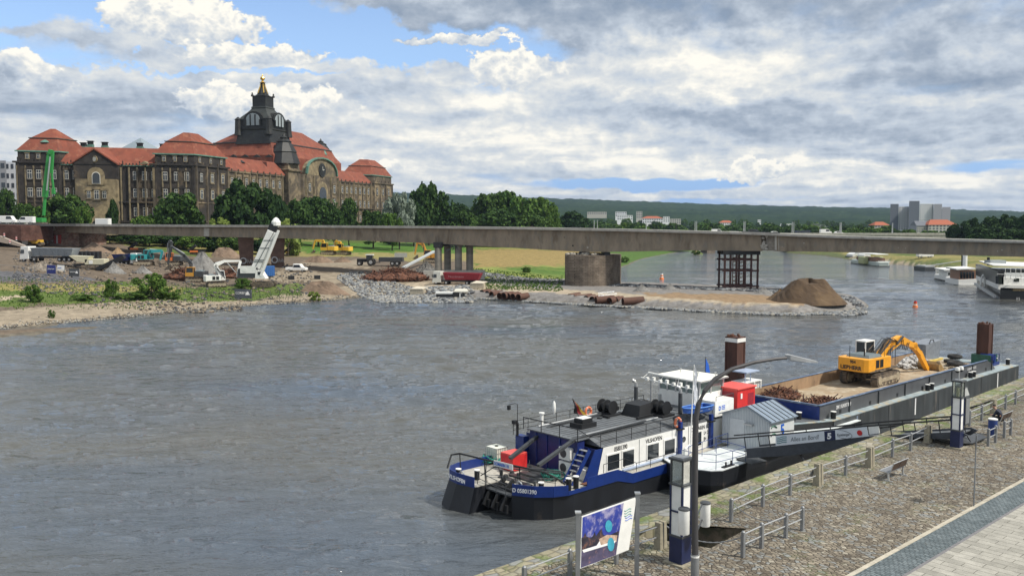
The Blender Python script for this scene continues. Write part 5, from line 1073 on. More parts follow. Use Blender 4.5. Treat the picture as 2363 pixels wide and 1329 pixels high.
    q = T.mb(); q.cyl((25.3, 1.9, 2.2), (25.3, 1.9, 3.0), .3, n=12); q.box(24.9, 25.9, 1.5, 2.4, 2.2, 2.5); q.tube([(25.3, 1.9, 2.9), (24.6, 2.2, 3.1), (24.2, 2.6, 3.2)], .05, 6); q.mat(1).cyl((25.3, 1.9, 3.0), (25.3, 1.9, 3.12), .42, n=12); T.put(q, 'anchor_winch', [M_blue, M_white])
    q = T.mb(); q.box(65.4, 67.2, -.9, .7, 2.2, 2.5); q.cyl((66, -.8, 3.0), (66, .6, 3.0), .45, n=12); q.tube([(65.6, -.9, 2.5), (65.6, -.9, 3.5), (67, -.9, 3.4), (67, -.9, 2.5)], .04, 6); T.put(q, 'stern_winch', M_blue); bollard(T, 67.6, -1.6, 2.2, .6, .2); bollard(T, 67.4, -.4, 2.2, .6, .2)
    # spud piles
    for px, yb, yt, w, lab, wb in ((1697, 890, 776, 7.35, 'brown square steel pile with a white band standing behind the wheelhouse of the push boat', 1), (2274, 830, 747, .45, 'brown square steel pile at the far right end of the barge', 0)):
        s, z1 = hitF(px, yt, w); P = TF('steel_pile', lab, 'pile', s, w, -1, 'square steel piles holding the barge'); a = .56
        q = P.mb(); q.box(s-a, s+a, w-a, w+a, -1, z1)
        for i in (-1, 1):
            for j in (-1, 1): q.box(s+i*a-.07, s+i*a+.07, w+j*a-.07, w+j*a+.07, -1, z1)
        P.put(q, 'shaft', M_brownsteel); q = P.mb()
        if wb: q.box(s-a-.08, s+a+.08, w-a-.08, w+a+.08, z1-.45, z1-.12); P.put(q, 'white_band', M_white)
        q = P.mb(); rr = random.Random(3)
        for i in range(12): x, y = s+rr.uniform(-a, a), w+rr.uniform(-a, a); q.box(x-.07, x+.07, y-.07, y+.07, z1, z1+rr.uniform(.08, .22))
        P.put(q, 'ragged_top', M_rust)
        q = P.mb(); 
        for (x0, x1, y0, y1) in ((s-1, s-.64, w-1, w+1), (s+.64, s+1, w-1, w+1), (s-.64, s+.64, w-1, w-.64), (s-.64, s+.64, w+.64, w+1)): q.box(x0, x1, y0, y1, 2.2, 3.3 if not wb else 2.9)
        P.put(q, 'pile_guide', M_white if wb else mat('guide_green', (.02, .09, .06), .5, var=.2))
        if wb:
            q = P.mb(); q.box(s-1.3, s+.9, w-1.9, w-.7, 3.5, 4.15); q.box(s-1.5, s+1, w-2.1, w-.66, 4.15, 4.22)
            for x in (s-1.3, s-.2, s+.8): q.box(x-.05, x+.05, w-2.15, w-2.1, 3.5, 4.15)
            P.put(q, 'white_platform', M_white); q = P.mb(); q.box(s-1.4, s+.6, w-2.1, w-.67, 5.0, 5.1); q.cyl((s-.5, w-1.9, 4.2), (s-.5, w-1.9, 5.0), .05, n=6); q.cyl((s-1.3, w-1.9, 4.2), (s-1.3, w-1.9, 5.0), .05, n=6); P.put(q, 'pale_blue_canopy', mat('pale_blue', (.35, .42, .55), .5, var=.1))
barge()

def scrap_heap(label, pts, hmax, n, frame=True, mats=None, zb=2.35, seed=1, th=.05, ln=(.5, 1.6), group=None, loc=None, rad=None):
    rr = random.Random(seed); q = MB(loc)
    cx, cy = loc[0], loc[1]
    for i in range(n):
        a = rr.uniform(0, 6.283); r = math.sqrt(rr.random()); x, y = cx+math.cos(a)*r*rad[0], cy+math.sin(a)*r*rad[1]; h = hmax*(1-r*r)*rr.uniform(.3, 1)+.08
        d = Vector((rr.uniform(-1, 1), rr.uniform(-1, 1), rr.uniform(-.5, .5))).normalized(); L = rr.uniform(*ln); p0 = Vector((x, y, loc[2]+h))-d*L/2; q.mat(rr.choice((0, 0, 1)))
        if rr.random() < .5: q.beam(p0, p0+d*L, th*rr.uniform(.6, 2.0), th*rr.uniform(.5, 1.2))
        else:
            e = Vector((rr.uniform(-.4, .4), rr.uniform(-.4, .4), rr.uniform(-.1, .4)))*L; q.tube([p0, p0+d*L*.5+e*.5, p0+d*L], th*.45, 4)
    # packed core
    for i in range(max(6, n//12)):
        a = rr.uniform(0, 6.283); r = math.sqrt(rr.random())*.8; q.mat(0); q.rock((cx+math.cos(a)*r*rad[0], cy+math.sin(a)*r*rad[1], loc[2]+hmax*.35*(1-r*r)), hmax*.6, (1.4, 1.2, .7))
    o = q.build('scrap_heap', [M_rust, mat('dark_rust', (.055, .028, .02), .85, var=.3)]); return o
def barge_cargo():
    s, w = 30.8, 3.6
    o = scrap_heap('', None, .85, 380, loc=(31.2, 5.0-.2, 2.3), rad=(3.0, 1.1), seed=4, th=.06); o.location = WF(31.2, 4.8, 2.3); o.rotation_euler.z = TH; tag(o, 'tangled heap of rusty reinforcement bars at the near end of the barge, left half', 'scrap heap', 'rusty scrap heaps')
    o = scrap_heap('', None, .75, 300, loc=(30.4, .6, 2.3), rad=(3.4, 1.8), seed=9, th=.06); o.location = WF(30.4, .6, 2.3); o.rotation_euler.z = TH; tag(o, 'tangled heap of rusty reinforcement bars at the near end of the barge, right half', 'scrap heap', 'rusty scrap heaps')
    rr = random.Random(8); q = MB((58.2, 5.2, 2.3))
    for i in range(220): a = rr.uniform(0, 6.28); r = math.sqrt(rr.random()); q.rock((58.2+math.cos(a)*r*3.0, 4.6+math.sin(a)*r*1.2, 2.4+(1-r*r)*1.0), rr.uniform(.12, .3))
    o = q.build('rock_heap', mat('broken_concrete', (.42, .41, .39), .9, var=.4, vs=2.5)); o.location = WF(58.2, 5.2, 2.3); o.rotation_euler.z = TH; tag(o, 'heap of pale broken rock behind the excavator on the barge', 'rock heap')
    T = TF('steel_bin', 'grey steel bin standing at the far corner of the barge', 'bin', 65.6, 6.4, 2.2); q = T.mb(); q.hexa([(63.6, 5.6, 2.2), (67.2, 5.6, 2.2), (67.2, 7.2, 2.2), (63.6, 7.2, 2.2)], [(63.2, 5.5, 4.1), (67.4, 5.5, 4.3), (67.4, 7.3, 4.3), (63.2, 7.3, 4.1)]); T.put(q, 'body', mat('bin_grey', (.2, .22, .25), .5, var=.2), bevel=.03); q = T.mb(); q.tube([(64.2, 5.5, 4.1), (64.4, 5.5, 4.5), (65.2, 5.5, 4.5), (65.4, 5.5, 4.2)], .05, 6); T.put(q, 'lifting_eye', M_black)
    for k, (s, w, r, lab) in enumerate(((66.8, 3.7, .8, 'black tyre lying beside the grey bin on the barge'), (61.5, 1.6, .85, 'large black tyre lying on gravel before the far pile'), (63.0, 2.8, .6, 'smaller black tyre lying behind the larger tyre near the far pile'))):
        q = MB((s, w, 2.4)); q.torus((s, w, 2.6), r*.72, r*.3, 'z', 18, 8); o = q.build('tyre', M_rubber, smooth=True); o.location = WF(s, w, 2.4); o.rotation_euler.z = TH; tag(o, lab, 'tyre', 'tyres on the barge')
    T = TF('yellow_beam', 'long dull yellow beam lying on the gravel beyond the bucket', 'beam', 61, 5, 2.4); q = T.mb(); q.beam((57.6, 4.3, 2.6), (63.8, 3.9, 2.65), .25, .2); T.put(q, 'beam', mat('beam_yellow', (.6, .45, .12), .6, var=.2)); q = T.mb(); q.cyl((58, 4.2, 2.55), (58, 4.2, 2.75), .14, n=8); T.put(q, 'beam_pad', M_dgrey)
    q = MB((62, .5, 2.4)); rr = random.Random(12)
    for i in range(60): p = Vector((rr.uniform(58, 63), rr.uniform(-.8, 2.8), 2.42)); d = Vector((rr.uniform(-1, 1), rr.uniform(-1, 1), .1))*rr.uniform(.3, .9); q.beam(p, p+d, .09, .07)
    o = q.build('debris', mat('dark_debris', (.10, .08, .06), .9, var=.3)); o.location = WF(62, .5, 2.4); o.rotation_euler.z = TH; tag(o, 'loose dark debris scattered at the far end of the cargo bed', 'debris', kind='stuff')
    # the big excavator
    cs, cw, S = 44.9, 3.1, 1.0
    f = lambda px, py: (lambda a: (a[0]-cs, a[1]-2.4))(hitF(px, py, cw))
    boom = [(1.2, 2.1), f(2049, 796), f(2068, 782), f(2098, 797), f(2110, 815)]
    e_, b_ = f(2109, 812), f(2128, 856)
    def tx(k, rear, hz): return [('LIEBHERR', .50, (-rear-.012, 0.05, hz+.24), (0, -1, 0), (0, 0, 1)), ('954', .38, (-rear-.012, -.15, hz+.84), (0, -1, 0), (0, 0, 1))]
    excavator('large yellow excavator with white cab standing on gravel in the barge', WF(cs, cw, 2.4), TH+R(2), M_yel, boom, [e_, b_], (b_[0]+.9, b_[1]+.62, 1.0, 2.4), 1.0, house=R(-5), trk=(5.2, 3.0, .65, 1.15), hw=3.15, cabp=M_white, text=tx, big=True, rear=3.5)
barge_cargo()

# ---------------------------------------------------------------- landing stage, shed and gangway
def landing():
    zp = 1.75
    T = TF('pontoon', 'landing pontoon with white deck and black hull between push boat and quay', 'pontoon', 15, -3, 0)
    o = [locF(*p, zp) for p in ((1528, 1056), (1548, 1069), (1590, 1080), (1640, 1086), (1668, 1085), (1722, 1067))]; wn = o[-1][1]
    o = o+[(o[-1][0]+.02, wn+.9), (31, wn+.9), (31, -.35), (o[0][0]+.6, -.35)]
    q = T.mb(); n = len(o); cx = sum(a for a, b in o)/n; cy = sum(b for a, b in o)/n
    lo = [(a+(.9 if a < 13 else .1), b+(.35 if b < -1.5 else 0)) for a, b in o]
    q.add([(a, b, -.4) for a, b in lo]+[(a, b, .75) for a, b in o]+[(a, b, zp-.06) for a, b in o], [(i, (i+1) % n, n+(i+1) % n, n+i) for i in range(n)]+[(n+i, n+(i+1) % n, 2*n+(i+1) % n, 2*n+i) for i in range(n)]+[tuple(range(2*n, 3*n))]); T.put(q, 'hull', M_hull)
    q = T.mb(); q.prism([(a*.997+.04, b+.05 if b < -1.5 else b) for a, b in o], zp-.055, zp); T.put(q, 'deck', mat('pontoon_white', (.66, .70, .70), .55, var=.08, col2=(.45, .47, .46), c2=(.6, .75)))
    q = T.mb(); q.prism([(12.6, -4.4), (14.2, -4.6), (14.8, -3.0), (13.2, -2.8)], zp+.003, zp+.03); T.put(q, 'dark_mat', M_dgrey)
    pts = [(x, y, zp) for x, y in (locF(1560, 1068, zp), locF(1603, 1080, zp), locF(1652, 1084, zp), locF(1690, 1074, zp), locF(1720, 1065, zp))]
    railT(T, pts, zp, 1.0, mat('rail_blue', (.02, .05, .2), .5, var=.1), 1, every=1.6)
    railT(T, [pts[-1], (pts[-1][0]+.4, pts[-1][1]+2.6, zp)], zp, 1.0, mat('rail_blue', (.02, .05, .2), .5, var=.1), 1, every=1.6); railT(T, [(10.3, -1.0, zp), (15.5, -.6, zp)], zp, 1.0, mat('rail_blue', (.02, .05, .2), .5, var=.1), 1, every=1.6)
    s, w = locF(1690, 1078, zp); q = T.mb(); q.box(s-.6, s+.6, w+.2, w+.45, zp, zp+.07); q.cyl((s-.3, w+.3, zp), (s-.3, w+.3, zp+.35), .06, n=8); q.cyl((s+.3, w+.3, zp), (s+.3, w+.3, zp+.35), .06, n=8); T.put(q, 'mooring_cleat', M_black)
    q = T.mb(); q.box(10.1, 10.4, -.9, -.6, zp, zp+.75); q.cyl((10.2, -.8, zp+.75), (10.7, -.8, zp+.95), .12, n=8); T.put(q, 'capstan', M_white)
    # shed
    wn = -3.55; s0, ze = hitF(1777, 972, wn); s1, ze2 = hitF(1833, 957.5, wn); wl, _ = hitS(1667, 951, s0); wa, za = hitS(1725, 938.5, s0)
    s1 = max(s1, s0+2.8)
    K = TF('ticket_shed', 'small white corrugated shed with blue-grey pitched roof on the landing pontoon', 'shed', (s0+s1)/2, (wn+wl)/2, zp)
    M_corr = mat('corrugated_white', (.62, .65, .66), .5, var=.05); M_roof = mat('shed_roof', (.20, .25, .31), .45, var=.1)
    q = K.mb(); q.slab([(s0, wn, zp), (s0, wl, zp), (s0, wl, ze), (s0, wa, za), (s0, wn, ze)], (s1-s0, 0, 0)); K.put(q, 'wall', M_corr)
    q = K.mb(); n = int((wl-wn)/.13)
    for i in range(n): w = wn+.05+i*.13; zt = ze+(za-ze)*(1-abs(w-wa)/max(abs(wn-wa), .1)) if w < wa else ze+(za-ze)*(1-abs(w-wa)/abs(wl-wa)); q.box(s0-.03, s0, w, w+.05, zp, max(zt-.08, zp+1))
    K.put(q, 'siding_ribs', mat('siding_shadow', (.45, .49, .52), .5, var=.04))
    q = K.mb(); e = .2
    for wA, wB in ((wn, wa), (wl, wa)):
        zA, dz = ze-.1, 0; oo = -e if wA == wn else e
        q.slab([(s0-e, wA+oo, ze-.12), (s1+e, wA+oo, ze-.12), (s1+e, wB, za+.02), (s0-e, wB, za+.02)], (0, 0, .07))
    K.put(q, 'roof', M_roof)
    q = K.mb()
    for i in range(7): s = s0-e+.05+i*(s1-s0+2*e-.1)/6; q.beam((s, wn-e, ze-.03), (s, wa, za+.11), .04, .05)
    K.put(q, 'roof_seam', M_dgrey)
    K.box('door_canopy', M_lgrey, s0-.35, s0-.03, wa-.6, wa+.1, za-1.25, za-1.15); K.box('door', mat('door_white', (.55, .58, .60), .5, var=.05), s0-.05, s0-.03, wa+.2, wa+1.4, zp, zp+2.0)
    q = K.mb()
    for k_ in range(2): q.tube([(s0+.15+i*.12, wn-.02, ze-.55-k_*.55+.16*math.sin(i*.5+.3)) for i in range(7)], .05, 5)
    K.put(q, 'green_wave_emblem', mat('emblem_dark_green', (.02, .12, .07), .5, var=0)); K.text('5', 1.15, M_txtblue, (s0+1.35, wn-.012, zp+1.0), bold=.03)
    # gangway
    G = TF('gangway', 'dark steel gangway with banner reading Alles an Bord between pontoon and quay', 'gangway', 13, -10, 2)
    A, B = WF(12.3, -3), WF(13.4, -16.9); Ap, Bp = (A.x, A.y), (B.x, B.y)
    def gp(px, py, off=0.0):
        t_, z = plane(px, py, Ap, Bp); L = (B-A); L.z = 0; ln = L.length; f = t_/ln; return (12.3+1.1*f+off, -3-13.9*f, z)
    M_gir = mat('girder_grey', (.055, .062, .075), .5, var=.15)
    poly = [(1722, 1035), (1790, 1029), (2004, 1006), (2215, 996), (2232, 1003), (2215, 1014), (2100, 1010), (2004, 1013), (1932, 1035), (1830, 1050), (1722, 1057)]
    for off in (0, 1.55): q = G.mb(); q.slab([gp(x, y, off) for x, y in poly], (.09, 0, 0)); G.put(q, 'girder', M_gir)
    q = G.mb(); q.slab([gp(x, y, .09) for x, y in ((1715, 1040), (1790, 1033), (2004, 1010), (2215, 1000), (2215, 1003), (2004, 1013), (1790, 1036), (1715, 1043))], (1.46, 0, 0)); G.put(q, 'floor', M_deck)
    for off in (-.02, 1.6):
        top = [gp(1663, 1013, off), gp(1790, 1003, off), gp(2004, 982.5, off), gp(2196, 968, off)]; G.tube('handrail', M_black, top, .05, 6)
        q = G.mb()
        for i in range(9): x = 1722+i*56; yt = np.interp(x, [1663, 1790, 2004, 2196], [1013, 1003, 982.5, 968]); yb = np.interp(x, [1722, 1790, 2004, 2215], [1035, 1029, 1006, 996]); q.beam(gp(x-4, yt, off), gp(x, yb, off), .045)
        G.put(q, 'baluster', M_black)
    q = G.mb(); q.slab([gp(*p, -.06) for p in ((1791, 1004.5), (2001, 984), (2005, 1006), (1791, 1028.5))], (.03, 0, 0)); bn = G.put(q, 'banner', mat('banner_white', (.70, .74, .78), .5, var=.03))
    q = G.mb(); q.slab([gp(*p, -.066) for p in ((1903, 994.2), (1928, 991.8), (1929.5, 1014), (1904.5, 1016.8))], (.004, 0, 0)); G.put(q, 'banner_block', M_navy, bn)
    def bt(body, px, py, sz, m, px2, py2, **k): a, b = Vector(gp(px, py, -.075)), Vector(gp(px2, py2, -.075)); text_mesh('lettering', body, sz, m, a-Vector(G.off), b-a, (0, 0, 1), bn, .002, **k)
    bt('Alles an Bord!', 1826, 1018, .40, mat('grey_lettering', (.18, .2, .22), .5, var=0), 1898, 1011, sx=.84); bt('5', 1910, 1011.5, .50, M_txtw, 1920, 1011, bold=.025, sx=1.1); bt('Radeberger', 1933, 1006, .23, M_txtb, 1960, 1004, sx=.75)
    q = G.mb(); c = gp(1946, 1001.5, -.075); q.tube([(c[0], c[1]-.6*math.cos(a*.4), c[2]+.24*math.sin(a*.4)) for a in range(17)], .012, 4); q.mat(1); c = gp(1985, 998, -.075); q.cyl((c[0], c[1], c[2]), (c[0]-.005, c[1], c[2]), .17, n=12); q.mat(2)
    for k_ in range(4): q.tube([gp(1794+i*4.5, 1009+k_*4.2-i*.5+1.0*math.sin(i*1.4), -.075) for i in range(6)], .022, 4)
    q.build('banner_emblem', [M_txtb, M_red, mat('emblem_teal', (.05, .22, .25), .5, var=0)], bn)
    q = G.mb(); q.slab([gp(*p, -.04) for p in ((2004, 983.5), (2028, 981.5), (2031, 999), (2007, 1002))], (.03, 0, 0)); G.put(q, 'end_panel', M_white)
    a = pz(2206, 1022, QZ+.3); b = pz(2278, 1010, QZ+.12); c = pz(2262, 1003, QZ+.12); d = pz(2206, 1000, QZ+.35); q = MB(WF(13.4, -17, QZ)); q.slab([a, pz(2245, 1024, QZ+.05), b, c, d], (0, 0, .06)); r_ = q.build('landing_ramp', M_dgrey); r_.location = WF(13.4, -17, QZ); tag(r_, 'dark rubber-covered ramp plate between the gangway pillar and the short railings', 'ramp')
    # moorings
    a = WF(19, -4.0, 1.9); b = WF(*locF(1880, 1100, QZ), QZ+.25); chain('mooring_rope', 'thick dark mooring rope running from the pontoon up to the sandstone post', a, b, .25, .06, M_black, 20, 'rope')
    a = WF(13.5, -5.6, .9); b = WF(14.5, -12.8, 2.5); chain('chain', 'slack rusty chain hanging from the pontoon below the gangway', a, b, .8, .035, M_rust)
    a = WF(*locF(2180, 935, QZ-2), QZ-2.3); a = WF(24, -4.2, 2.2); b = WF(*locF(2288, 948, QZ), QZ+.7); chain('mooring_rope', 'dark mooring rope ending at the railing left of the seated person', a, b, .5, .05, M_black, 24, 'rope')
    T = TF('pile_box', 'dark grey fender box between pontoon and quay under the gangway', 'fender', 15.5, -7, 0); q = T.mb(); q.hexa([(14.6, -8.0, -.5), (17.5, -8.0, -.5), (17.5, -6.2, -.5), (14.6, -6.2, -.5)], [(14.6, -8.0, 1.3), (17.5, -8.0, 1.3), (17.5, -6.2, 1.3), (14.6, -6.2, 1.3)]); T.put(q, 'body', M_dgrey, bevel=.05); q = T.mb(); q.cyl((15, -7.6, 1.3), (15, -7.6, 1.7), .12, n=8); T.put(q, 'bollard', M_lgrey)
landing()
# ---------------------------------------------------------------- the broken bridge
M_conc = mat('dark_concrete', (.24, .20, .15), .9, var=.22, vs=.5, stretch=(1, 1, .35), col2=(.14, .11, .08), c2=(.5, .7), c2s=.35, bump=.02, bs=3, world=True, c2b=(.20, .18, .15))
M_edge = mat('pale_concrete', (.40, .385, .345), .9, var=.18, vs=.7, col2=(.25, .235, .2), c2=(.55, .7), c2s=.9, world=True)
def bd(px): u = (px-1181.5)/F; return 238/(1+.4*u)
BX = [128, 165, 300, 480, 600, 700, 850, 1000, 1100, 1200, 1290, 1360, 1420, 1500, 1600, 1700, 1765, 1850, 1950, 2100, 2230, 2363, 2500, 2700]
TOPY = lambda x: float(np.interp(x, [125, 480, 700, 1000, 1200, 1450, 1700, 1950, 2100, 2363, 2700], [517, 519, 520, 522, 524.5, 529, 535.5, 545, 549, 556, 566]))
BOTY = lambda x: float(np.interp(x, [125, 165, 300, 500, 650, 850, 1000, 1200, 1300, 1375, 1425, 1600, 1750, 1850, 2000, 2100, 2363, 2700], [534, 537, 542, 547, 550, 556, 562, 573, 579, 583, 581, 578, 579.5, 580.5, 583, 586, 593, 606]))
bdir = Vector((1, -.4, 0)).normalized(); bnor = Vector((.4, 1, 0)).normalized()      # along the bridge, and away from the camera
def bridge():
    base = pd(1375, 583, bd(1375)); t = thing('bridge', 'long dark concrete girder bridge crossing the whole middle distance', 'bridge', base)
    def strip(name, m, x0, x1, f0, f1, off0, off1, off=None):
        xs = [x0]+[x for x in BX if x0 < x < x1]+[x1]; q = MB(base); V = []
        for x in xs:
            d = bd(x); a = pd(x, f0(x), d); b = pd(x, f1(x), d); V += [a+bnor*off0, a+bnor*off1, b+bnor*off1, b+bnor*off0]
        n = len(xs); fs = []
        for i in range(n-1):
            for j in range(4): fs.append((i*4+j, i*4+(j+1) % 4, i*4+4+(j+1) % 4, i*4+4+j))
        fs += [(0, 1, 2, 3), (4*n-1, 4*n-2, 4*n-3, 4*n-4)]; q.add(V, fs); return q.build(name, m, t)
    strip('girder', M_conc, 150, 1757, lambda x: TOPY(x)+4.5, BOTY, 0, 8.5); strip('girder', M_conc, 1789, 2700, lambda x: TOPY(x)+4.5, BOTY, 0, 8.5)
    strip('joint', mat('joint_concrete', (.24, .22, .19), .9, var=.3, vs=1.5, world=True), 1768, 1789, lambda x: TOPY(x)+4.5, lambda x: BOTY(x)-1, .4, 8.1)
    strip('joint', M_conc, 1757, 1768, lambda x: TOPY(x)+4.5, lambda x: BOTY(x)-3, 1.2, 8)
    q = MB(base)
    for k in range(26):
        rr = random.Random(k); x = rr.uniform(1757, 1769); y = rr.uniform(545, 577); p = pd(x, y, bd(x)); q.rock((p.x, p.y, p.z), rr.uniform(.2, .5))
    q.build('crumbled_end', M_edge, t)
    strip('patch', M_edge, 470.5, 483, lambda x: TOPY(x)+7, lambda x: BOTY(x)-1, -.06, 0)
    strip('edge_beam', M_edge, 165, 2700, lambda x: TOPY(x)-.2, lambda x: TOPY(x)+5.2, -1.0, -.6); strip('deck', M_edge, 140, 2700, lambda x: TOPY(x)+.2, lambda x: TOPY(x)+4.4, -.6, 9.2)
    for x, y, r in ((1302, 548, 1.2), (1322, 567, 2.2), (1356, 571, 2.4), (1855, 561, 1.6), (1805, 570, 1), (2090, 573, 1), (2302, 580, 1.2), (2312, 577, 1.6), (2073, 572, .9)):
        p = pd(x, y, bd(x)); q = MB(base); k = r*p.y/F; q.cyl(p-bnor*.03, p+bnor*.1, k, n=8); q.build('anchor_patch', M_edge if x > 1340 else M_black, t)
    q = MB(base)
    for x in (1790, 1797): p0, p1 = pd(x, 545, bd(x)), pd(x, 577, bd(x)); q.beam(p0-bnor*.08, p1-bnor*.08, .5 if x == 1790 else .12, .12)
    q.build('web_rib', M_edge, t)
    q = MB(base)
    for x0, x1 in ((1318, 1340), (1712, 1800)): a, b = pd(x0, TOPY(x0)-1.6, bd(x0)+1), pd(x1, TOPY(x1)-1.6, bd(x1)+1); q.beam(a, b, .5, .25)
    q.build('exposed_slab', M_dgrey, t)
    return t
bridge()
def brickmat(name, c1, c2_, mort, bw, rh, rough=.95):
    m = bpy.data.materials.new(name); m.use_nodes = True; nt = m.node_tree; g = NT(nt); b = nt.nodes['Principled BSDF']; b.inputs['Roughness'].default_value = rough; b.inputs['Specular IOR Level'].default_value = .2
    v = g.n('ShaderNodeNewGeometry').outputs['Position']; s = g.n('ShaderNodeSeparateXYZ'); g.l(v, s.inputs[0]); vec = g.vec(g.m('ADD', s.outputs[0], g.m('MULTIPLY', s.outputs[1], .73)), s.outputs[2])
    br = g.n('ShaderNodeTexBrick'); g.l(vec, br.inputs['Vector']); br.inputs['Scale'].default_value = 1; br.inputs['Brick Width'].default_value = bw; br.inputs['Row Height'].default_value = rh; br.inputs['Mortar Size'].default_value = rh*.09; br.inputs['Mortar Smooth'].default_value = .3
    for i, q in zip((1, 2, 3), (c1, c2_, mort)): br.inputs[i].default_value = (*q, 1)
    k = g.ss(g.noise(v, .35, 7, .65), .3, .7, .6, 1.3); sc_ = g.n('ShaderNodeVectorMath', operation='SCALE'); g.l(br.outputs['Color'], sc_.inputs[0]); g.l(k, sc_.inputs[3]); g.l(sc_.outputs[0], b.inputs['Base Color'])
    return m
M_pier = brickmat('pier_masonry', (.17, .135, .105), (.22, .18, .14), (.09, .075, .06), 1.1, .4)
M_brick = brickmat('abutment_brick', (.24, .12, .085), (.33, .25, .2), (.1, .09, .08), .7, .3)
def piers():
    c = pd(1361, 665, 233); c.z = .5; t = thing('bridge_pier', 'massive rounded masonry pier standing on the gravel causeway', 'pier', c); top = pd(1361, 588, 233).z
    def stad(hw, L, n=14):
        out = []
        for i in range(n+1): a = math.pi*i/n; out.append(bdir*(hw*math.cos(a))-bnor*(hw*math.sin(a)))
        for i in range(n+1): a = math.pi*i/n; out.append(-bdir*(hw*math.cos(a))+bnor*(L+hw*math.sin(a)))
        return [(c.x+p.x, c.y+p.y) for p in out]
    q = MB(c); q.prism(stad(6.6, 6), -.5, top); q.build('shaft', M_pier, t)
    q = MB(c); rr = random.Random(4)
    for i in range(200):
        a = rr.uniform(-.9, 1.0); r = math.sqrt(rr.random()); p = c-bdir*(1.2+a*4.2)-bnor*(rr.uniform(-1.5, 4.8)*r); q.rock((p.x, p.y, top+rr.uniform(-.1, .55)*(1-.5*abs(a))), rr.uniform(.25, .65))
    q.build('broken_cap', mat('broken_cap', (.36, .33, .28), .95, var=.35, vs=2), t)
    q = MB(c)
    for sx in (-1.5, 4.5): p = c+bdir*sx; q.beam((p.x, p.y-1.5, top+.3), (p.x, p.y+7, top+.3), 1.6, .9)
    q.build('bearing', M_dgrey, t)
    # dark wall piers on the left bank
    for x0, x1, yb, lab in ((552, 585, 609, 'dark brown wall pier with graffiti, left of the white drilling rig mast'), (624, 657, 607, 'dark brown wall pier with graffiti, right of the white drilling rig mast')):
        d = bd((x0+x1)/2)+2; a, b = pd(x0, yb, d), pd(x1, yb, d); z1 = pd(x0, 547, d).z; t = thing('bridge_pier', lab, 'pier', (a+b)/2, 0, 'wall piers under the bridge'); off = (a+b)/2
        q = MB(off); k = .45; q.hexa([(a.x+k, a.y, a.z-2), (b.x-k, b.y, a.z-2), (b.x-k-.6, b.y+3, a.z-2), (a.x+k-.9, a.y+3, a.z-2)], [(a.x-.2, a.y-.3, z1), (b.x+.3, b.y-.3, z1), (b.x-.6, b.y+3, z1), (a.x-1.1, a.y+3, z1)]); q.build('shaft', mat('pier_red_brown', (.115, .068, .05), .9, var=.25, vs=.8, world=True), t)
        q = MB(off); p = pd((x0+x1)/2-2, yb-7, d-.35)
        q.torus((p.x-.6, p.y-.1, p.z), .85, .2, 'y', 14, 5)
        for i in range(6): q.beam((p.x+.6+i*.32, p.y-.1, p.z-.7+.2*(i % 2)), (p.x+.75+i*.3, p.y-.1, p.z+.5-.3*(i % 3)), .12, .05)
        q.build('graffiti', mat('graffiti_white', (.42, .42, .42), .8, var=.2), t)
    # four round columns
    d0 = 246; s = pd(1047, 632, d0); t = thing('column_row', 'four round concrete columns on a long plinth carrying the bridge', 'columns', s); P0_ = pd(978, 632, d0); P1_ = pd(1118, 632, d0)
    q = MB(s); zp = pd(1047, 624, d0).z; q.hexa([(P0_.x, d0-1.5, zp-2.5), (P1_.x, d0-1.5, zp-2.5), (P1_.x, d0+3, zp-2.5), (P0_.x, d0+3, zp-2.5)], [(P0_.x, d0-1.5, zp), (P1_.x, d0-1.5, zp), (P1_.x, d0+3, zp), (P0_.x, d0+3, zp)]); q.build('plinth', M_edge, t)
    for x, dd, yt in ((1011.5, -.3, 571), (1033, 4, 566), (1058, 0, 566), (1084, 1.5, 566)):
        a = pd(x, 626, d0+dd); z1 = pd(x, yt, d0+dd).z; q = MB(s); q.lathe([(.98, zp-.3), (.98, z1)], (a.x, a.y, 0), 20); co = q.build('column', mat('column_concrete', (.22, .205, .175), .85, var=.25, vs=.6, stretch=(.3, .3, 1.2), world=True), t, smooth=True)
        zt = pd(x, 559, d0).z; q = MB(s); q.box(a.x-1.25, a.x+1.25, a.y-1, a.y+1.4, z1-.1, max(zt, z1+.6)); q.build('capital', M_black, co)
    q = MB(s); rr = random.Random(2); a = pd(1042, 570, d0-1)
    for i in range(14): q.beam((a.x+rr.uniform(-2, 2), a.y, a.z+rr.uniform(-1.2, .8)), (a.x+rr.uniform(-2, 2), a.y, a.z+rr.uniform(-1.2, .8)), .15)
    q.build('scaffold', M_dgrey, t)
    # red-brown steel trestle
    d0 = bd(1711); a = pd(1672, 668, d0); t = thing('steel_trestle', 'dark red steel trestle tower propping the bridge joint on the causeway', 'trestle', pd(1711, 668, d0)); off = t.location; M_tr = mat('trestle_steel', (.055, .022, .018), .7, var=.25)
    zl = lambda y: pd(1700, y, d0).z
    for row in (.6, 6.5):
        for x in (1673, 1686, 1700, 1720, 1734, 1749):
            p = pd(x, 668, d0); q = MB(off); q.beam((p.x, p.y+row, zl(672)-.6), (p.x, p.y+row, zl(583)), .42, .42); q.build('leg', M_tr, t)
        q = MB(off)
        for y in (600, 625, 661): u, v = pd(1668, y, d0), pd(1753, y, d0); q.beam((u.x, u.y+row, zl(y)), (v.x, v.y+row, zl(y)), .35, .4)
        q.build('tie_beam', M_tr, t)
    q = MB(off); p = pd(1707, 668, d0)
    for k in range(9): z0, z1 = zl(668)+k*.95, zl(668)+(k+1)*.95; q.beam((p.x-1.2, p.y+2, z0), (p.x+1.2, p.y+2, z1), .12); q.beam((p.x-1.2, p.y+2, z1), (p.x+1.2, p.y+2, z1), .1)
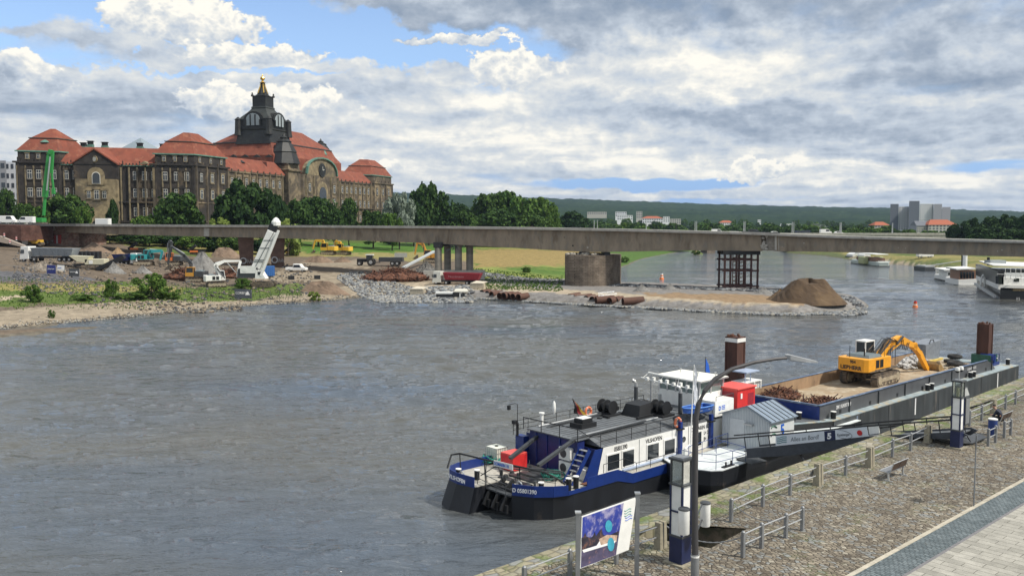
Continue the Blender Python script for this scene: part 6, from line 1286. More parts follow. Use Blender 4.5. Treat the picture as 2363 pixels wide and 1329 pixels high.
    for dx in (-1.3, 1.3): q.beam((p.x+dx, p.y+2, zl(668)), (p.x+dx, p.y+2, zl(583)), .18)
    q.build('stair_tower', M_rust, t)
    q = MB(off); u, v = pd(1670, 583, d0), pd(1755, 583, d0)
    for row in (.3, 3, 6.6): q.beam((u.x, u.y+row, zl(583.5)), (v.x, v.y+row, zl(583.5)), .5, .95)
    q.build('head_beam', M_black, t)
    q = MB(off); u, v = pd(1652, 675, d0-3), pd(1760, 669, d0-3); q.beam(u, v, .4, .3); q.box(p.x-2.2, p.x+1.6, p.y-2, p.y+1, zl(676), zl(664)); q.build('footing', mat('footing_concrete', (.26, .23, .21), .9, var=.25), t)
piers()
def abutment():
    d = 300; A, B = pd(48, 560, d), pd(182, 560, d); t = thing('bridge_abutment', 'broken brick abutment covered in graffiti at the left end of the bridge', 'abutment', A); off = A; ux = Vector((B.x-A.x, 0, 0)).normalized()
    ys = [(48, 524), (58, 521), (64, 529), (72, 522), (80, 527), (90, 522), (100, 526), (118, 521), (128, 519), (142, 522), (180, 535), (182, 548)]
    q = MB(off); q.slab([pd(x, y, d) for x, y in ys]+[pd(182, 575, d), pd(48, 575, d)], (3, 14, 0)); q.build('brick_wall', M_brick, t)
    q = MB(off); q.slab([pd(x, y, d-.4) for x, y in ((60, 541), (82, 540), (78, 560), (58, 560))], (0, .3, 0)); q.build('white_graffiti', mat('graffiti_white', (.42, .42, .42), .8, var=.2), t)
    q = MB(off); q.slab([pd(x, y, d-.4) for x, y in ((88, 543), (102, 542), (102, 561), (88, 560))], (0, .3, 0)); q.slab([pd(x, y, d-.4) for x, y in ((124, 543), (141, 542), (140, 562), (124, 562))], (0, .3, 0)); q.build('red_graffiti', mat('graffiti_red', (.35, .04, .03), .8, var=.3), t)
    text_mesh('lettering', '161', 3.6, mat('graffiti_white', (.42, .42, .42), .8, var=.2), pd(104, 561, d-.6)-off, (1, 0, 0), (0, 0, 1), t, .05, bold=.12, sx=.9)
    q = MB(off); rr = random.Random(11)
    for i in range(70): x = rr.uniform(50, 125); p = pd(x, rr.uniform(518, 530), d-rr.uniform(0, 2)); q.rock(p, rr.uniform(.3, .8))
    q.build('broken_top', M_edge, t)
    d2 = 285; q = MB(pd(0, 560, d2)); q.slab([pd(x, y, d2) for x, y in ((-160, 515), (49, 520), (49, 556), (-160, 530))], (4, 12, 0)); o = q.build('retaining_wall', brickmat('dark_red_brick', (.10, .045, .035), (.13, .07, .055), (.05, .04, .035), .7, .3)); o.location = pd(0, 560, d2); tag(o, 'dark red brick retaining wall left of the broken abutment', 'wall')
    q = MB(pd(0, 560, 275)); q.slab([pd(x, y, 275) for x, y in ((-160, 515), (0, 545), (56, 567), (56, 571), (0, 559), (-160, 535))], (0, 1.2, 0)); o = q.build('ramp_parapet', mat('ramp_concrete', (.36, .30, .25), .9, var=.15)); o.location = pd(0, 560, 275); tag(o, 'pale sloping concrete parapet of the ramp at the left edge', 'parapet')
    # upper roadway slab behind the abutment
    q = MB(); a = pd(-200, 516.5, 292); b = pd(175, 518, 292); q.hexa([(a.x, a.y, a.z-.8), (b.x, b.y, a.z-.8), (b.x+6, b.y+30, a.z-.8), (a.x, a.y+30, a.z-.8)], [(a.x, a.y, a.z), (b.x, b.y, a.z), (b.x+6, b.y+30, a.z), (a.x, a.y+30, a.z)]); o = q.build('road', mat('road_asphalt', (.09, .09, .09), .9, var=.2)); tag(o, kind='structure'); return a.z
ROADZ = abutment()

# ---------------------------------------------------------------- vehicles (x forward, y left); sized in metres then scaled
def wheels(t, xs, y, r, w, S, off=0):
    for x in xs:
        for sy in (-1, 1):
            q = MB(); q.cyl((x, sy*y-w/2, r), (x, sy*y+w/2, r), r, n=16); q.v = [tuple(c*S for c in v) for v in q.v]; wo = q.build('wheel', M_rubber, t, smooth=True)
            q = MB(); q.cyl((x, sy*(y+w/2)-.0, r), (x, sy*(y+w/2+.02), r), r*.5, n=12); q.v = [tuple(c*S for c in v) for v in q.v]; q.build('rim', M_lgrey, wo)
def tipper(label, loc, rz, S, cab, body, trailer=True, L=7.0, group=None, tri=True):
    t = thing('tipper_truck', label, 'tipper truck', loc, rz, group)
    def B(nm, m, *a, par=None, bev=.05): q = MB(); q.box(*a); q.v = [tuple(c*S for c in v) for v in q.v]; return q.build(nm, m, par or t, bevel=bev*S)
    q = MB(); q.hexa([(-2.0, -1.25, .55), (.25, -1.25, .45), (.25, 1.25, .45), (-2.0, 1.25, .55)], [(-2.0, -1.2, 3.3), (-.05, -1.15, 3.3), (-.05, 1.15, 3.3), (-2.0, 1.2, 3.3)]); q.v = [tuple(c*S for c in v) for v in q.v]; cb = q.build('cab', cab, t, bevel=.08*S)
    q = MB(); q.hexa([(.22, -1.1, 1.75), (.235, -1.1, 1.75), (.235, 1.1, 1.75), (.22, 1.1, 1.75)], [(.03, -1.05, 2.75), (.06, -1.05, 2.75), (.06, 1.05, 2.75), (.03, 1.05, 2.75)])
    for sy in (-1, 1): q.hexa([(-.95, sy*1.24, 1.75), (0, sy*1.24, 1.75), (0, sy*1.26, 1.75), (-.95, sy*1.26, 1.75)], [(-.95, sy*1.21, 2.6), (-.15, sy*1.2, 2.6), (-.15, sy*1.22, 2.6), (-.95, sy*1.23, 2.6)])
    q.v = [tuple(c*S for c in v) for v in q.v]; q.build('windscreen', M_glass, cb)
    B('grille', M_black, .24, .29, -.9, .9, .7, 1.55, par=cb); 
    for sy in (-1, 1): B('headlight', M_txtw, .25, .3, sy*1.0-.12, sy*1.0+.12, .6, .8, par=cb, bev=.02); B('mirror', M_black, .1, .25, sy*1.4-.08, sy*1.4+.08, 1.9, 2.6, par=cb, bev=.02)
    xb = -2.6; tot = -2.6-L
    B('chassis', M_dgrey, tot+.3, 0, -.45, .45, .75, 1.1)
    q = MB(); z0, z1 = 1.25, 2.85
    q.hexa([(tot+.7, -1.0, z0), (xb-.4, -1.0, z0), (xb-.4, 1.0, z0), (tot+.7, 1.0, z0)], [(tot, -1.27, z1), (xb, -1.27, z1+.1), (xb, 1.27, z1+.1), (tot, 1.27, z1)]); q.v = [tuple(c*S for c in v) for v in q.v]; bo = q.build('tipping_body', body, t)
    q = MB()
    for sy in (-1, 1): q.beam((tot-.02, sy*1.29, z1), (xb+.02, sy*1.29, z1+.1), .1, .16)
    q.beam((xb, -1.25, z1+.1), (xb, 1.25, z1+.1), .1, .16)
    for i in range(7):
        x = tot+.6+i*(L-1.1)/6
        for sy in (-1, 1): q.beam((x+.1*(i == 0), sy*1.04, z0+.05), (x, sy*1.3, z1), .09, .07)
    q.v = [tuple(c*S for c in v) for v in q.v]; q.build('body_rib', body, bo)
    wheels(t, [-.75], 1.05, .52, .3, S); wheels(t, [-3.4]+([-4.6] if not tri else []), 1.0, .52, .5, S); wheels(t, [tot+1.0, tot+2.2, tot+3.4] if tri else [tot+1.2], 1.0, .52, .4, S)
    for sy in (-1, 1): B('mudguard', M_black, tot+.4, tot+4.0, sy*1.1-.22, sy*1.1+.22, 1.08, 1.14, bev=0) if tri else None
    return t
def car(label, loc, rz, paint, S=1.0, kind='van', group=None, simple=True):
    t = thing({'van': 'van', 'bus': 'bus', 'pickup': 'pickup_truck'}.get(kind, 'car'), label, {'bus': 'bus', 'van': 'van', 'pickup': 'pickup'}.get(kind, 'car'), loc, rz, group)
    sc = lambda q: setattr(q, 'v', [tuple(c*S for c in v) for v in q.v]) or q
    if kind == 'bus': L, Wd, Hh = 12, 2.5, 3.1; pr = [(-L/2, .4), (L/2, .4), (L/2, 2.9), (L/2-.3, Hh), (-L/2, Hh)]
    elif kind == 'van': L, Wd, Hh = 5.6, 2.0, 2.5; pr = [(-2.8, .35), (2.8, .35), (2.8, 1.1), (2.0, 1.35), (1.4, 2.35), (1.1, 2.5), (-2.8, 2.5)]
    elif kind == 'pickup': L, Wd, Hh = 5.6, 2.0, 2.0; pr = [(-2.8, .4), (2.7, .4), (2.7, 1.05), (1.7, 1.25), (1.15, 2.05), (-.7, 2.1), (-.75, 1.15), (-2.8, 1.15)]
    else: L, Wd, Hh = 4.3, 1.8, 1.45; pr = [(-2.1, .3), (2.1, .3), (2.1, .8), (1.2, .95), (.6, 1.42), (-1.2, 1.45), (-2.0, 1.0)]
    q = MB(); q.slab([(x, -Wd/2, z) for x, z in pr], (0, Wd, 0)); bo = sc(q).build('body', paint, t, bevel=.1*S)
    q = MB(); zt = Hh-.18; zb = Hh*.58 if kind != 'bus' else 1.5; x0, x1 = {'van': (-.2, 1.5), 'bus': (-5.7, 5.6), 'pickup': (-.6, 1.2), 'car': (-1.3, .75)}[kind]
    for sy in (-1, 1): q.hexa([(x0, sy*Wd/2, zb), (x1+.2, sy*Wd/2, zb), (x1+.2, sy*(Wd/2+.012), zb), (x0, sy*(Wd/2+.012), zb)], [(x0+.1, sy*Wd/2, zt), (x1-.15, sy*Wd/2, zt), (x1-.15, sy*(Wd/2+.012), zt), (x0+.1, sy*(Wd/2+.012), zt)])
    sc(q).build('window', M_glass, bo); wheels(t, [-L*.32, L*.33], Wd/2-.12, .34 if kind != 'bus' else .5, .24, S); return t
M_truckgrey = mat('tipper_grey', (.25, .28, .31), .5, var=.15, col2=(.15, .14, .13), c2=(.55, .7)); M_tblue = mat('tipper_blue', (.015, .03, .14), .45, var=.15)
G_SITE = 'machines on the demolition site'
def mound(name, label, cpx, cpy, wpx, hpx, m, asym=0.0, peaks=1, seed=1, depth=.75, group='heaps of earth and gravel on the site', rough=.12, cat='heap', nn=44, flat=.0):
    p = on_land(cpx, cpy, 5); d = p.y; r = wpx/2*d/F; h = hpx*d/F; rs = np.random.RandomState(seed); V = []; nr = 14
    for i in range(nr+1):
        f = i/nr
        for j in range(nn):
            a = 2*math.pi*j/nn; x, y = f*r*math.cos(a), f*r*depth*math.sin(a); prof = min(1, (1-f)/(1-flat)) if flat else (1-f)
            z = h*(prof**1.05)*(1+.12*math.sin(3*a+seed)+.08*math.sin(7*a+seed*2)*f)+rs.uniform(-1, 1)*h*rough*.35*(1 if 0 < f < 1 else 0); V.append((x+asym*r*(1-f), y, z-.5*f))
    fs = [(i*nn+j, i*nn+(j+1) % nn, (i+1)*nn+(j+1) % nn, (i+1)*nn+j) for i in range(nr) for j in range(nn)]
    q = MB(); q.add(V, fs); o = q.build(name, m, smooth=False); o.location = p; tag(o, label, cat, group); return o
E_gravel = mat('heap_gravel', (.19, .185, .175), .95, var=.35, vs=.8, bump=.05, bs=5, col2=(.13, .125, .115)); E_sand = mat('heap_sand', (.32, .22, .125), .95, var=.2, vs=.8, bump=.04, bs=5); E_soil = mat('heap_soil', (.085, .054, .030), .95, var=.25, vs=.25, bump=.05, bs=3, col2=(.13, .085, .045), c2=(.5, .65), c2s=.12); E_dirt = mat('heap_dirt', (.19, .135, .095), .95, var=.3, vs=.6, bump=.05, bs=4)
def site():
    L = lambda px, py: on_land(px, py)
    # mounds
    mound('earth_heap', 'large dark brown earth mound at the tip of the gravel causeway', 1862, 694, 182, 47, E_soil, seed=3, flat=.42, rough=.08, depth=.8, asym=.03)
    mound('earth_heap', 'low brown shoulder of earth left of the large mound on the causeway', 1800, 692, 85, 24, mat('heap_soil_light', (.14, .09, .048), .95, var=.25, vs=.4), seed=8, depth=.7)
    mound('gravel_heap', 'grey gravel heap behind the white excavator', 468, 628, 100, 42, E_gravel, seed=5, rough=.04, flat=.12); mound('sand_heap', 'yellowish sand heap behind the blue tipper truck', 272, 596, 62, 24, E_sand, seed=6, depth=.6)
    mound('gravel_heap', 'low gravel heap right below the crusher conveyor', 262, 628, 60, 22, E_gravel, seed=7); mound('gravel_heap', 'low gravel heap in front of the teal excavator', 330, 630, 55, 17, E_gravel, seed=9)
    mound('earth_heap', 'flat earth heap between the bridge and the wall pier', 520, 592, 80, 19, E_dirt, seed=10, flat=.4); mound('earth_heap', 'low brown earth bank right of the drilling rig', 745, 676, 130, 25, E_dirt, seed=11, depth=.35, flat=.4); mound('earth_heap', 'low earth heap below the yellow excavators', 735, 606, 90, 14, E_dirt, seed=12, depth=.4, flat=.3); mound('earth_heap', 'second low earth heap below the yellow excavators', 790, 605, 60, 12, E_dirt, seed=13, depth=.4)
    mound('gravel_heap', 'small grey gravel heap between masonry pier and trestle', 1480, 672, 56, 16, E_gravel, seed=14); mound('gravel_heap', 'small pale gravel heap left of the steel trestle', 1545, 668, 50, 13, E_gravel, seed=15); mound('gravel_heap', 'gravel heap at the right foot of the steel trestle', 1762, 676, 60, 12, E_gravel, seed=16)
    mound('rubble_heap', 'rubble heap below the white truck at the left edge', 100, 622, 100, 18, mat('rubble', (.22, .19, .155), .95, var=.4, vs=1.2, bump=.1, bs=2), seed=17, rough=.5); mound('rubble_heap', 'grey rubble heap right of the tractor', 985, 628, 70, 22, E_gravel, seed=18, rough=.6); mound('earth_heap', 'earth slope behind the dark trailers at the left', 215, 580, 90, 20, E_dirt, seed=19, depth=.4)
    # scrap heaps
    for px, py, w, h, n, sd_, lab in ((915, 645, 165, 26, 700, 21, 'wide heap of brown rusty reinforcement steel behind the red tipper truck'), (415, 645, 60, 26, 320, 22, 'heap of rusty steel beside the dark grey excavator'), (525, 640, 60, 20, 200, 23, 'heap of twisted pipes behind the white excavator')):
        p = L(px, py); S = p.y/F; o = scrap_heap('', None, h*S, n, loc=tuple(p), rad=(w/2*S, w/3.6*S), seed=sd_, th=.16, ln=(1.2, 3.6)); o.location = p; tag(o, lab, 'scrap heap', 'rusty scrap heaps')
    # trucks
    p = L(53, 603); tipper('white tractor unit with long grey tipping trailer at the left of the site', p+Vector((.5, 0, 0)), R(180-12), 1.22, M_white, M_truckgrey, L=10.5, group='tipper trucks')
    p = L(1003, 656); tipper('truck with white cab and dark red tipping body on the causeway road', p, R(180-14), 1.06, mat('cab_cream', (.62, .62, .56), .5, var=.08), M_mred, L=9.6, group='tipper trucks')
    t_ = [o for o in COL.objects if o.get('label', '').startswith('truck with white cab')][0]
    for o in t_.children:
        if o.name.startswith('tipping_body'): text_mesh('lettering', 'Nordmann', .75, mat('pink_lettering', (.55, .25, .27), .6, var=0), (-4.2, 1.27, 1.95), (-1, 0, 0), (0, 0, 1), o, .03, sx=1.3)
    p = L(322, 612); tipper('white-cabbed truck with dark blue tipping body beside the teal excavator', p, R(-20), 1.05, M_white, M_tblue, L=5.8, group='tipper trucks')
    p = L(232, 602); T = thing('container', 'long black open container standing behind the crusher', 'container', p, R(8)); S = p.y/F*1.0
    q = MB(); q.hexa([(-80*S, -1.2, .6), (0, -1.2, .6), (0, 1.2, .6), (-80*S, 1.2, .6)], [(-80*S, -1.3, .6+17*S), (0, -1.3, .6+17*S), (0, 1.3, .6+17*S), (-80*S, 1.3, .6+17*S)]); q.build('body', M_black, T); q = MB()
    for i in range(10): q.box(-80*S+i*8.6*S, -80*S+i*8.6*S+.2, -1.45, -1.22, .6, .5+17*S)
    q.build('rib', M_dgrey, T); wheels(T, [-3, -4.2], 1.0, .5, .4, 1)
    p = L(620, 638); T = thing('container', 'bright blue skip container behind the white drilling rig', 'container', p, R(18)); S = p.y/F; q = MB(); q.box(-2.6, 26*S*.5, -1.2, 1.2, .2, 24*S); q.build('body', mat('container_blue', (.04, .15, .42), .5, var=.15), T); q = MB()
    for i in range(9): x = -2.5+i*(26*S*.5+2.5)/8; q.box(x-.06, x+.06, -1.3, -1.2, .2, 24*S)
    q.build('rib', mat('container_blue', (.04, .15, .42), .5), T)
    p = L(685, 627); car('white double-cab pickup truck parked right of the drilling rig', p, R(-6), M_white, 1.1, 'pickup')
    # excavators: boom and stick given in photo points
    def exc(label, px, py, rz, paint, S, bpts, spts, bk, house=0.0, tool='bucket', hw=2.7, cabp=None, flip=1):
        p = L(px, py); d = p.y; hd = rz+house; cx = math.cos(hd)
        def loc(x, y): q = pd(x, y, d); return ((q.x-p.x)/cx/S, (q.z-p.z)/S)
        st = [loc(*s) for s in spts]; e = st[-1]
        return excavator(label, p, rz, paint, [(1.0, 1.9)]+[loc(*b) for b in bpts], st, (e[0]+bk[0], e[1]+bk[1], bk[2], bk[3]), S, house=house, trk=(3.9, 2.4, .55, .9), hw=hw, cabp=cabp, group=G_SITE, tool=tool, rear=2.6)
    exc('yellow excavator under the bridge with boom to the left, nearer the white pickup', 758, 588, R(172), M_cyel, 1.35, [(745, 556), (727, 555)], [(727, 555), (721, 575)], (.1, -.6, .7, 2.4))
    exc('second yellow excavator directly right of the first one under the bridge', 793, 588, R(165), M_cyel, 1.3, [(785, 560), (774, 556)], [(774, 556), (769, 574)], (0, -.5, .7, 2.4))
    exc('orange-yellow excavator left of the round columns reaching down into rubble', 995, 606, R(176), mat('machine_orange', (.62, .30, .04), .5, var=.12), 1.25, [(975, 563), (963, 559)], [(963, 559), (957, 588)], (0, -.5, .9, 2.4))
    exc('teal excavator with orange counterweight beside the blue tipper truck', 332, 612, R(8), M_teal, 1.3, [(345, 580), (372, 579)], [(372, 579), (368, 600)], (0, -.4, .7, 2.4), cabp=M_teal)
    exc('dark grey excavator with arched boom reaching left over the rusty steel', 452, 650, R(176), M_dgrey, 1.1, [(440, 608), (425, 590), (393, 568)], [(393, 568), (386, 610)], (0, -.4, 1.0, 2.4), cabp=mat('machine_orange', (.62, .30, .04), .5))
    exc('small white excavator with bent boom at the edge of the site grass', 500, 661, R(24), M_white, 1.15, [(497, 612), (513, 604)], [(513, 603), (548, 603), (541, 640)], (0, -.2, .5, 2.6), cabp=M_white)
    exc('dark tall excavator with grapple behind the teal excavator', 402, 612, R(178), M_dgrey, 1.1, [(396, 560), (390, 556)], [(390, 556), (388, 598)], (0, -.4, .9, 0), tool='grapple', cabp=M_orange)
    # drilling rig
    p = L(600, 662); d = p.y; T = thing('drilling_rig', 'white crawler rig with thick leaning telescopic mast rising above the bridge', 'rig', p); P_ = lambda x, y, o=0: pd(x, y, d+o)
    q = MB(p); q.beam(P_(585, 636), P_(630, 534), 2.5, 2.2); m_ = q.build('mast', M_white, T, bevel=.1); q = MB(p); q.beam(P_(602, 637, -1.6), P_(643, 532, -1.6), .55, .55); q.beam(P_(597, 636, -1.6), P_(637, 536, -1.6), .12, .12)
    for i in range(12): f = i/12; a = P_(602, 637, -1.6).lerp(P_(643, 532, -1.6), f); b = P_(597, 636, -1.6).lerp(P_(637, 536, -1.6), f+.05); q.beam(a, b, .2, .2)
    q.build('mast_ladder', M_white, m_); q = MB(p); q.beam(P_(590, 615, -1.75), P_(632, 536, -1.75), .25, .08); q.build('mast_cable', M_black, m_); q = MB(p)
    for f in (.12, .3, .34, .62, .8): a = P_(583, 634, -1.3).lerp(P_(629, 536, -1.3), f); q.beam(a-Vector((1.2, 0, -.1)), a+Vector((1.2, 0, .1)), .06, .12)
    q.build('mast_seam', M_dgrey, m_)
    q = MB(p); q.beam(P_(627, 536), P_(634, 519), 2.0, 2.0); q.build('mast_collar', M_black, T); q = MB(p); a = P_(637, 515); q.lathe([(.4, -1.2), (1.1, -.6), (1.15, .3), (.6, 1.1), (.1, 1.4)], a, 10); q.beam(P_(634, 520), P_(641, 521), .8, .8); q.build('mast_head', M_white, T)
    q = MB(p); a, b = P_(552, 641), P_(612, 641); q.hexa([(a.x, d-1.6, a.z), (a.x+5.2, d-1.6, a.z), (a.x+5.2, d+1.8, a.z), (a.x, d+1.8, a.z)], [(a.x+.2, d-1.6, a.z+2.3), (a.x+5, d-1.6, a.z+2.6), (a.x+5, d+1.8, a.z+2.6), (a.x+.2, d+1.8, a.z+2.3)]); q.build('engine_house', M_dgrey, T)
    q = MB(p); q.box(a.x+.8, a.x+4.6, d-1.75, d-1.55, a.z+1.2, a.z+3.0); q.cyl((a.x+2, d-1.8, a.z+2), (a.x+2, d-1.5, a.z+2), .5, n=10); q.build('white_panel', M_white, T)
    q = MB(p); c = P_(595, 642); q.hexa([(c.x-.2, d-1.8, c.z), (b.x+.6, d-1.8, c.z), (b.x+.6, d+1, c.z), (c.x-.2, d+1, c.z)], [(c.x, d-1.8, c.z+2.2), (b.x-.4, d-1.8, c.z+1.6), (b.x-.4, d+1, c.z+1.6), (c.x, d+1, c.z+2.2)]); q.build('cab', M_white, T); q = MB(p); q.box(c.x+.5, c.x+1.6, d-1.83, d-1.8, c.z+.9, c.z+1.7); q.build('cab_window', M_glass, T)
    for yy in (-1.6, 1.6):
        q = MB(p); a, b = P_(585, 660), P_(635, 652); r = .65; pr = [(a.x+r+r*math.cos(math.pi/2+math.pi*i/6), r+r*math.sin(math.pi/2+math.pi*i/6)) for i in range(7)]+[(b.x-r+r*math.cos(-math.pi/2+math.pi*i/6), r+r*math.sin(-math.pi/2+math.pi*i/6)) for i in range(7)]; q.slab([(x, d+yy-.35, p.z+z) for x, z in pr], (0, .7, 0)); q.build('track', M_tracks, T)
    # green high-reach demolition machine by the palace
    p = pd(82, 512, 305); T = thing('demolition_machine', 'tall green high-reach demolition machine with folded arm before the palace', 'demolition machine', p); M_gr = mat('machine_green', (.03, .26, .05), .45, var=.12); P_ = lambda x, y, o=0: pd(x, y, 305+o)
    q = MB(p); q.beam(P_(104, 455), P_(113, 352), 1.6, 1.3, w1=.9, h1=.9); q.beam(P_(113, 350), P_(121, 352), 1.3, 1.5); q.beam(P_(121, 350), P_(118, 400), 1.0, .8); q.beam(P_(119, 398), P_(124, 440), .5, .5); q.build('arm', M_gr, T); q = MB(p); q.beam(P_(108, 440, -1), P_(116, 362, -1), .35, .35); q.build('arm_ram', M_lgrey, T)
    q = MB(p); a = P_(123, 435); q.beam(a, P_(124, 448), .9, .9); q.build('crusher_jaw', M_gr, T); q = MB(p); q.beam(P_(104, 455), P_(101, 498), .8, .8); q.box(P_(78, 500).x, P_(102, 500).x, 303.5, 306.5, P_(80, 513).z, P_(80, 503).z); q.build('upper_body', M_gr, T, bevel=.1); q = MB(p); q.box(P_(76, 500).x, P_(104, 500).x, 303, 307, P_(80, 518).z, P_(80, 513.5).z); q.build('track', M_tracks, T)
    # crusher with conveyor
    p = L(205, 622); d = p.y; T = thing('crusher', 'cream tracked rock crusher with dark conveyor rising to the right', 'crusher', p); P_ = lambda x, y, o=0: pd(x, y, d+o); M_cr = mat('crusher_cream', (.55, .52, .38), .6, var=.12, col2=(.3, .27, .2), c2=(.6, .75))
    q = MB(p); q.slab([P_(158, 590), P_(205, 592), (P_(198, 606)), P_(178, 604)], (0, 3, 0)); q.build('hopper', M_cr, T); q = MB(p); q.box(P_(195, 600).x, P_(240, 600).x, d, d+3, P_(200, 611).z, P_(200, 598).z); q.build('engine_box', M_cr, T, bevel=.08); q = MB(p); q.box(P_(205, 600).x, P_(214, 600).x, d-.05, d, P_(200, 609).z, P_(200, 601).z); q.build('door_panel', M_white, T)
    q = MB(p); q.beam(P_(225, 622, -.5), P_(287, 592, -.5), 1.4, 1.0); q.beam(P_(240, 624, .6), P_(275, 600, .6), .2, .2); q.build('conveyor', M_black, T); q = MB(p); q.box(P_(168, 600).x, P_(235, 600).x, d+.2, d+2.8, P_(200, 615).z, P_(200, 609).z); q.build('chassis', M_black, T)
    for yy in (0, 2.4): q = MB(p); q.box(P_(185, 600).x, P_(228, 600).x, d+yy, d+yy+.5, p.z, p.z+1.1); q.build('track', M_tracks, T, bevel=.3)
    # tractor and trailer
    p = L(852, 613); T = thing('tractor', 'dark green tractor with white-roofed cab and dark trailer beyond the steel scrap', 'tractor', p, R(178)); S = 1.25
    def TB(nm, m, *a, bev=.05): q = MB(); q.box(*a); q.v = [tuple(c*S for c in v) for v in q.v]; return q.build(nm, m, T, bevel=bev)
    TB('bonnet', M_black, .6, 3.0, -.5, .5, .9, 1.7); TB('cab', M_glass, -1.0, .6, -.8, .8, 1.2, 2.6); TB('cab_roof', M_white, -1.1, .8, -.9, .9, 2.6, 2.8); TB('trailer_body', M_dgrey, -8.6, -2.6, -1.2, 1.2, 1.0, 2.1); TB('drawbar', M_dgrey, -2.8, -1, -.1, .1, .7, .9); wheels(T, [-.6], 1.0, .9, .5, S); wheels(T, [2.3], .9, .6, .4, S); wheels(T, [-6, -7.2], 1.0, .6, .4, S)
    # long pale plank leaning across the scrap
    q = MB(); a, b = pd(930, 618, L(930, 625).y-2), pd(1002, 580, L(990, 610).y); q.beam(a, b, .9, .5); o = q.build('conveyor_belt', mat('belt_frame', (.42, .45, .46), .6, var=.15)); tag(o, 'long pale conveyor frame rising from the steel scrap to the columns', 'conveyor')
    # dark machines in the shade under the bridge
    for px, py, lab, m in ((455, 588, 'black tracked screener with orange side under the bridge', M_orange), (675, 590, 'black machine with yellow stripe right of the second wall pier', M_cyel), (318, 582, 'dark grey machine with orange hood behind the blue tipper truck', M_orange)):
        p = L(px, py); S = p.y/F; T = thing('screener', lab, 'machine', p, R(5), G_SITE); q = MB(); q.box(-18*S, 18*S, -1.3, 1.3, 1.1, 10*S); q.beam((-20*S, 0, 7*S), (-2*S, 0, 22*S), 1.5, .8); q.build('body', M_black, T, bevel=.1); q = MB(); q.box(-14*S, 4*S, -1.45, -1.3, 6*S, 10*S); q.build('side_panel', m, T); q = MB(); q.box(-14*S, 14*S, -1.2, -.7, 0, 1.1); q.box(-14*S, 14*S, .7, 1.2, 0, 1.1); q.build('track', M_tracks, T)
    # vehicles on the upper road
    for px, lab, k in ((19, 'white van with dark windows on the upper road at the left edge', 'van'), (61, 'white van beside the green demolition machine on the upper road', 'van')):
        p = pd(px, 516, 296); p.z = ROADZ; car(lab, p, R(2 if px < 40 else 180), M_white, 1.05 if px < 40 else .95, k, 'white vans on the upper road')
    p = pd(235, 518.5, 282); T = thing('site_cabin', 'white box cabin standing on the bridge deck below the palace entrance', 'cabin', p); q = MB(); q.box(-2.1, 2.1, 0, 2.2, 0, 1.95); q.build('body', M_white, T, bevel=.04); q = MB(); q.box(-1.7, 1.7, -.03, 0, .2, 1.7); q.build('side_panel', mat('cabin_grey', (.66, .68, .68), .6, var=.05), T)
    # pontoon, timber boxes at the water
    p = pz(1043, 686, .2); T = thing('work_pontoon', 'small work pontoon with pale blocks moored at the rubble bank', 'pontoon', p); S = p.y/F; q = MB(); q.box(-37*S, 20*S, -1.2, 1.2, -.3, 1.3); q.build('hull', M_white, T); q = MB(); q.box(-36*S, 3*S, -1.23, -1.2, .1, .9); q.box(3*S, 18*S, -1.3, -1.2, -.3, 1.3); q.build('dark_panel', M_black, T); q = MB(); q.hexa([(5*S, -1.3, 1.3), (38*S, -1.3, 1.3), (34*S, 2, 1.3), (8*S, 2, 1.3)], [(5*S, -1.3, 1.6), (38*S, -1.3, 1.6), (34*S, 2, 1.9), (8*S, 2, 1.9)]); q.build('deck_slab', mat('slab_cream', (.6, .58, .5), .7), T)
    for px, py, lab in ((962, 681, 'pale timber box at the waterline left of the work pontoon'), (1100, 668, 'grey concrete block lying on the rubble bank')):
        p = L(px, py-2); T = thing('timber_box', lab, 'block', p, R(-8)); S = p.y/F; q = MB(); q.box(-14*S, 18*S, -1, 1.6, -.8, 1.3); q.build('body', mat('timber_pale', (.42, .37, .28), .8, var=.2), T); q = MB(); q.hexa([(-12*S, -1.1, 1.3), (16*S, -1.1, 1.3), (22*S, 2, 1.5), (-4*S, 2, 1.7)], [(-12*S, -1.1, 1.45), (16*S, -1.1, 1.45), (22*S, 2, 1.65), (-4*S, 2, 1.85)]); q.build('lid', mat('timber_lid', (.55, .5, .4), .8, var=.15), T)
    # steel pipes lying at the water
    xs = [(1112, 681), (1124, 682), (1134, 684), (1152, 687), (1162, 688), (1172, 688), (1183, 689), (1196, 690), (1314, 691), (1325, 692), (1352, 694), (1366, 696), (1375, 698), (1392, 697), (1406, 699), (1420, 698), (1437, 701)]
    side = ['leftmost', 'second', 'third', 'fourth', 'fifth', 'sixth', 'seventh', 'rightmost']
    for i, (px, py) in enumerate(xs):
        S = pz(px, py, .5).y/F; p = pz(px, py, .55); ln = (2.6 if i not in (9, 16, 12) else 4.2)+(.5*(i % 3)); r = .78 if i % 4 else .86
        if i == 0: q = MB(); n = 16; q.lathe([(r, 0), (r, ln)], (0, 0, 0), n)
        q = MB(); q.add([(ln*k, r*math.cos(a*6.2832/16), r*math.sin(a*6.2832/16)) for k in (0, 1) for a in range(16)]+[(ln*k, .9*r*math.cos(a*6.2832/16), .9*r*math.sin(a*6.2832/16)) for k in (0, 1) for a in range(16)],
              [(a, (a+1) % 16, 16+(a+1) % 16, 16+a) for a in range(16)]+[(32+a, 32+(a+1) % 16, 48+(a+1) % 16, 48+a) for a in range(16)]+[(a, (a+1) % 16, 32+(a+1) % 16, 32+a) for a in range(16)]+[(16+a, 16+(a+1) % 16, 48+(a+1) % 16, 48+a) for a in range(16)])
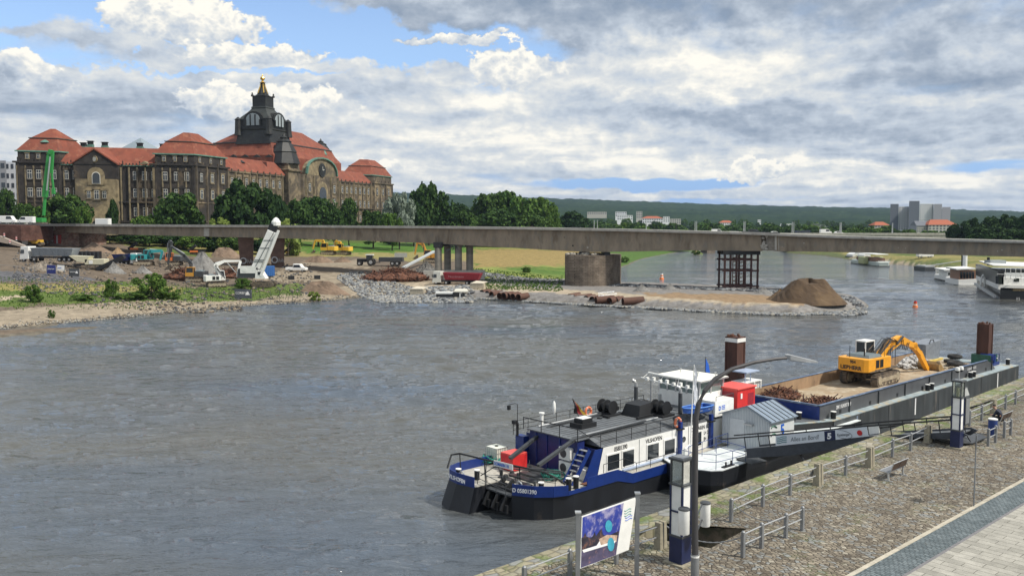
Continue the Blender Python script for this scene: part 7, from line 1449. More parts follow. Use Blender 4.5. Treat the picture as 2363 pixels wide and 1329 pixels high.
        o = q.build('steel_pipe', mat('pipe_rust', (.09, .038, .024), .8, var=.35, vs=1.2, col2=(.09, .045, .03), c2=(.45, .6)), smooth=True); o.location = p+Vector((0, 0, r*.5)); o.rotation_euler = (0, R(-3), R(48 if i not in (9, 16, 12) else 14)); grp = 'rusty pipes on the rubble bank below the work road'
        lab = ('%s rusty pipe of the left row at the water, near the work pontoon' % side[i]) if i < 8 else ('%s rusty pipe of the right row at the water, below the masonry pier' % (['leftmost', 'second', 'third', 'fourth', 'fifth', 'sixth', 'seventh', 'eighth', 'rightmost'][i-8]))
        tag(o, lab, 'pipe', grp)
    # banners and signs
    for a, b, c, e, m, lab, txt, tc in ((108, 611, 128, 632, mat('banner_navy', (.02, .03, .16), .6), 'dark blue banner with white writing on the site fence at left', 'J.VENTURI', M_txtw), (132, 611.5, 148, 625, M_white, 'small white banner on the site fence right of the blue one', 'JAEGER', M_txtblue), (159, 619, 182, 638, M_dgrey, 'dark grey banner with white triangle mark on the site fence', 'HAUSMANN', M_txtw), (541, 667, 580, 689, mat('banner_slate', (.07, .08, .10), .6), 'dark site board with white triangle mark standing above the beach', 'CORBIN', M_txtw)):
        base = L((a+c)/2, e+3); d = base.y; T = thing('site_banner', lab, 'banner', base, 0, 'banners on the construction fence'); A_, B_, C_, D_ = pd(a, b, d), pd(c, b+1, d), pd(c, e, d), pd(a, e-1, d)
        q = MB(base); q.slab([A_, B_, C_, D_], (0, .08, 0)); q.build('sheet', m, T); q = MB(base)
        for p in (A_, B_): q.cyl((p.x, p.y+.15, base.z-.3), (p.x, p.y+.15, p.z), .06, n=6)
        q.build('post', M_grey, T); w = (B_-A_).length; text_mesh('lettering', txt, w*.19 if m is not M_dgrey else w*.13, tc, A_-base+Vector((w*.06, -.03, -(A_.z-D_.z)*(.55 if e-b > 15 else .6))), (1, 0, 0), (0, 0, 1), T, .01, sx=.9)
        if 'triangle' in lab:
            q = MB(base); x0 = A_.x+w*.62; z0 = D_.z+(A_.z-D_.z)*.35; q.slab([(x0, A_.y-.04, z0), (x0+w*.3, A_.y-.04, z0), (x0+w*.2, A_.y-.04, z0+w*.2), (x0+w*.13, A_.y-.04, z0+w*.22)], (0, .03, 0)); q.build('emblem', M_txtw, T)
    # mesh fence panels along the beach
    base = L(630, 690); T = thing('mesh_fence', 'row of thin mesh fence panels along the beach below the rig', 'fence', base); xs = [(430, 676), (512, 690), (543, 694), (575, 697), (600, 694), (625, 692), (645, 698), (675, 700), (700, 696)]; P_ = [L(x, y-2) for x, y in xs]
    for a, b in zip(P_[:-1], P_[1:]):
        q = MB(base)
        for zz in (.1, 1.1, 2.0): q.beam(a+Vector((0, 0, zz)), b+Vector((0, 0, zz)), .05)
        q.beam(a, a+Vector((0, 0, 2.1)), .07); n = max(3, int((b-a).length/.8))
        for i in range(n): c = a.lerp(b, i/n); q.beam(c+Vector((0, 0, .1)), c+Vector((0, 0, 2)), .025)
        q.box(a.x-.6, a.x+.6, a.y-.2, a.y+.2, a.z, a.z+.18); q.build('panel', M_dgrey, T)
    base = L(60, 640); T = thing('mesh_fence', 'mesh fence in front of the rubble at the left of the site', 'fence', base); P_ = [L(x, y) for x, y in ((-40, 632), (0, 630), (40, 632), (80, 635), (108, 637), (150, 641), (200, 645))]
    for a, b in zip(P_[:-1], P_[1:]):
        q = MB(base)
        for zz in (.1, 1.9): q.beam(a+Vector((0, 0, zz)), b+Vector((0, 0, zz)), .05)
        q.beam(a, a+Vector((0, 0, 2)), .07); q.build('panel', M_grey, T)
    # cones and small things
    for i, (px, py, lab) in enumerate(((10, 548, 'red and white beacon at the top of the ramp, leftmost'), (23, 563, 'red and white beacon halfway down the ramp'), (38, 556, 'red and white beacon close to the brick wall'))):
        p = pd(px, py, 272); T = thing('traffic_beacon', lab, 'beacon', p, 0, 'red and white beacons on the ramp'); q = MB(); q.box(-.2, .2, -.05, .05, .2, 1.3); q.mat(1).box(-.21, .21, -.06, .06, .55, .8); q.box(-.21, .21, -.06, .06, 1.0, 1.2); q.build('panel', [M_white, M_red], T); q = MB(); q.box(-.4, .4, -.3, .3, 0, .2); q.build('foot', M_black, T)
    p = L(84, 570); T = thing('roller', 'small yellow roller with white hood in front of the graffiti wall', 'roller', p+Vector((0, 0, .3))); q = MB(); q.box(-2, 2, -1, 1, .8, 2.0); q.build('body', M_cyel, T, bevel=.1); [MB().cyl((x, -1, .7), (x, 1, .7), .7, n=14).build('drum', M_tracks, T) for x in (-1.6, 1.6)]; q = MB(); q.box(-4.2, -2.3, -1, 1, .5, 2.2); q.build('hood', M_white, T, bevel=.1)
    for px, py, lab in ((673, 645, 'small black box on the sandy road right of the rig'), (733, 644, 'black box standing alone beside the sandy road')):
        p = L(px, py); T = thing('black_box', lab, 'box', p, R(20), 'black boxes by the sandy road'); q = MB(); q.box(-.9, .7, -.5, .5, 0, .95); q.build('body', M_black, T, bevel=.08); q = MB(); q.box(-.95, .75, -.55, .55, .95, 1.02); q.build('lid', M_dgrey, T)
    T = thing('concrete_barrier', 'pale blank sign board standing in the grass between bridge and columns', 'board', L(925, 597)); q = MB(); q.box(-2.3, 2.3, -.1, .1, .5, 2.1); q.build('board', M_lgrey, T); [MB().box(x, x+.1, -.05, .05, 0, .5).build('post', M_dgrey, T) for x in (-1.6, 1.5)]
    # rip-rap along the causeway and on the banks
    rr = random.Random(31)
    def rocks(name, label, m, fn, n, r0, r1):
        q = MB()
        for i in range(n):
            px, py, z = fn(); p = on_land_fast(px, py, z); q.mat(rr.choice((0, 0, 1, 2))); q.rock((p.x, p.y, max(p.z, -.1)+.12), rr.uniform(r0, r1), (1.1, 1, .75))
        o = q.build(name, m); tag(o, label, 'rocks', kind='stuff'); return o
    def on_land_fast(px, py, z): p = pz(px, py, z); p.z = hgt(p.x, p.y); return p
    RM = [mat('rock_grey', (.22, .23, .235), .9, var=.3, vs=.9, world=True), mat('rock_dark', (.085, .088, .095), .9, var=.3, vs=.9, world=True), mat('rock_pale', (.33, .31, .265), .9, var=.25, vs=.9, world=True)]
    # front edge of the causeway, following the waterline
    fx = [930, 1000, 1110, 1210, 1320, 1450, 1600, 1750, 1850, 1950, 2008]; fy = [680, 683, 688, 694, 700, 706, 714, 721, 723, 717, 706]
    def f1(): x = rr.uniform(935, 2000); t_ = rr.random()**1.0; dy = (16 if x > 1100 else 12)*(1 if x < 1900 else max(.3, (2010-x)/110)); return x, float(np.interp(x, fx, fy))+.8-t_*dy, t_*1.7
    rocks('riprap', 'grey broken stones along the front edge of the gravel causeway', RM, f1, 6500, .16, .38)
    def f2():
        while True:
            x = rr.uniform(780, 970); y = rr.uniform(640, 683); yt = np.interp(x, [780, 830, 880, 970], [645, 641, 648, 660]); yb = np.interp(x, [780, 830, 880, 970], [650, 668, 680, 681])
            if yt < y < yb: return x, y, 1.8
    rocks('riprap', 'pile of blue-grey broken stones on the bank left of the work pontoon', RM, f2, 2300, .2, .42)
    def f3(): x = rr.uniform(980, 1090); return x, rr.uniform(660, 682), 1.6
    rocks('riprap', 'stones heaped around the work pontoon', RM, f3, 500, .35, .65)
    def f4(): x = rr.uniform(1110, 1990); return x, float(np.interp(x, [1110, 1290, 1425, 1500, 1600, 1700, 1800, 1900, 1990], [645, 652, 661, 663, 668, 672, 677, 685, 695]))+rr.uniform(0, 5), 1.2
    rocks('riprap', 'grey stones along the rear edge of the causeway', [RM[1], RM[0], RM[0]], f4, 1500, .25, .5)
    def f5(): x = rr.uniform(0, 880); return x, float(np.interp(x, [0, 300, 450, 560, 700, 880], [757, 730, 714, 705, 697, 682]))-abs(rr.gauss(0, 1))*2.5, .15
    rocks('shore_stones', 'small stones along the waterline of the left beach', [RM[2], RM[1], mat('stone_tan', (.22, .18, .13), .9, var=.3, vs=2, world=True)], f5, 1300, .06, .2)
    def f6(): x = rr.uniform(30, 200); return x, rr.uniform(600, 632), 7
    rocks('rubble', 'loose rubble and rubbish around the machines at the left', [mat('stone_tan', (.30, .25, .18)), RM[1], RM[1]], f6, 650, .08, .34)
    def f7(): x = rr.uniform(200, 720); return x, rr.uniform(608, 640 if x > 560 else 664), 5
    rocks('rubble', 'scattered debris on the dirt around the excavators', [mat('stone_tan', (.30, .25, .18)), RM[1], mat('debris_dark', (.05, .045, .04), .9)], f7, 1500, .08, .42)
site()
# ---------------------------------------------------------------- the palace
def palace():
    A, B, C2 = Vector((-198.7, 360, 0)), Vector((-134.5, 379.5, 0)), Vector((-76.1, 564, 0)); u1 = (B-A).normalized(); u2 = (C2-B).normalized(); Z0 = 9.0
    t = thing('palace', 'dark sandstone palace with red roofs and black central tower on the left bank', 'palace', (B.x, B.y, Z0)); off = t.location
    W = lambda a, b, z: B+u1*a+u2*b+Vector((0, 0, z))
    def stone(name, c1, c2, lo, hi):
        return mat(name, c1, .95, var=.35, vs=.45, col2=c2, c2=(lo, hi), c2s=.10, world=True, bump=.08, bs=1.5, c2b=tuple(x*.55 for x in c1))
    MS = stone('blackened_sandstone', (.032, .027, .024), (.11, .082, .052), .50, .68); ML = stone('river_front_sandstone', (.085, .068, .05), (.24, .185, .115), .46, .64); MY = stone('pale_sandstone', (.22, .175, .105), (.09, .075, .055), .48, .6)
    MT = mat('red_roof_tiles', (.195, .052, .028), .85, var=.22, vs=.3, world=True, col2=(.15, .048, .03), c2=(.5, .65), c2s=.15, c2b=(.25, .09, .05)); MC = mat('green_copper', (.10, .21, .165), .7, var=.3, vs=.8, world=True); MK = mat('blackened_copper', (.012, .012, .011), .55, var=.3, vs=.5, world=True, col2=(.026, .028, .024), c2=(.5, .65), c2s=.4)
    MG = mat('gilding', (.65, .42, .10), .35, metal=.7, var=.1); MW = mat('window_white', (.55, .53, .48), .6, var=0)
    def quad(a0, a1, b0, b1, z): return [W(a0, b0, z), W(a1, b0, z), W(a1, b1, z), W(a0, b1, z)]
    def block(name, m, a0, a1, b0, b1, z0, z1): q = MB(off); q.hexa(quad(a0, a1, b0, b1, z0), quad(a0, a1, b0, b1, z1)); return q.build(name, m, t)
    def roof(a0, a1, b0, b1, lv, m=MT, name='roof'):  # lv: (inset a, inset b, z)
        q = MB(off); rings = [quad(a0+ia, a1-ia, b0+ib, b1-ib, z) for ia, ib, z in lv]
        for r0, r1 in zip(rings[:-1], rings[1:]): q.add(r0+r1, [(0, 1, 5, 4), (1, 2, 6, 5), (2, 3, 7, 6), (3, 0, 4, 7)])
        q.face(rings[-1]); return q.build(name, m, t)
    def cornice(a0, a1, b0, b1, z, p=.7, m=MS, h=.7): block('cornice', m, a0-p, a1+p, b0-p, b1+p, z-h, z)
    # ranges
    block('left_wing', MS, -52.5, -16, .9, 15, Z0, 41.6); cornice(-52, -16.2, .9, 15, 41.9, .6, MC, .35); roof(-55, -13, .5, 15.4, [(0, 0, 41.95), (.5, 6.9, 49.4)])
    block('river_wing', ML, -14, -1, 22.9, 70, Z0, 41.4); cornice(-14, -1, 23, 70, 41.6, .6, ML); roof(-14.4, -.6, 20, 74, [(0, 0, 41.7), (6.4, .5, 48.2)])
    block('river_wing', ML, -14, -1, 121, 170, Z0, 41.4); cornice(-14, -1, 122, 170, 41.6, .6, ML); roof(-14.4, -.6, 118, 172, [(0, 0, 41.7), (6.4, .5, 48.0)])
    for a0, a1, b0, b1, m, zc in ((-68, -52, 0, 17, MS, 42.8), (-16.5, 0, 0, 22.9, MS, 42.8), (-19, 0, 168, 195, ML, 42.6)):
        block('pavilion', m, a0, a1, b0, b1, Z0, zc-.4); cornice(a0, a1, b0, b1, zc, .7, m); block('attic_storey', m, a0+.5, a1-.5, b0+.5, b1-.5, zc-.1, 46.6); cornice(a0+.5, a1-.5, b0+.5, b1-.5, 47.1, .6, MC, .5)
        roof(a0+.2, a1-.2, b0+.2, b1-.2, [(0, 0, 47.1), (1.6, 1.9, 50), (2.9, 3.4, 52.4), (6.9, 8.2, 56.6)]); roof(a0+2.6, a1-2.6, b0+3.1, b1-3.1, [(0, 0, 52.2), (.1, .1, 52.55)], MS, 'roof_moulding')
    # entrance gable on the left front
    block('entrance_bay', MY, -46, -30, -.7, 3, Z0, 36); block('entrance_bay', MS, -46.4, -29.6, -.75, 3, 36, 41.8); q = MB(off); q.slab([W(-46.5, -1, 41.9), W(-29.5, -1, 41.9), W(-38, -1, 47.8)], u2*2); q.build('gable', MS, t)
    q = MB(off)
    for x0, x1 in ((-46.9, -38), (-29.1, -38)): q.hexa([W(x0, -1.6, 41.8), W(x1, -1.6, 48), W(x1, 8, 48), W(x0, 8, 41.8)], [W(x0, -1.6, 42.4), W(x1, -1.6, 48.6), W(x1, 8, 48.6), W(x0, 8, 42.4)])
    q.build('gable_roof', MT, t)
    def arch(b0, p, wd, z0, zs, m, th=.25, fr=None, dirv=None, nm='arched_window', ins=.0):
        dv = dirv or u1; n = Vector((dv.y, -dv.x, 0)); P = [p-dv*wd+Vector((0, 0, z0)), p+dv*wd+Vector((0, 0, z0))]+[p+dv*wd*math.cos(a*math.pi/8)+Vector((0, 0, zs+wd*math.sin(a*math.pi/8))) for a in range(9)]
        q = MB(off); q.slab([v+n*(b0) for v in P], n*th); return q.build(nm, m, t)
    p = W(-38, -.7, 0); arch(0, p, 3.3, 33.5, 37.5, MY, .25, nm='arch_surround'); arch(.27, p, 1.6, 34, 37.3, MW, .1); arch(.38, p, 1.35, 34.2, 37.2, M_glass, .05); arch(0, p, 3.6, Z0+.5, 18, MY, .5, nm='portal'); arch(.52, p, 2.2, Z0+.5, 17, M_black, .1, nm='portal_door')
    q = MB(off); q.cyl(p+Vector((0, 0, 44))-u2*.35, p+Vector((0, 0, 44))-u2*.75, 1.4, n=14); q.mat(1).cyl(p+Vector((0, 0, 44))-u2*.75, p+Vector((0, 0, 44))-u2*.8, .9, n=14); q.build('oculus', [MY, MW], t)
    # window prototype
    q = MB(); q.box(-1.35, 1.35, -.18, .05, -2.3, 2.2); q.box(-1.6, 1.6, -.4, 0, 2.2, 2.6); q.box(-1.5, 1.5, -.3, 0, -2.6, -2.3); q.mat(1).box(-.95, .95, -.24, -.18, -1.95, 1.85); q.mat(2)
    for x in (-.82, .07): 
        for z0, z1 in ((-1.8, .45), (.65, 1.7)): q.box(x, x+.75, -.26, -.24, z0, z1)
    w0 = q.build('window', [MS, MW, M_glass], t); me_d = w0.data; bpy.data.objects.remove(w0); me_l = me_d.copy(); me_l.materials[0] = MY
    def win(p, dv, me, s=1.0, zs=1.0): o = obj_name_link('window', me, t); o.location = p-off; o.rotation_euler.z = math.atan2(dv.y, dv.x); o.scale = (s, 1, s*zs)
    A0 = (A.x, A.y); B0 = (B.x, B.y); C0 = (C2.x, C2.y)
    for px in (70, 91, 112, 126, 150, 171, 310, 331, 352, 382, 408, 432):
        tt = plane(px, 440, A0, B0)[0]; b = -.02 if (px < 140 or px > 360) else .88
        for z in (37.6, 30.4, 22.6, 15.6): win(W(tt-67.1, b, z), u1, me_d, .95 if z > 20 else .8)
    for dx in (-2.9, 0, 2.9): win(W(-38+dx, -.72, 29.6), u1, me_l, .95 if dx == 0 else .75)
    for a in (-64, -60, -56, -12.5, -8.2, -4): win(W(a, .48, 44.9), u1, me_l, .62, .8)
    for b in (4, 11.5, 19): win(W(0, b, 37.4), u2, me_d if b < 9 else me_l, .95); win(W(0, b, 30.2), u2, me_l, .95); win(W(-.5, b, 44.8), u2, me_l, .62, .8)
    for b in [27.5+i*5.6 for i in range(8)]+[125.5+i*5.4 for i in range(8)]+[173, 181, 189]:
        for z in ((36.8, 29, 20.5) if b < 168 else (37, 29)): win(W(-.98 if b < 168 else .02, b, z), u2, me_l, .92)
    q = MB(off)
    for b in [24.5+i*5.6 for i in range(9)]+[123+i*5.4 for i in range(9)]: c = W(-.8, b, 0); q.beam(c+Vector((0, 0, Z0)), c+Vector((0, 0, 41)), .8, .8)
    q.build('pilasters', MY, t); q = MB(off)
    for b in (.6, 7.6, 15.2, 22.3, 168.6, 177, 185, 194.4): c = W(.1, b, 0); q.beam(c+Vector((0, 0, Z0)), c+Vector((0, 0, 42.5)), .9, .9)
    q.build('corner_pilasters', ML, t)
    for a in (-67.3, -52.7, -46.8, -29.2, -15.8, -.7): c = W(a, -.05 if a not in (-46.8, -29.2) else .7, 0); q = MB(off); q.beam(c+Vector((0, 0, Z0)), c+Vector((0, 0, 42.3)), 1.1, .6); q.build('pilaster', MS, t)
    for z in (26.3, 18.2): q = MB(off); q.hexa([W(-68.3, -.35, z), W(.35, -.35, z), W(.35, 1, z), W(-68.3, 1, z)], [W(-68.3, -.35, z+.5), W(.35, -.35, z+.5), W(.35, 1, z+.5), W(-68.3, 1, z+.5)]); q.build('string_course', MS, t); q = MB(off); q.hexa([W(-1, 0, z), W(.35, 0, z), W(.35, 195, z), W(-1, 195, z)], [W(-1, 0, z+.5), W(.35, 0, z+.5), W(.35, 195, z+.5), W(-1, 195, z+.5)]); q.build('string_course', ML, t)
    # chimneys, dormers
    for px, y in ((193, 338), (242, 337), (323, 339), (376, 341), (209, 334)):
        p = pd(px, y, 384 if px != 209 else 396); q = MB(off); q.box(p.x-1.2, p.x+1.2, p.y-1, p.y+1, p.z-3.5, p.z); c = q.build('chimney', MC, t); q = MB(off); q.box(p.x-1, p.x+1, p.y-.8, p.y+.8, p.z, p.z+1.3); q.box(p.x-1.3, p.x+1.3, p.y-1, p.y+1, p.z+1.3, p.z+1.6); q.build('chimney_cap', MK, c)
    for px, y, d in ((555, 380, 420), (623, 388, 447), (785, 407, 520), (835, 413, 545), (105, 334, 366), (417, 342, 383)):
        p = pd(px, y, d); q = MB(off); q.box(p.x-1.5, p.x+1.5, p.y-1, p.y+4, p.z-1.2, p.z+.8); q.lathe([(2.3, .8), (1.5, 1.5), (.1, 2.3)], p, 8); q.mat(1).box(p.x-1, p.x+1, p.y-1.05, p.y-1, p.z-.9, p.z+.6); q.build('dormer', [MK if px > 450 else MC, MW], t)
    for px in (538, 565, 592, 620, 175, 332): p = pd(px, 361 if px > 400 else 377, 436 if px > 400 else 371); q = MB(off); q.add([p+Vector((-2.2, 0, -.5)), p+Vector((2.2, 0, -.5)), p+Vector((0, 0, .9)), p+Vector((0, 4, .9))], [(0, 1, 2), (1, 3, 2), (0, 2, 3)]); q.build('eyebrow_dormer', MK if px > 400 else MY, t)
    q = MB(off)
    for i in range(150):
        b = 1+i*1.28
        if 84 < b < 122: continue
        if i % 4 == 0: c = W(-.3, b, 41.2 if 23 < b < 168 else 42.6); q.beam(c, c+Vector((0, 0, 1.3)), .5, .5)
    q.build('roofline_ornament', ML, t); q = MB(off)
    for i in range(52): c = W(-67+i*1.3, -.3, 42.7 if (i < 12 or i > 39) else 41.9); q.beam(c, c+Vector((0, 0, .8 if i % 5 else 1.7)), .35, .35)
    q.build('roofline_ornament', MS, t); q = MB(off)
    for a0_, a1_, k_ in ((-67.5, -52.5, 5), (-51, -30.5, 5), (-29, -16.5, 4), (-16, -.5, 5)):
        for i in range(k_+1): c = W(a0_+(a1_-a0_)*i/k_, -.1 if a1_ > -17 or a0_ < -60 else .8, 0); q.beam(c+Vector((0, 0, 19)), c+Vector((0, 0, 41)), .5, .5)
    q.build('lesenes', MY, t)
    # great hall roof
    PC = Vector(((640-1181.5)/F*488, 488, 0)); n = Vector((-u2.y, u2.x, 0)); rzt = math.atan2(u2.y, u2.x)
    def hq(lu, ln, z): return [PC-u2*lu-n*ln+Vector((0, 0, z)), PC+u2*lu-n*ln+Vector((0, 0, z)), PC+u2*lu+n*ln+Vector((0, 0, z)), PC-u2*lu+n*ln+Vector((0, 0, z))]
    q = MB(off); R4 = [hq(35, 21, 40), hq(35, 21, 52), hq(32.5, 18.5, 55.5), hq(31, 17, 59), hq(16, 7, 68)]
    for r0, r1 in zip(R4[:-1], R4[1:]): q.add(r0+r1, [(0, 1, 5, 4), (1, 2, 6, 5), (2, 3, 7, 6), (3, 0, 4, 7)])
    q.face(R4[-1]); q.build('great_roof', MT, t); q = MB(off); q.hexa(hq(31.4, 17.4, 58.7), hq(31.1, 17.1, 59.3)); q.build('roof_moulding', MK, t)
    p = pd(325, 340, 430); q = MB(off); q.lathe([(9, -1), (.1, 4.4)], p, 4, rot=.5); q.build('glass_roof', mat('skylight', (.22, .27, .30), .3, var=.1), t)
    # central tower
    K = 465/441
    tc = Vector(((614-1181.5)/F*465, 465, 0)); Lz = lambda y: H+(516-y)*465/F; r4 = rzt+math.pi/4; q2 = 2**.5
    q = MB(off); q.lathe([(9.6*K*q2, Lz(338)), (9.1*K*q2, Lz(325)), (8.5*K*q2, Lz(308)), (8.8*K*q2, Lz(305)), (8.3*K*q2, Lz(303)), (8.2*K*q2, Lz(281))], tc, 4, rot=r4); q.build('tower_base', MK, t)
    q = MB(off); q.lathe([(8.4*K*q2, Lz(282)), (7.4*K*q2, Lz(276)), (5.6*K*q2, Lz(267)), (4.4*K*q2, Lz(260)), (3.9*K*q2, Lz(256)), (4.1*K*q2, Lz(255)), (3.9*K*q2, Lz(252))], tc, 4, rot=r4); q.build('tower_roof', mat('grey_copper', (.032, .036, .032), .6, var=.25, vs=.3, world=True), t)
    for dv, nm in ((-u2, n), (-n, u2)):
        c = tc+dv*8.3*K; q = MB(off); e = Vector((0, 0, 1)); P = [c-nm*5.6+e*Lz(284), c+nm*5.6+e*Lz(284)]+[c+nm*5.6*math.cos(a*math.pi/8)+e*(Lz(284)+4.2*math.sin(a*math.pi/8)) for a in range(9)]; q.slab(P, -dv*5); q.slab([v+dv*.5+e*.0 for v in P], dv*.1); q.build('tower_arch', MK, t)
        q = MB(off); P = [c+dv*.65-nm*4.0+e*Lz(297), c+dv*.65+nm*4.0+e*Lz(297)]+[c+dv*.65+nm*4.0*math.cos(a*math.pi/8)+e*(Lz(284)+3.2*math.sin(a*math.pi/8)) for a in range(9)]; q.slab(P, dv*.12); w_ = q.build('tower_window', mat('tower_glass', (.30, .34, .36), .3, var=0), t)
        q = MB(off)
        for k in (-1.4, 1.4, -4.1, 4.1): q.beam(c+dv*.85+nm*k+e*Lz(298), c+dv*.85+nm*k+e*(Lz(284)+(2.6 if abs(k) < 2 else 0)), .7, .25)
        q.build('mullion', MK, w_)
    for i in (-1, 1):
        for j in (-1, 1): c = tc+u2*9*i+n*9*j; q = MB(off); q.lathe([(2.0*K, Lz(318)), (1.7*K, Lz(306)), (1.5*K, Lz(284)), (1.8*K, Lz(283)), (.3, Lz(277))], c, 10); q.build('corner_turret', MK, t)
    q = MB(off); q.lathe([(3.6*K*q2, Lz(256)), (3.6*K*q2, Lz(230)), (3.9*K*q2, Lz(229)), (3.9*K*q2, Lz(227.5)), (2.6*K*q2, Lz(227)), (1.8*K*q2, Lz(222)), (2*K*q2, Lz(221))], tc, 4, rot=r4)
    for i in (-1, 1):
        for j in (-1, 1): q.lathe([(.8, Lz(229)), (.6, Lz(225)), (.2, Lz(223.5)), (.5, Lz(222)), (.05, Lz(220))], tc+u2*3.8*i+n*3.8*j, 8)
    q.build('lantern', MK, t); q = MB(off); q.lathe([(2.4*K, Lz(223)), (1.7*K, Lz(214)), (1.0*K, Lz(206)), (.8, Lz(201)), (1.3*K, Lz(199)), (.5, Lz(196))], tc, 8); sp_ = q.build('spire', MK, t)
    q = MB(off)
    for a in range(4): an = a*math.pi/2+rzt+.78; q.tube([tc+Vector((math.cos(an)*r, math.sin(an)*r, Lz(y))) for r, y in ((2.5, 221), (1.9, 213), (1.2, 205), (1.1, 200))], .33, 5)
    q.lathe([(1.5*K, Lz(197)), (.6, Lz(194)), (.5, Lz(191)), (1.0*K, Lz(190)), (1.2*K, Lz(187)), (.9*K, Lz(184)), (.3, Lz(182.5)), (.35, Lz(181)), (.06, Lz(177))], tc, 10); q.build('gilded_crown', MG, sp_)
    # domed turrets and clock gable
    for px, d, yt, yb, wd, bb in ((660, 455, 316, 392, 32, 0), (744, 560, 327, 380, 25, 1)):
        c = Vector(((px-1181.5)/F*d, d, 0)); L2 = lambda y: H+(516-y)*d/F; r = wd*d/F
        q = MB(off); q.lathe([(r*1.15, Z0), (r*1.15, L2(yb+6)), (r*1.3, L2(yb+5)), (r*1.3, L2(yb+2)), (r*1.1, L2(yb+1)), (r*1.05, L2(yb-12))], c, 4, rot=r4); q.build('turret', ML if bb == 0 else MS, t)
        k = (yb-12-yt)/62; yy = lambda s: L2(yt+s*k); q = MB(off); q.lathe([(r*1.12, yy(62)), (r*1.06, yy(56)), (r*.95, yy(46)), (r*.86, yy(38)), (r*.9, yy(36)), (r*.72, yy(26)), (r*.5, yy(15)), (r*.56, yy(13)), (r*.25, yy(7)), (r*.28, yy(4)), (r*.12, yy(1)), (.15, yy(-7))], c, 8, rot=rzt+.39); q.build('dome', MK, t, smooth=False)
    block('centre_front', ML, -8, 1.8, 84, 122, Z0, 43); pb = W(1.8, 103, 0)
    q = MB(off); e = Vector((0, 0, 1)); P = [pb-u2*15.5+e*42.9, pb+u2*15.5+e*42.9]+[pb+u2*15.5*math.cos(a*math.pi/10)+e*(43.2+8.8*math.sin(a*math.pi/10)**.8) for a in range(11)]; q.slab(P, -n*-3); q.build('clock_gable', MY, t)
    q = MB(off)
    for a in range(10): f = lambda k: pb+u2*16*math.cos(k*math.pi/10)+e*(43.4+9.1*abs(math.sin(k*math.pi/10))**.8)-n*.3; q.beam(f(a), f(a+1), 1.3, .7)
    q.build('copper_coping', MC, t); c = pb+e*46-n*.1; q = MB(off); q.cyl(c, c-n*.35, 3.6, n=20); q.mat(0).cyl(c-n*.35, c-n*.45, 2.4, n=20); q.mat(1).beam(c-n*.5, c-n*.5+e*2, .3); q.beam(c-n*.5, c-n*.5+u2*1.5+e*.4, .3); q.build('clock', [MK, MW], t)
    arch(.0, W(1.85, 103, 0), 6, 24, 34, MY, .4, dirv=u2, nm='arch_surround'); arch(.45, W(1.85, 103, 0), 3.6, 24.5, 33.6, M_glass, .1, dirv=u2, nm='great_window')
    for b in (90, 116):
        for z in (36.5, 29, 20.5): win(W(1.85, b, z), u2, me_l, 1.1)
    for b in (86, 94, 112, 120): q = MB(off); q.beam(W(2.0, b, Z0), W(2.0, b, 42.6), 1.2, 1.2); q.build('pilaster', MY, t)
    p = pd(708, 352, 500); q = MB(off); q.lathe([(2, -2), (2.4, .5), (1.2, 2.5), (.1, 3)], p, 10); p = pd(746, 358, 505); q.lathe([(1.8, -2), (2.2, .5), (1.1, 2.3), (.1, 2.8)], p, 10); q.build('copper_group', MC, t)
palace()
# ---------------------------------------------------------------- far buildings
M_winfar = mat('far_window', (.05, .06, .08), .3, var=0)
def house(name, label, cat, x0, x1, yt, yb, d, wall, roofm=None, rh=0, cols=6, rows=3, depth=12, group=None, hip=.25, side=0):
    a, b = pd(x0, yb, d), pd(x1, yb, d); z1 = pd(x0, yt, d).z; t = thing(name, label, cat, ((a.x+b.x)/2, d, a.z), 0, group); off = t.location; sx = side or depth*((x0+x1)/2-1181.5)/F
    q = MB(off); q.hexa([(a.x, d, a.z-8), (b.x, d, a.z-8), (b.x+sx, d+depth, a.z-8), (a.x+sx, d+depth, a.z-8)], [(a.x, d, z1), (b.x, d, z1), (b.x+sx, d+depth, z1), (a.x+sx, d+depth, z1)]); wl = q.build('wall', wall, t)
    if roofm:
        h = rh*d/F; k = (b.x-a.x)*hip; q = MB(off); o = .4; V = [(a.x-o, d-o, z1), (b.x+o, d-o, z1), (b.x+o, d+depth+o, z1), (a.x-o, d+depth+o, z1), (a.x+k, d+depth/2, z1+h), (b.x-k, d+depth/2, z1+h)]; q.add(V, [(0, 1, 5, 4), (1, 2, 5), (2, 3, 4, 5), (3, 0, 4), (3, 2, 1, 0)]); q.build('roof', roofm, t)
    if cols:
        W_ = b.x-a.x; Hh = z1-a.z
        for j in range(rows):
            q = MB(off)
            for i in range(cols): x = a.x+W_*(i+.5)/cols; z = a.z+Hh*(j+.5)/rows; q.box(x-W_/cols*.27, x+W_/cols*.27, d-.12, d-.02, z-Hh/rows*.24, z+Hh/rows*.24)
            q.build('window_row', M_winfar, wl)
    return t
M_tw = mat('tower_white', (.80, .80, .80), .8, var=.08); M_tg = mat('tower_grey', (.12, .135, .165), .8, var=.06); M_tg2 = mat('tower_pale_grey', (.30, .30, .33), .8, var=.05); M_hr = mat('far_red_roof', (.34, .10, .05), .9, var=.15); M_hw = mat('far_cream_wall', (.50, .48, .42), .9, var=.1); M_hg = mat('far_grey_roof', (.14, .15, .17), .9, var=.1)
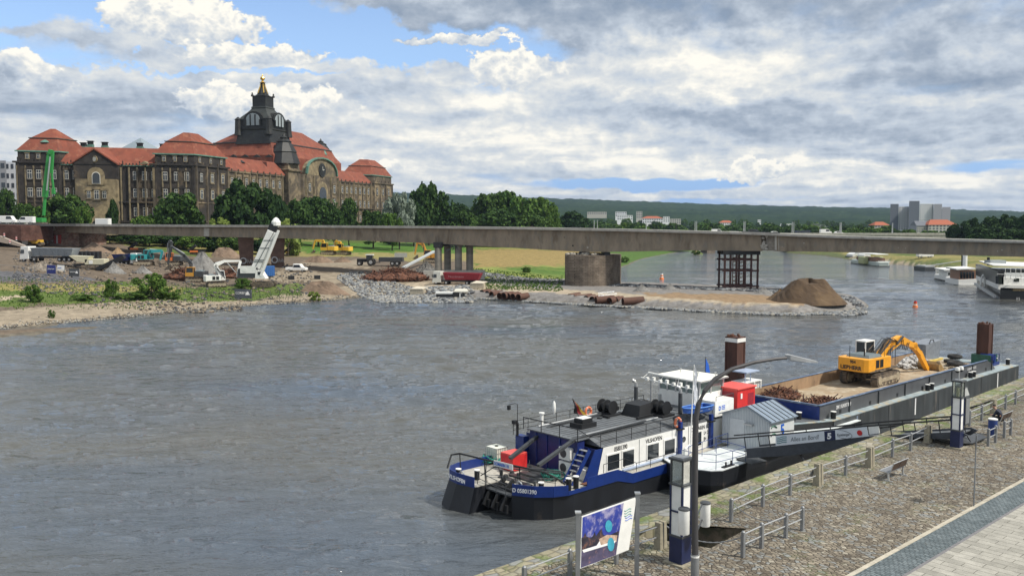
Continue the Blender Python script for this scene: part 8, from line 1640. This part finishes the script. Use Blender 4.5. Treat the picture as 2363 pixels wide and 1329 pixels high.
def far_town():
    g = 'high-rise flats on the right'
    for x0, x1, yt, yb, d, m, c, r, lab in ((2053, 2072, 471, 530, 1200, M_tg, 0, 0, 'dark grey windowless end slab of the left high-rise'), (2072.5, 2096, 477, 530, 1203, M_tw, 4, 11, 'white window front of the left high-rise with dark balconies'), (2096, 2120, 464, 530, 1180, M_tg, 0, 0, 'tallest dark grey slab of the high-rise group'), (2120.5, 2152, 470.5, 530, 1183, M_tw, 6, 12, 'wide white window front of the right high-rise'), (2152.5, 2172, 471, 530, 1179, M_tg2, 0, 0, 'plain pale grey end slab right of the wide white high-rise front'), (2172.5, 2192, 478, 530, 1190, M_tg2, 0, 0, 'lowest pale grey slab at the right end of the high-rises')):
        house('apartment_tower', lab, 'apartment tower', x0, x1, yt, yb, d, m, cols=c, rows=r, depth=25, group=g)
    house('town_house', 'large cream building with orange tiled roof before the high-rises', 'building', 2142, 2208, 519, 536, 900, M_hw, M_hr, 12, 8, 3, 18, hip=.2); house('town_house', 'cream building with dark slate roof left of the orange-roofed one', 'building', 2115, 2145, 521, 536, 905, M_hw, M_hg, 11, 6, 3, 16, hip=.05); house('town_house', 'small house with red roof left of the high-rises', 'building', 2018, 2053, 520, 530, 950, M_hw, M_hr, 8, 5, 2, 16)
    house('white_block', 'plain modern white block at the far left edge', 'building', 16, 50, 373, 505, 430, mat('white_render', (.60, .62, .66), .9, var=.05), cols=3, rows=6, depth=20); house('grey_block', 'grey gabled block partly cut by the left edge of the picture', 'building', -60, 19, 371, 505, 415, M_tg2, cols=5, rows=6, depth=20)
    for i, (x0, x1, yt, yb, rf, lab) in enumerate(((1355, 1400, 489, 495, 0, 'long low white building high on the wooded slope'), (1420, 1446, 489, 500, 0, 'white block with dark windows above the left trees of the far town'), (1424, 1460, 497, 508, 0, 'pale grey building below the white block in the far town'), (1468, 1482, 488, 504, 0, 'narrow tall white block in the far town'), (1482, 1530, 504, 515, 1, 'long white building with red roof in the far town'), (1530, 1545, 500, 513, 0, 'white annex right of the long red-roofed building'), (1546, 1571, 505, 517, 0, 'white flat-roofed block with dark base in the far town'), (1662, 1692, 514, 522, 1, 'red-roofed white villa above the bridge'), (1748, 1756, 507, 516, 0, 'small white tower-like house on the slope'), (1766, 1781, 515, 530, 0, 'narrow dark-windowed house near the pair of masts'), (1800, 1845, 517, 526, 0, 'row of pale houses half hidden by trees'), (1845, 1858, 519, 527, 0, 'small pale house at the right of the hidden row'))):
        house('far_house', lab, 'house', x0, x1, yt, yb, 1560 if yt > 495 else 1900, M_tw if i % 3 else M_hw, M_hr if rf else None, 5, max(3, int((x1-x0)/5)), 2 if yb-yt < 12 else 3, 14, group='pale houses of the far town')
far_town()
def far_bridge():
    d = 545; zt = pd(1900, 541, d).z; x0, x1 = pd(1290, 540, d).x, pd(2420, 540, d).x; t = thing('road_bridge', 'farther road bridge carrying traffic, seen behind the broken bridge', 'bridge', ((x0+x1)/2, d, zt)); off = t.location
    q = MB(off); q.box(x0, x1, d, d+16, zt-2.2, zt); q.build('deck', M_edge, t); q = MB(off); q.box(x0, x1, d-.3, d, zt-.4, zt+.9); q.build('parapet', M_edge, t)
    for px in (1440, 1640, 1837, 2010, 2180): x = pd(px, 560, d).x; q = MB(off); q.hexa([(x-2.6, d-2, -1), (x+2.6, d-2, -1), (x+2.6, d+17, -1), (x-2.6, d+17, -1)], [(x-2, d, zt-2.2), (x+2, d, zt-2.2), (x+2, d+16, zt-2.2), (x-2, d+16, zt-2.2)]); q.build('pier', M_pier, t)
    ms = []
    for i, px in enumerate((1375, 1379, 1498, 1609, 1613, 1721, 1728, 1834, 1842, 1944, 1955, 2063, 2078)):
        x = pd(px, 530, d).x; zz = pd(px, 508+.008*(px-1375)*1.2, d).z; q = MB((x, d+(2 if i % 2 else 12), zt)); q.cyl((x, d+(2 if i % 2 else 12), zt), (x, d+(2 if i % 2 else 12), zz), .3, .2, n=6); o = q.build('lamp_mast', M_lgrey); o.location = (x, d+(2 if i % 2 else 12), zt); tag(o, 'thin pale mast standing on the farther road bridge', 'mast', 'thin masts on the farther road bridge')
    cars = ((1625, M_white, 'car', 'white car left of the first mast pair on the farther bridge'), (1655, M_white, 'van', 'white van on the farther bridge left of centre'), (1690, M_white, 'car', 'first white car before the dark car on the farther bridge'), (1700, M_lgrey, 'car', 'silver car following the white one on the farther bridge'), (1741, M_black, 'van', 'dark van on the farther bridge left of the joint'), (1788, M_white, 'car', 'white car just right of the bridge joint'), (1852, M_navy, 'bus', 'dark blue and white bus on the farther bridge'), (1905, M_white, 'van', 'white van right of the bus on the farther bridge'), (1935, M_white, 'car', 'white car right of the van on the farther bridge'))
    for px, m, k, lab in cars: p = pd(px, 540, d+6); p.z = zt; car(lab, p, 0, m, 1.25 if k != 'bus' else .75, k, 'traffic on the farther bridge')
    M_tram = mat('tram_cream', (.62, .58, .36), .5, var=.05)
    for a, b, m, lab in ((2011, 2044, M_tram, 'cream tram on the right part of the farther bridge'), (2057, 2150, M_white, 'long white train of cars at the right end of the farther bridge')):
        p0, p1 = pd(a, 548, d+3), pd(b, 548, d+3); zz = pd(2050, 542.5, d).z+(0 if a < 2050 else -.3); T = thing('tram', lab, 'tram', p0); q = MB(p0); q.box(p0.x, p1.x, d+2, d+4.6, zt, zz); q.build('body', m, T, bevel=.2); q = MB(p0); q.box(p0.x+.5, p1.x-.5, d+1.95, d+2, zz-1.5, zz-.6); q.build('window_band', M_glass, T)
far_bridge()

# ---------------------------------------------------------------- boats at the right bank
def boats():
    M_bk = mat('ship_black', (.012, .013, .016), .3, var=.2)
    def at(px, py): return pz(px, py, 0)
    def hull(T, off, s0, s1, w0, w1, z, m, name='hull', bow=3, nm=None):
        q = MB(off); q.prism([(s0, w0), (s1-bow, w0), (s1, (w0+w1)/2), (s1-bow, w1), (s0, w1)], -.4, z); return q.build(name, m, T)
    # big black and white ship: stern towards the camera
    p = at(2290, 690); rz = math.atan2(1, .33)-math.pi/2; T = thing('passenger_ship', 'large black and white passenger ship moored at the right edge', 'ship', p, 0); c, s = 1, 0
    P_ = lambda x, y, d=p.y: pd(x, y, d); q = MB(p); d = p.y; D = 34
    L0, L1 = P_(2305, 697), P_(2420, 690); back = Vector((14.5, 38, 0))
    def pan(nm, pts, m, dv=back, f=0): q = MB(p); q.slab([P_(x, y, d+f) for x, y in pts], dv); return q.build(nm, m, T)
    pan('hull', [(2306, 697), (2440, 703), (2440, 668), (2309, 664)], M_bk); pan('hull_top', [(2304, 668), (2440, 670), (2440, 661), (2304, 657)], M_white, back)
    pan('black_side', [(2303, 664), (2316, 665), (2316, 627), (2303, 626)], M_bk, back, 1); pan('white_deck', [(2309, 640), (2440, 645), (2440, 660), (2309, 657)], M_white, back*.85, 1); pan('cabin', [(2318, 630), (2440, 632), (2440, 646), (2318, 643)], mat('cabin_pale', (.5, .52, .52), .5, var=.1), back*.7, 3); pan('awning', [(2290, 611), (2440, 616), (2440, 619), (2292, 614)], M_white, back*.6, 4); pan('wheelhouse', [(2286, 601), (2322, 601), (2322, 610), (2286, 610)], mat('wheelhouse_grey', (.3, .33, .34), .4, var=.1), Vector((0, 3, 0)), 14)
    pan('cabin_glass', [(2304, 637), (2312, 637), (2312, 655), (2304, 655)], M_glass, Vector((-.5, .3, 0)), -.15); pan('cabin_glass', [(2340, 642), (2352, 642), (2352, 650), (2340, 650)], M_glass, Vector((0, .1, 0)), -.1+1)
    q = MB(p)
    for x0, y0, x1, y1 in ((2322, 655, 2350, 637), (2350, 637, 2363, 632), (2300, 632, 2363, 636), (2334, 656, 2440, 659)): q.beam(P_(x0, y0, d-.4), P_(x1, y1, d-.4), .12)
    for i in range(9): x = 2320+i*12; q.beam(P_(x, 645, d-.3), P_(x, 619, d-.3), .1)
    q.build('railing', M_white, T); q = MB(p); q.tube([P_(2262, 662, d+20), P_(2265, 640, d+20), P_(2268, 635, d+20), P_(2272, 642, d+20), P_(2272, 662, d+20)], .28, 6); q.build('white_frame', M_white, T)
    q = MB(p); q.beam(P_(2250, 655, d+32), P_(2296, 684, d+1), .5, .6); q.build('rubbing_strake', M_lgrey, T); text_mesh('lettering', 'GRAEFIN COSEL', .75, mat('gold_lettering', (.4, .3, .15), .5, var=0), P_(2337, 671, d-.1)-p, (1, 0, -.02), (0, 0, 1), T, .02); text_mesh('lettering', '2.5', .7, M_txtw, P_(2345, 691, d-.1)-p, (1, 0, 0), (0, 0, 1), T, .02)
    q = MB(p); q.cyl(P_(2281, 612, d+16), P_(2281, 594, d+16), .35, n=8); q.build('mast', M_black, T)
    # two white day boats behind
    for (a, b, ht, hb, m2, lab) in ((2212, 2254, 622, 658, M_white, 'white day boat with awning just left of the large black ship'), (2184, 2214, 624, 650, M_bk, 'small white boat with black waterline, leftmost of the moored group')):
        d = 17.7*F/(hb-516); p = P_((a+b)/2, hb, d); T = thing('day_boat', lab, 'boat', p, 0, 'white day boats at the right bank'); dv = Vector((2, 12, 0)); k = lambda nm, pts, m, f=0, dd=dv: (lambda q: q.build(nm, m, T))(MB(p).slab([pd(x, y, d+f) for x, y in pts], dd))
        k('hull', [(a, hb-2), (b, hb+1), (b, hb-14), (a, hb-12)], M_white); k('boot_top', [(a-.2, hb), (b, hb+2), (b, hb-2), (a-.2, hb-3)], m2, -.1, dv*1.01); k('cabin', [(a+2, hb-13), (b-2, hb-14), (b-2, ht+2), (a+2, ht+2)], mat('boat_wood', (.25, .13, .08), .5, var=.2) if a > 2200 else M_white, 1, dv*.7)
        q = MB(p); n = 5
        for i in range(n): x = a+4+(b-a-8)*i/n; q.slab([pd(x, hb-15, d+.9), pd(x+(b-a)/8, hb-15, d+.9), pd(x+(b-a)/8, ht+5, d+.9), pd(x, ht+5, d+.9)], (0, .05, 0))
        q.build('cabin_window', M_glass, T); k('awning', [(a-6, ht-2), (b-4, ht-4), (b-2, ht-1), (a-4, ht+1)], M_white, 0, dv*.8)
    for x0, x1, y0, y1, m, lab in ((2221, 2232, 590, 612, M_white, 'broad white funnel rising behind the day boats'), (2218.5, 2221, 590, 610, M_black, 'black pole beside the white funnel')):
        p = pd((x0+x1)/2, y1, 285); r = (x1-x0)/2*285/F; q = MB((p.x, p.y, p.z-3)); q.cyl((p.x, p.y, p.z-3), pd((x0+x1)/2, y0, 285), r, n=14); q.cyl(pd((x0+x1)/2, y0, 285), pd((x0+x1)/2, y0-.8, 285), r*1.1, n=14); o = q.build('funnel' if m is M_white else 'pole', m, smooth=True); o.location = (p.x, p.y, p.z-3); tag(o, lab, 'funnel' if m is M_white else 'pole')
    # paddle steamer
    d = 17.7*F/(614-516); p = P_(2034, 614, d); T = thing('paddle_steamer', 'paddle steamer with green-yellow paddle boxes seen from its stern upriver', 'steamer', p)
    k = lambda nm, x0, x1, y0, y1, f, dp, m, bev=0: (lambda a, b: MB(p).box(a.x, b.x, d+f, d+f+dp, b.z, a.z).build(nm, m, T, bevel=bev))(pd(x0, y0, d), pd(x1, y1, d))
    k('hull', 2022, 2048, 604, 616, -2, 30, mat('steamer_hull', (.45, .50, .46), .5, var=.1), .5); k('hull_base', 2021.5, 2048.5, 613, 616, -2.1, 30, M_bk); k('paddle_box', 2010, 2022, 594, 612, 8, 6, mat('paddle_green', (.38, .40, .2), .5, var=.1), .4); k('paddle_box', 2048, 2057, 594, 610, 8, 6, mat('paddle_green', (.38, .40, .2)), .4); k('saloon', 2024, 2047, 596, 604, 2, 20, mat('saloon_brown', (.22, .12, .08), .6, var=.4, vs=1.5)); k('canopy', 2020, 2050, 586.5, 588, 0, 22, M_white); k('deck_rail', 2021, 2049, 602, 604, -2.3, .1, M_white)
    for a, b, yt, yb, lab in ((1966, 1987, 583, 598, 'left of two white houseboats on dark floats upriver'), (1992, 2012, 584, 602, 'right of two white houseboats, next to the paddle steamer')):
        d = 17.7*F/(yb-516); p = P_((a+b)/2, yb, d); T = thing('houseboat', lab, 'houseboat', p, 0, 'white houseboats upriver'); A_, B_ = P_(a, yb, d), P_(b, yt, d); q = MB(p); q.box(A_.x, B_.x, d, d+9, -.3, 1.3); q.build('float', M_bk, T); x0, x1, z1 = A_.x+.4, B_.x-.4, B_.z; q = MB(p); xm = (x0+x1)/2; q.slab([(x0, d+.3, 1.3), (x1, d+.3, 1.3), (x1, d+.3, z1-1), (xm, d+.3, z1), (x0, d+.3, z1-1)], (0, 8, 0)); q.build('cabin', M_white, T); q = MB(p); q.box(xm-.6, xm+.4, d+.27, d+.3, 2, z1-1.4); q.build('door', M_lgrey, T)
    d = 17.7*F/(626-516); p = P_(2146, 626, d); T = thing('mooring_float', 'small dark float with pale railing between the steamer and the day boats', 'float', p); a, b = P_(2134, 626, d), P_(2159, 614, d); q = MB(p); q.box(a.x, b.x, d, d+9, -.3, 1.5); q.build('hull', M_dgrey, T); q = MB(p); q.box(a.x+.3, b.x-.2, d+.3, d+8, 1.5, 2.0); q.beam((b.x-.5, d+4, 1.9), (b.x+13, d+2, 4.2), 1.2, .2); q.build('ramp', M_lgrey, T)
    d = 420; q = MB(P_(2090, 600, d)); a, b = P_(2062, 602, d), P_(2092, 596, d); q.beam(a, b, 2, .4); o = q.build('ramp', M_lgrey); o.location = P_(2090, 600, d); tag(o, 'pale boarding ramp between steamer and bank', 'ramp')
    p = on_land(2134, 598, 3); car('white van parked on the right bank below the bridge', p, R(4), M_white, 1.2, 'van')
    # buoys
    for px, y0, y1, w, lab, w2 in ((1527, 631, 644, 4.3, 'orange and white striped buoy on the river between pier and trestle', 0), (2112, 695, 708, 5, 'orange buoy with red top leaving a wake near the spit', 1)):
        p = pz(px, y1, 0); S = p.y/F; hh = (y1-y0)*S; r = w*S; T = thing('buoy', lab, 'buoy', p, 0, 'buoys on the river'); q = MB(p); q.mat(0).cyl(p-Vector((0, 0, .2)), p+Vector((0, 0, hh*.3)), r*1.3, r, n=14); q.mat(1).cyl(p+Vector((0, 0, hh*.3)), p+Vector((0, 0, hh*.5)), r*.85, n=14); q.mat(0).cyl(p+Vector((0, 0, hh*.5)), p+Vector((0, 0, hh*.72)), r*.8, n=14); q.mat(1 if not w2 else 2).cyl(p+Vector((0, 0, hh*.72)), p+Vector((0, 0, hh)), r*.7, n=14); q.build('body', [M_orange, M_white, M_red], T); q = MB(p); q.cyl(p+Vector((0, 0, hh)), p+Vector((0, 0, hh*1.1)), r*.3, n=8); q.build('top_mark', M_dgrey, T)
    d = 330
boats()

# ---------------------------------------------------------------- trees
def leafmat(name, c1, c2):
    m = bpy.data.materials.new(name); m.use_nodes = True; nt = m.node_tree; nt.nodes.clear(); g = NT(nt)
    b = g.n('ShaderNodeBsdfPrincipled'); b.inputs['Roughness'].default_value = .75; b.inputs['Specular IOR Level'].default_value = .15; o = g.n('ShaderNodeOutputMaterial')
    ge = g.n('ShaderNodeNewGeometry'); oi = g.n('ShaderNodeObjectInfo'); c = g.mix(ge.outputs['Random Per Island'], c1, c2); c = g.mix(g.m('MULTIPLY', oi.outputs['Random'], .4), c, tuple(x*1.25 for x in c1)); g.l(c, b.inputs['Base Color'])
    tr = g.n('ShaderNodeBsdfTranslucent'); g.l(c, tr.inputs[0]); mx = g.n('ShaderNodeMixShader'); mx.inputs[0].default_value = .22; g.l(b.outputs[0], mx.inputs[1]); g.l(tr.outputs[0], mx.inputs[2]); g.l(mx.outputs[0], o.inputs[0]); return m
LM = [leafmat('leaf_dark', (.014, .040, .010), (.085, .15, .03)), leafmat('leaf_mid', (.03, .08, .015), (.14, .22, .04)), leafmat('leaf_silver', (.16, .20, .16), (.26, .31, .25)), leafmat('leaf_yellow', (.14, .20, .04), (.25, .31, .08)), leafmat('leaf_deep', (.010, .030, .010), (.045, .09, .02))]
M_bark = mat('bark', (.05, .038, .028), .9, var=.3)
def crown_mesh(name, seed, n, nb, size, m, shrub=False, gap=.35, tall=1.0):
    rs = np.random.RandomState(seed); blobs = []
    for i in range(nb):
        a = rs.uniform(0, 6.283); f = (i+.5)/nb; zz = (.05 if shrub else .26)+f*(.78 if shrub else .58); rr = math.sqrt(max(0, 1-(f*1.55-.62)**2))*(.78 if not shrub else .8); r = rs.uniform(.45, 1)*rr; blobs.append((r*math.cos(a), r*math.sin(a), zz, rs.uniform(.16, .32)*(1 if f < .85 else .75)))
    blobs = np.array(blobs); k = rs.randint(0, nb, n); d = rs.normal(size=(n, 3)); d /= np.linalg.norm(d, axis=1)[:, None]; rad = rs.uniform(.55, 1.05, n)**.6
    C = blobs[k, :3]+d*(blobs[k, 3]*rad)[:, None]*np.array([1, 1, .55]); C[:, 2] = np.clip(C[:, 2], .02, 1.02)
    nrm = d+rs.normal(size=(n, 3))*.55; nrm /= np.linalg.norm(nrm, axis=1)[:, None]; h = rs.normal(size=(n, 3)); u = np.cross(nrm, h); u /= np.linalg.norm(u, axis=1)[:, None]; v = np.cross(nrm, u)
    s = size*rs.uniform(.6, 1.4, n)[:, None]; u = u*s; v = v*s*np.array([1, 1, 1]); sz = np.array([1, 1, .6])
    V = np.stack([C-(u+v*.4)*sz, C+(u*.3-v)*sz, C+(u+v*.5)*sz, C+(-u*.4+v)*sz], 1).reshape(-1, 3)
    me = bpy.data.meshes.new(name); me.vertices.add(len(V)); me.vertices.foreach_set('co', V.astype(np.float32).ravel()); me.loops.add(4*n); me.loops.foreach_set('vertex_index', np.arange(4*n)); me.polygons.add(n); me.polygons.foreach_set('loop_start', np.arange(0, 4*n, 4)); me.polygons.foreach_set('loop_total', np.full(n, 4)); me.materials.append(m); me.update(); return me, blobs
def trunk_mesh(blobs, seed):
    q = MB(); q.tube([(0, 0, 0), (.01, 0, .15), (0, .01, .35), (.02, 0, .6), (0, 0, .85)], .045, 7, r1=.008); rr = random.Random(seed)
    for b in blobs[::3]: z0 = rr.uniform(.2, .5)*b[2]/.6; q.tube([(0, 0, min(z0, .7)), (b[0]*.5, b[1]*.5, (z0+b[2])/2), (b[0], b[1], b[2])], .018, 5, r1=.004)
    o = q.build('trunk', M_bark); me = o.data; bpy.data.objects.remove(o); return me
CR = {}
for kname, seeds, n, nb, sz, mi, sh in (('dark', (1, 2, 3), 4200, 38, .050, 0, False), ('mid', (4, 5), 4200, 38, .050, 1, False), ('silver', (6,), 4200, 30, .045, 2, False), ('yellow', (7, 8), 2500, 18, .06, 3, True), ('deep', (9, 10), 5200, 34, .055, 4, False), ('bush', (11, 12), 3600, 20, .045, 1, True), ('far', (13, 14, 15), 900, 14, .10, 0, False), ('farm', (16, 17), 900, 14, .10, 1, False)):
    CR[kname] = [(lambda me_b: (me_b[0], trunk_mesh(me_b[1], s_)))(crown_mesh('crown', s_, n, nb, sz, LM[mi], sh)) for s_ in seeds]
TN = [0]
def tree(px, yt, w, d, kind, label, group=None, zb=None, cat='tree', name='tree', yb=None):
    x = (px-1181.5)/F*d; z0 = hgt(x, d) if zb is None else zb
    if yb is not None: g_ = on_land(px, yb, 5); x, d, z0 = g_.x, g_.y, g_.z
    z0 = max(z0, .1); top = H+(516-yt)*d/F; h = max(top-z0, 1.5); r = w/2*d/F; TN[0] += 1; me, tm = CR[kind][TN[0] % len(CR[kind])]
    t = thing(name, label, cat, (x, d, z0), TN[0]*1.7, group); t.scale = (r*1.05, r*1.05, h); c = obj_name_link('crown', me, t); obj_name_link('trunk', tm, t); return t
def trees():
    G1 = 'trees before the palace'
    for px, yt, w, d, k, lab in ((15, 428, 60, 400, 'dark', 'dark tree at the left edge before the white block'), (62, 462, 70, 335, 'dark', 'tree behind the green demolition machine'), (100, 470, 60, 332, 'mid', 'lighter green tree under the green machine arm'), (155, 440, 118, 336, 'dark', 'broad dark tree left of the palace entrance'), (190, 468, 50, 330, 'mid', 'small tree at the right foot of the broad left tree'), (262, 452, 30, 345, 'deep', 'narrow dark tree right of the palace entrance'), (372, 480, 60, 334, 'mid', 'low tree left of the round tree before the middle pavilion'), (415, 434, 128, 336, 'dark', 'large round tree before the middle pavilion'), (330, 492, 60, 330, 'mid', 'low bushy tree below the ground-floor windows'), (520, 440, 70, 340, 'deep', 'dark tree at the palace corner'), (570, 407, 140, 338, 'deep', 'tall open-crowned dark tree before the river wing'), (640, 440, 70, 342, 'deep', 'dark tree filling the gap left of the domed turret'), (690, 452, 90, 336, 'dark', 'round tree below the domed turret'), (735, 444, 100, 342, 'dark', 'dark tree below the clock gable'), (805, 450, 56, 352, 'dark', 'medium tree right of the clock gable'), (775, 475, 60, 338, 'dark', 'low tree between the clock gable trees'), (862, 478, 90, 346, 'dark', 'wide low tree before the end pavilion'), (905, 484, 60, 335, 'mid', 'small lighter tree below the silver one'), (922, 434, 74, 348, 'silver', 'silvery grey willow at the right end of the palace')): tree(px, yt, w*(1.05 if px > 680 else 1), d*(1.2 if px > 680 else 1), k, lab, G1)
    for px, lab in ((508, 'yellow-green shrub above the bridge left of the drilling rig mast'), (665, 'yellow-green shrub above the bridge right of the drilling rig mast')): tree(px, 494, 74, 322, 'yellow', lab, 'yellow-green shrubs', cat='shrub', name='shrub')
    G2 = 'trees behind the middle of the bridge'
    for px, yt, w, d, k, lab in ((990, 412, 96, 372, 'dark', 'tall dark tree right of the silver willow'), (955, 455, 70, 360, 'deep', 'dark tree between willow and tall tree'), (1050, 462, 90, 390, 'deep', 'lower dark tree right of the tall tree'), (1075, 480, 70, 370, 'dark', 'low tree in the dip of the tree line'), (1125, 436, 96, 400, 'dark', 'leftmost large tree of the middle clump'), (1165, 428, 100, 405, 'mid', 'highest tree of the middle clump'), (1205, 448, 80, 392, 'mid', 'tree filling the middle clump right of the highest'), (1245, 445, 90, 396, 'mid', 'light green rounded tree at the right of the middle clump'), (1272, 470, 50, 388, 'mid', 'small tree stepping down from the middle clump'), (1145, 475, 120, 380, 'dark', 'low broad tree in front of the middle clump'), (1320, 482, 86, 450, 'deep', 'distant dark tree right of the middle clump'), (1220, 488, 90, 380, 'dark', 'low front tree under the light green ones')): tree(px, yt, w*1.12, d*1.28, k, lab, G2)
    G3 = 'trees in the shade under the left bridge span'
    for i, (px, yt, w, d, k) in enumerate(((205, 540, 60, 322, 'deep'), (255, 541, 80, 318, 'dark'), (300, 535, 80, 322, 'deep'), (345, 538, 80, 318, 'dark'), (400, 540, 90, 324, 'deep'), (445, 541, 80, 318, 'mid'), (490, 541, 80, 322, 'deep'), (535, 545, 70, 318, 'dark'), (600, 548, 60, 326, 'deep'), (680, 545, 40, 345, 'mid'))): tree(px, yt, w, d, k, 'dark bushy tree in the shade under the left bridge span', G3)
    rr = random.Random(17); n = 0
    for i in range(120):
        f = rr.random(); px = 1290+f*760; d = rr.uniform(650, 1150); yt = 514+rr.uniform(-7, 9)+8*f; tree(px, yt, rr.uniform(32, 64), d, rr.choice(('far', 'farm', 'far')), 'tree in the wooded belt of the far bank behind the farther bridge', 'trees of the far wooded belt')
    for i in range(46):
        px = 1340+i*17+rr.uniform(-6, 6); tree(px, 506+rr.uniform(-5, 5)+.006*(px-1340), rr.uniform(16, 30), rr.uniform(1400, 1650), rr.choice(('far', 'farm')), 'tree among the houses of the far town', 'trees among the far houses')
    tree(1885, 513, 55, 720, 'silver', 'pale rounded tree above the blue bus on the farther bridge'); tree(1870, 517, 46, 700, 'mid', 'green rounded tree left of the pale one near the bus')
    for i, (px, yt, w, d, k) in enumerate(((1965, 524, 60, 640, 'mid'), (2010, 522, 60, 660, 'mid'), (2055, 524, 50, 640, 'dark'), (2095, 526, 50, 640, 'mid'), (2140, 529, 60, 600, 'mid'), (2178, 531, 50, 590, 'mid'))): tree(px, yt, w, d, k, 'green tree below the high-rises behind the farther bridge', 'green trees below the high-rises')
    for px, yt, w, d, lab in ((2205, 512, 50, 480, 'leftmost dark tree of the right-hand wood'), (2240, 500, 66, 470, 'second dark tree of the right-hand wood, beside the orange roof'), (2282, 494, 80, 460, 'rounded dark tree in the middle of the right-hand wood'), (2325, 491, 80, 455, 'tall dark tree of the right-hand wood near the picture edge'), (2368, 488, 80, 450, 'dark tree cut by the right picture edge'), (2420, 486, 90, 450, 'dark tree beyond the right picture edge'), (2262, 520, 80, 440, 'low dark tree in front of the right-hand wood, left'), (2320, 520, 90, 435, 'low dark tree in front of the right-hand wood, right')): tree(px, yt, w, d, 'deep', lab, 'dark trees at the right')
    for px, yt, w, yb, k, lab in ((76, 652, 50, 697, 'bush', 'round green bush on the grass at the left near the beach'), (350, 622, 92, 688, 'bush', 'large feathery bush on the grass left of the excavators'), (256, 640, 36, 686, 'bush', 'small thin bush left of the large feathery one'), (392, 660, 60, 690, 'bush', 'low bush at the right foot of the large feathery one'), (190, 679, 56, 694, 'bush', 'flat low bush on the edge of the beach'), (300, 672, 90, 690, 'bush', 'flat green thicket between the bushes'), (560, 640, 44, 668, 'mid', 'bright green bush below the white rig'), (119, 712, 20, 734, 'bush', 'tiny plant standing alone on the beach'), (724, 670, 34, 694, 'yellow', 'pale weeds on the sandy point'), (1440, 590, 30, 606, 'bush', 'bush at the river edge right of the masonry pier'), (1215, 614, 30, 628, 'bush', 'dark bush in the meadow left of the masonry pier'), (1606, 575, 26, 588, 'bush', 'green bush on the tiny river island'), (850, 555, 24, 565, 'dark', 'small tree on the slope under the bridge, left'), (905, 552, 34, 566, 'deep', 'small tree on the slope under the bridge, right')): tree(px, yt, w, 300, k, lab, 'bushes on the river banks', cat='bush', name='bush', yb=yb)
    # reedy thicket and tufts on the grass
    m = LM[1]; q = MB(); ra = random.Random(5)
    for i in range(5200):
        px = ra.uniform(-40, 700); yb = float(np.interp(px, [0, 120, 250, 400, 560, 690], [702, 698, 695, 692, 690, 676]))-ra.random()**.7*34*(1 if px < 600 else .6); p = pz(px, yb, 2.6); z = hgt(p.x, p.y)-.05
        if z < .5: continue
        h = ra.uniform(.12, .5); a = ra.uniform(0, 3.14); dx, dy = math.cos(a)*.14, math.sin(a)*.14; l = ra.uniform(-.15, .15); q.add([(p.x-dx, p.y-dy, z), (p.x+dx, p.y+dy, z), (p.x+l, p.y, z+h)], [(0, 1, 2)])
    for i in range(4200):
        px = ra.uniform(1090, 1480); t_ = ra.random()*.5; yb = float(np.interp(px, [1090, 1290, 1430, 1480], [650, 655, 616, 600]))-t_*60*(1 if px < 1300 else .35)
        if 1298 < px < 1424: continue
        p = pz(px, yb, 3.5); z = hgt(p.x, p.y)-.05
        if z < .4: continue
        h = ra.uniform(.15, .55); a = ra.uniform(0, 3.14); dx, dy = math.cos(a)*.3, math.sin(a)*.3; q.add([(p.x-dx, p.y-dy, z), (p.x+dx, p.y+dy, z), (p.x+ra.uniform(-.3, .3), p.y, z+h)], [(0, 1, 2)])
    o = q.build('tall_grass', m); tag(o, 'tall grass and weeds on the river banks', 'grass', kind='stuff')
trees()
# ---------------------------------------------------------------- the air
def haze():
    q = MB(); q.box(-7000, 7500, -150, 5600, -5, 200); m = bpy.data.materials.new('haze_air'); m.use_nodes = True; nt = m.node_tree; nt.nodes.clear(); g = NT(nt)
    v = g.n('ShaderNodeVolumePrincipled'); v.inputs['Color'].default_value = (.58, .74, 1.0, 1); v.inputs['Density'].default_value = .00005; v.inputs['Anisotropy'].default_value = .2; o = g.n('ShaderNodeOutputMaterial'); g.l(v.outputs[0], o.inputs['Volume'])
    h = q.build('haze', m); tag(h, 'thin bluish haze over the river valley', 'haze', kind='stuff')
haze()
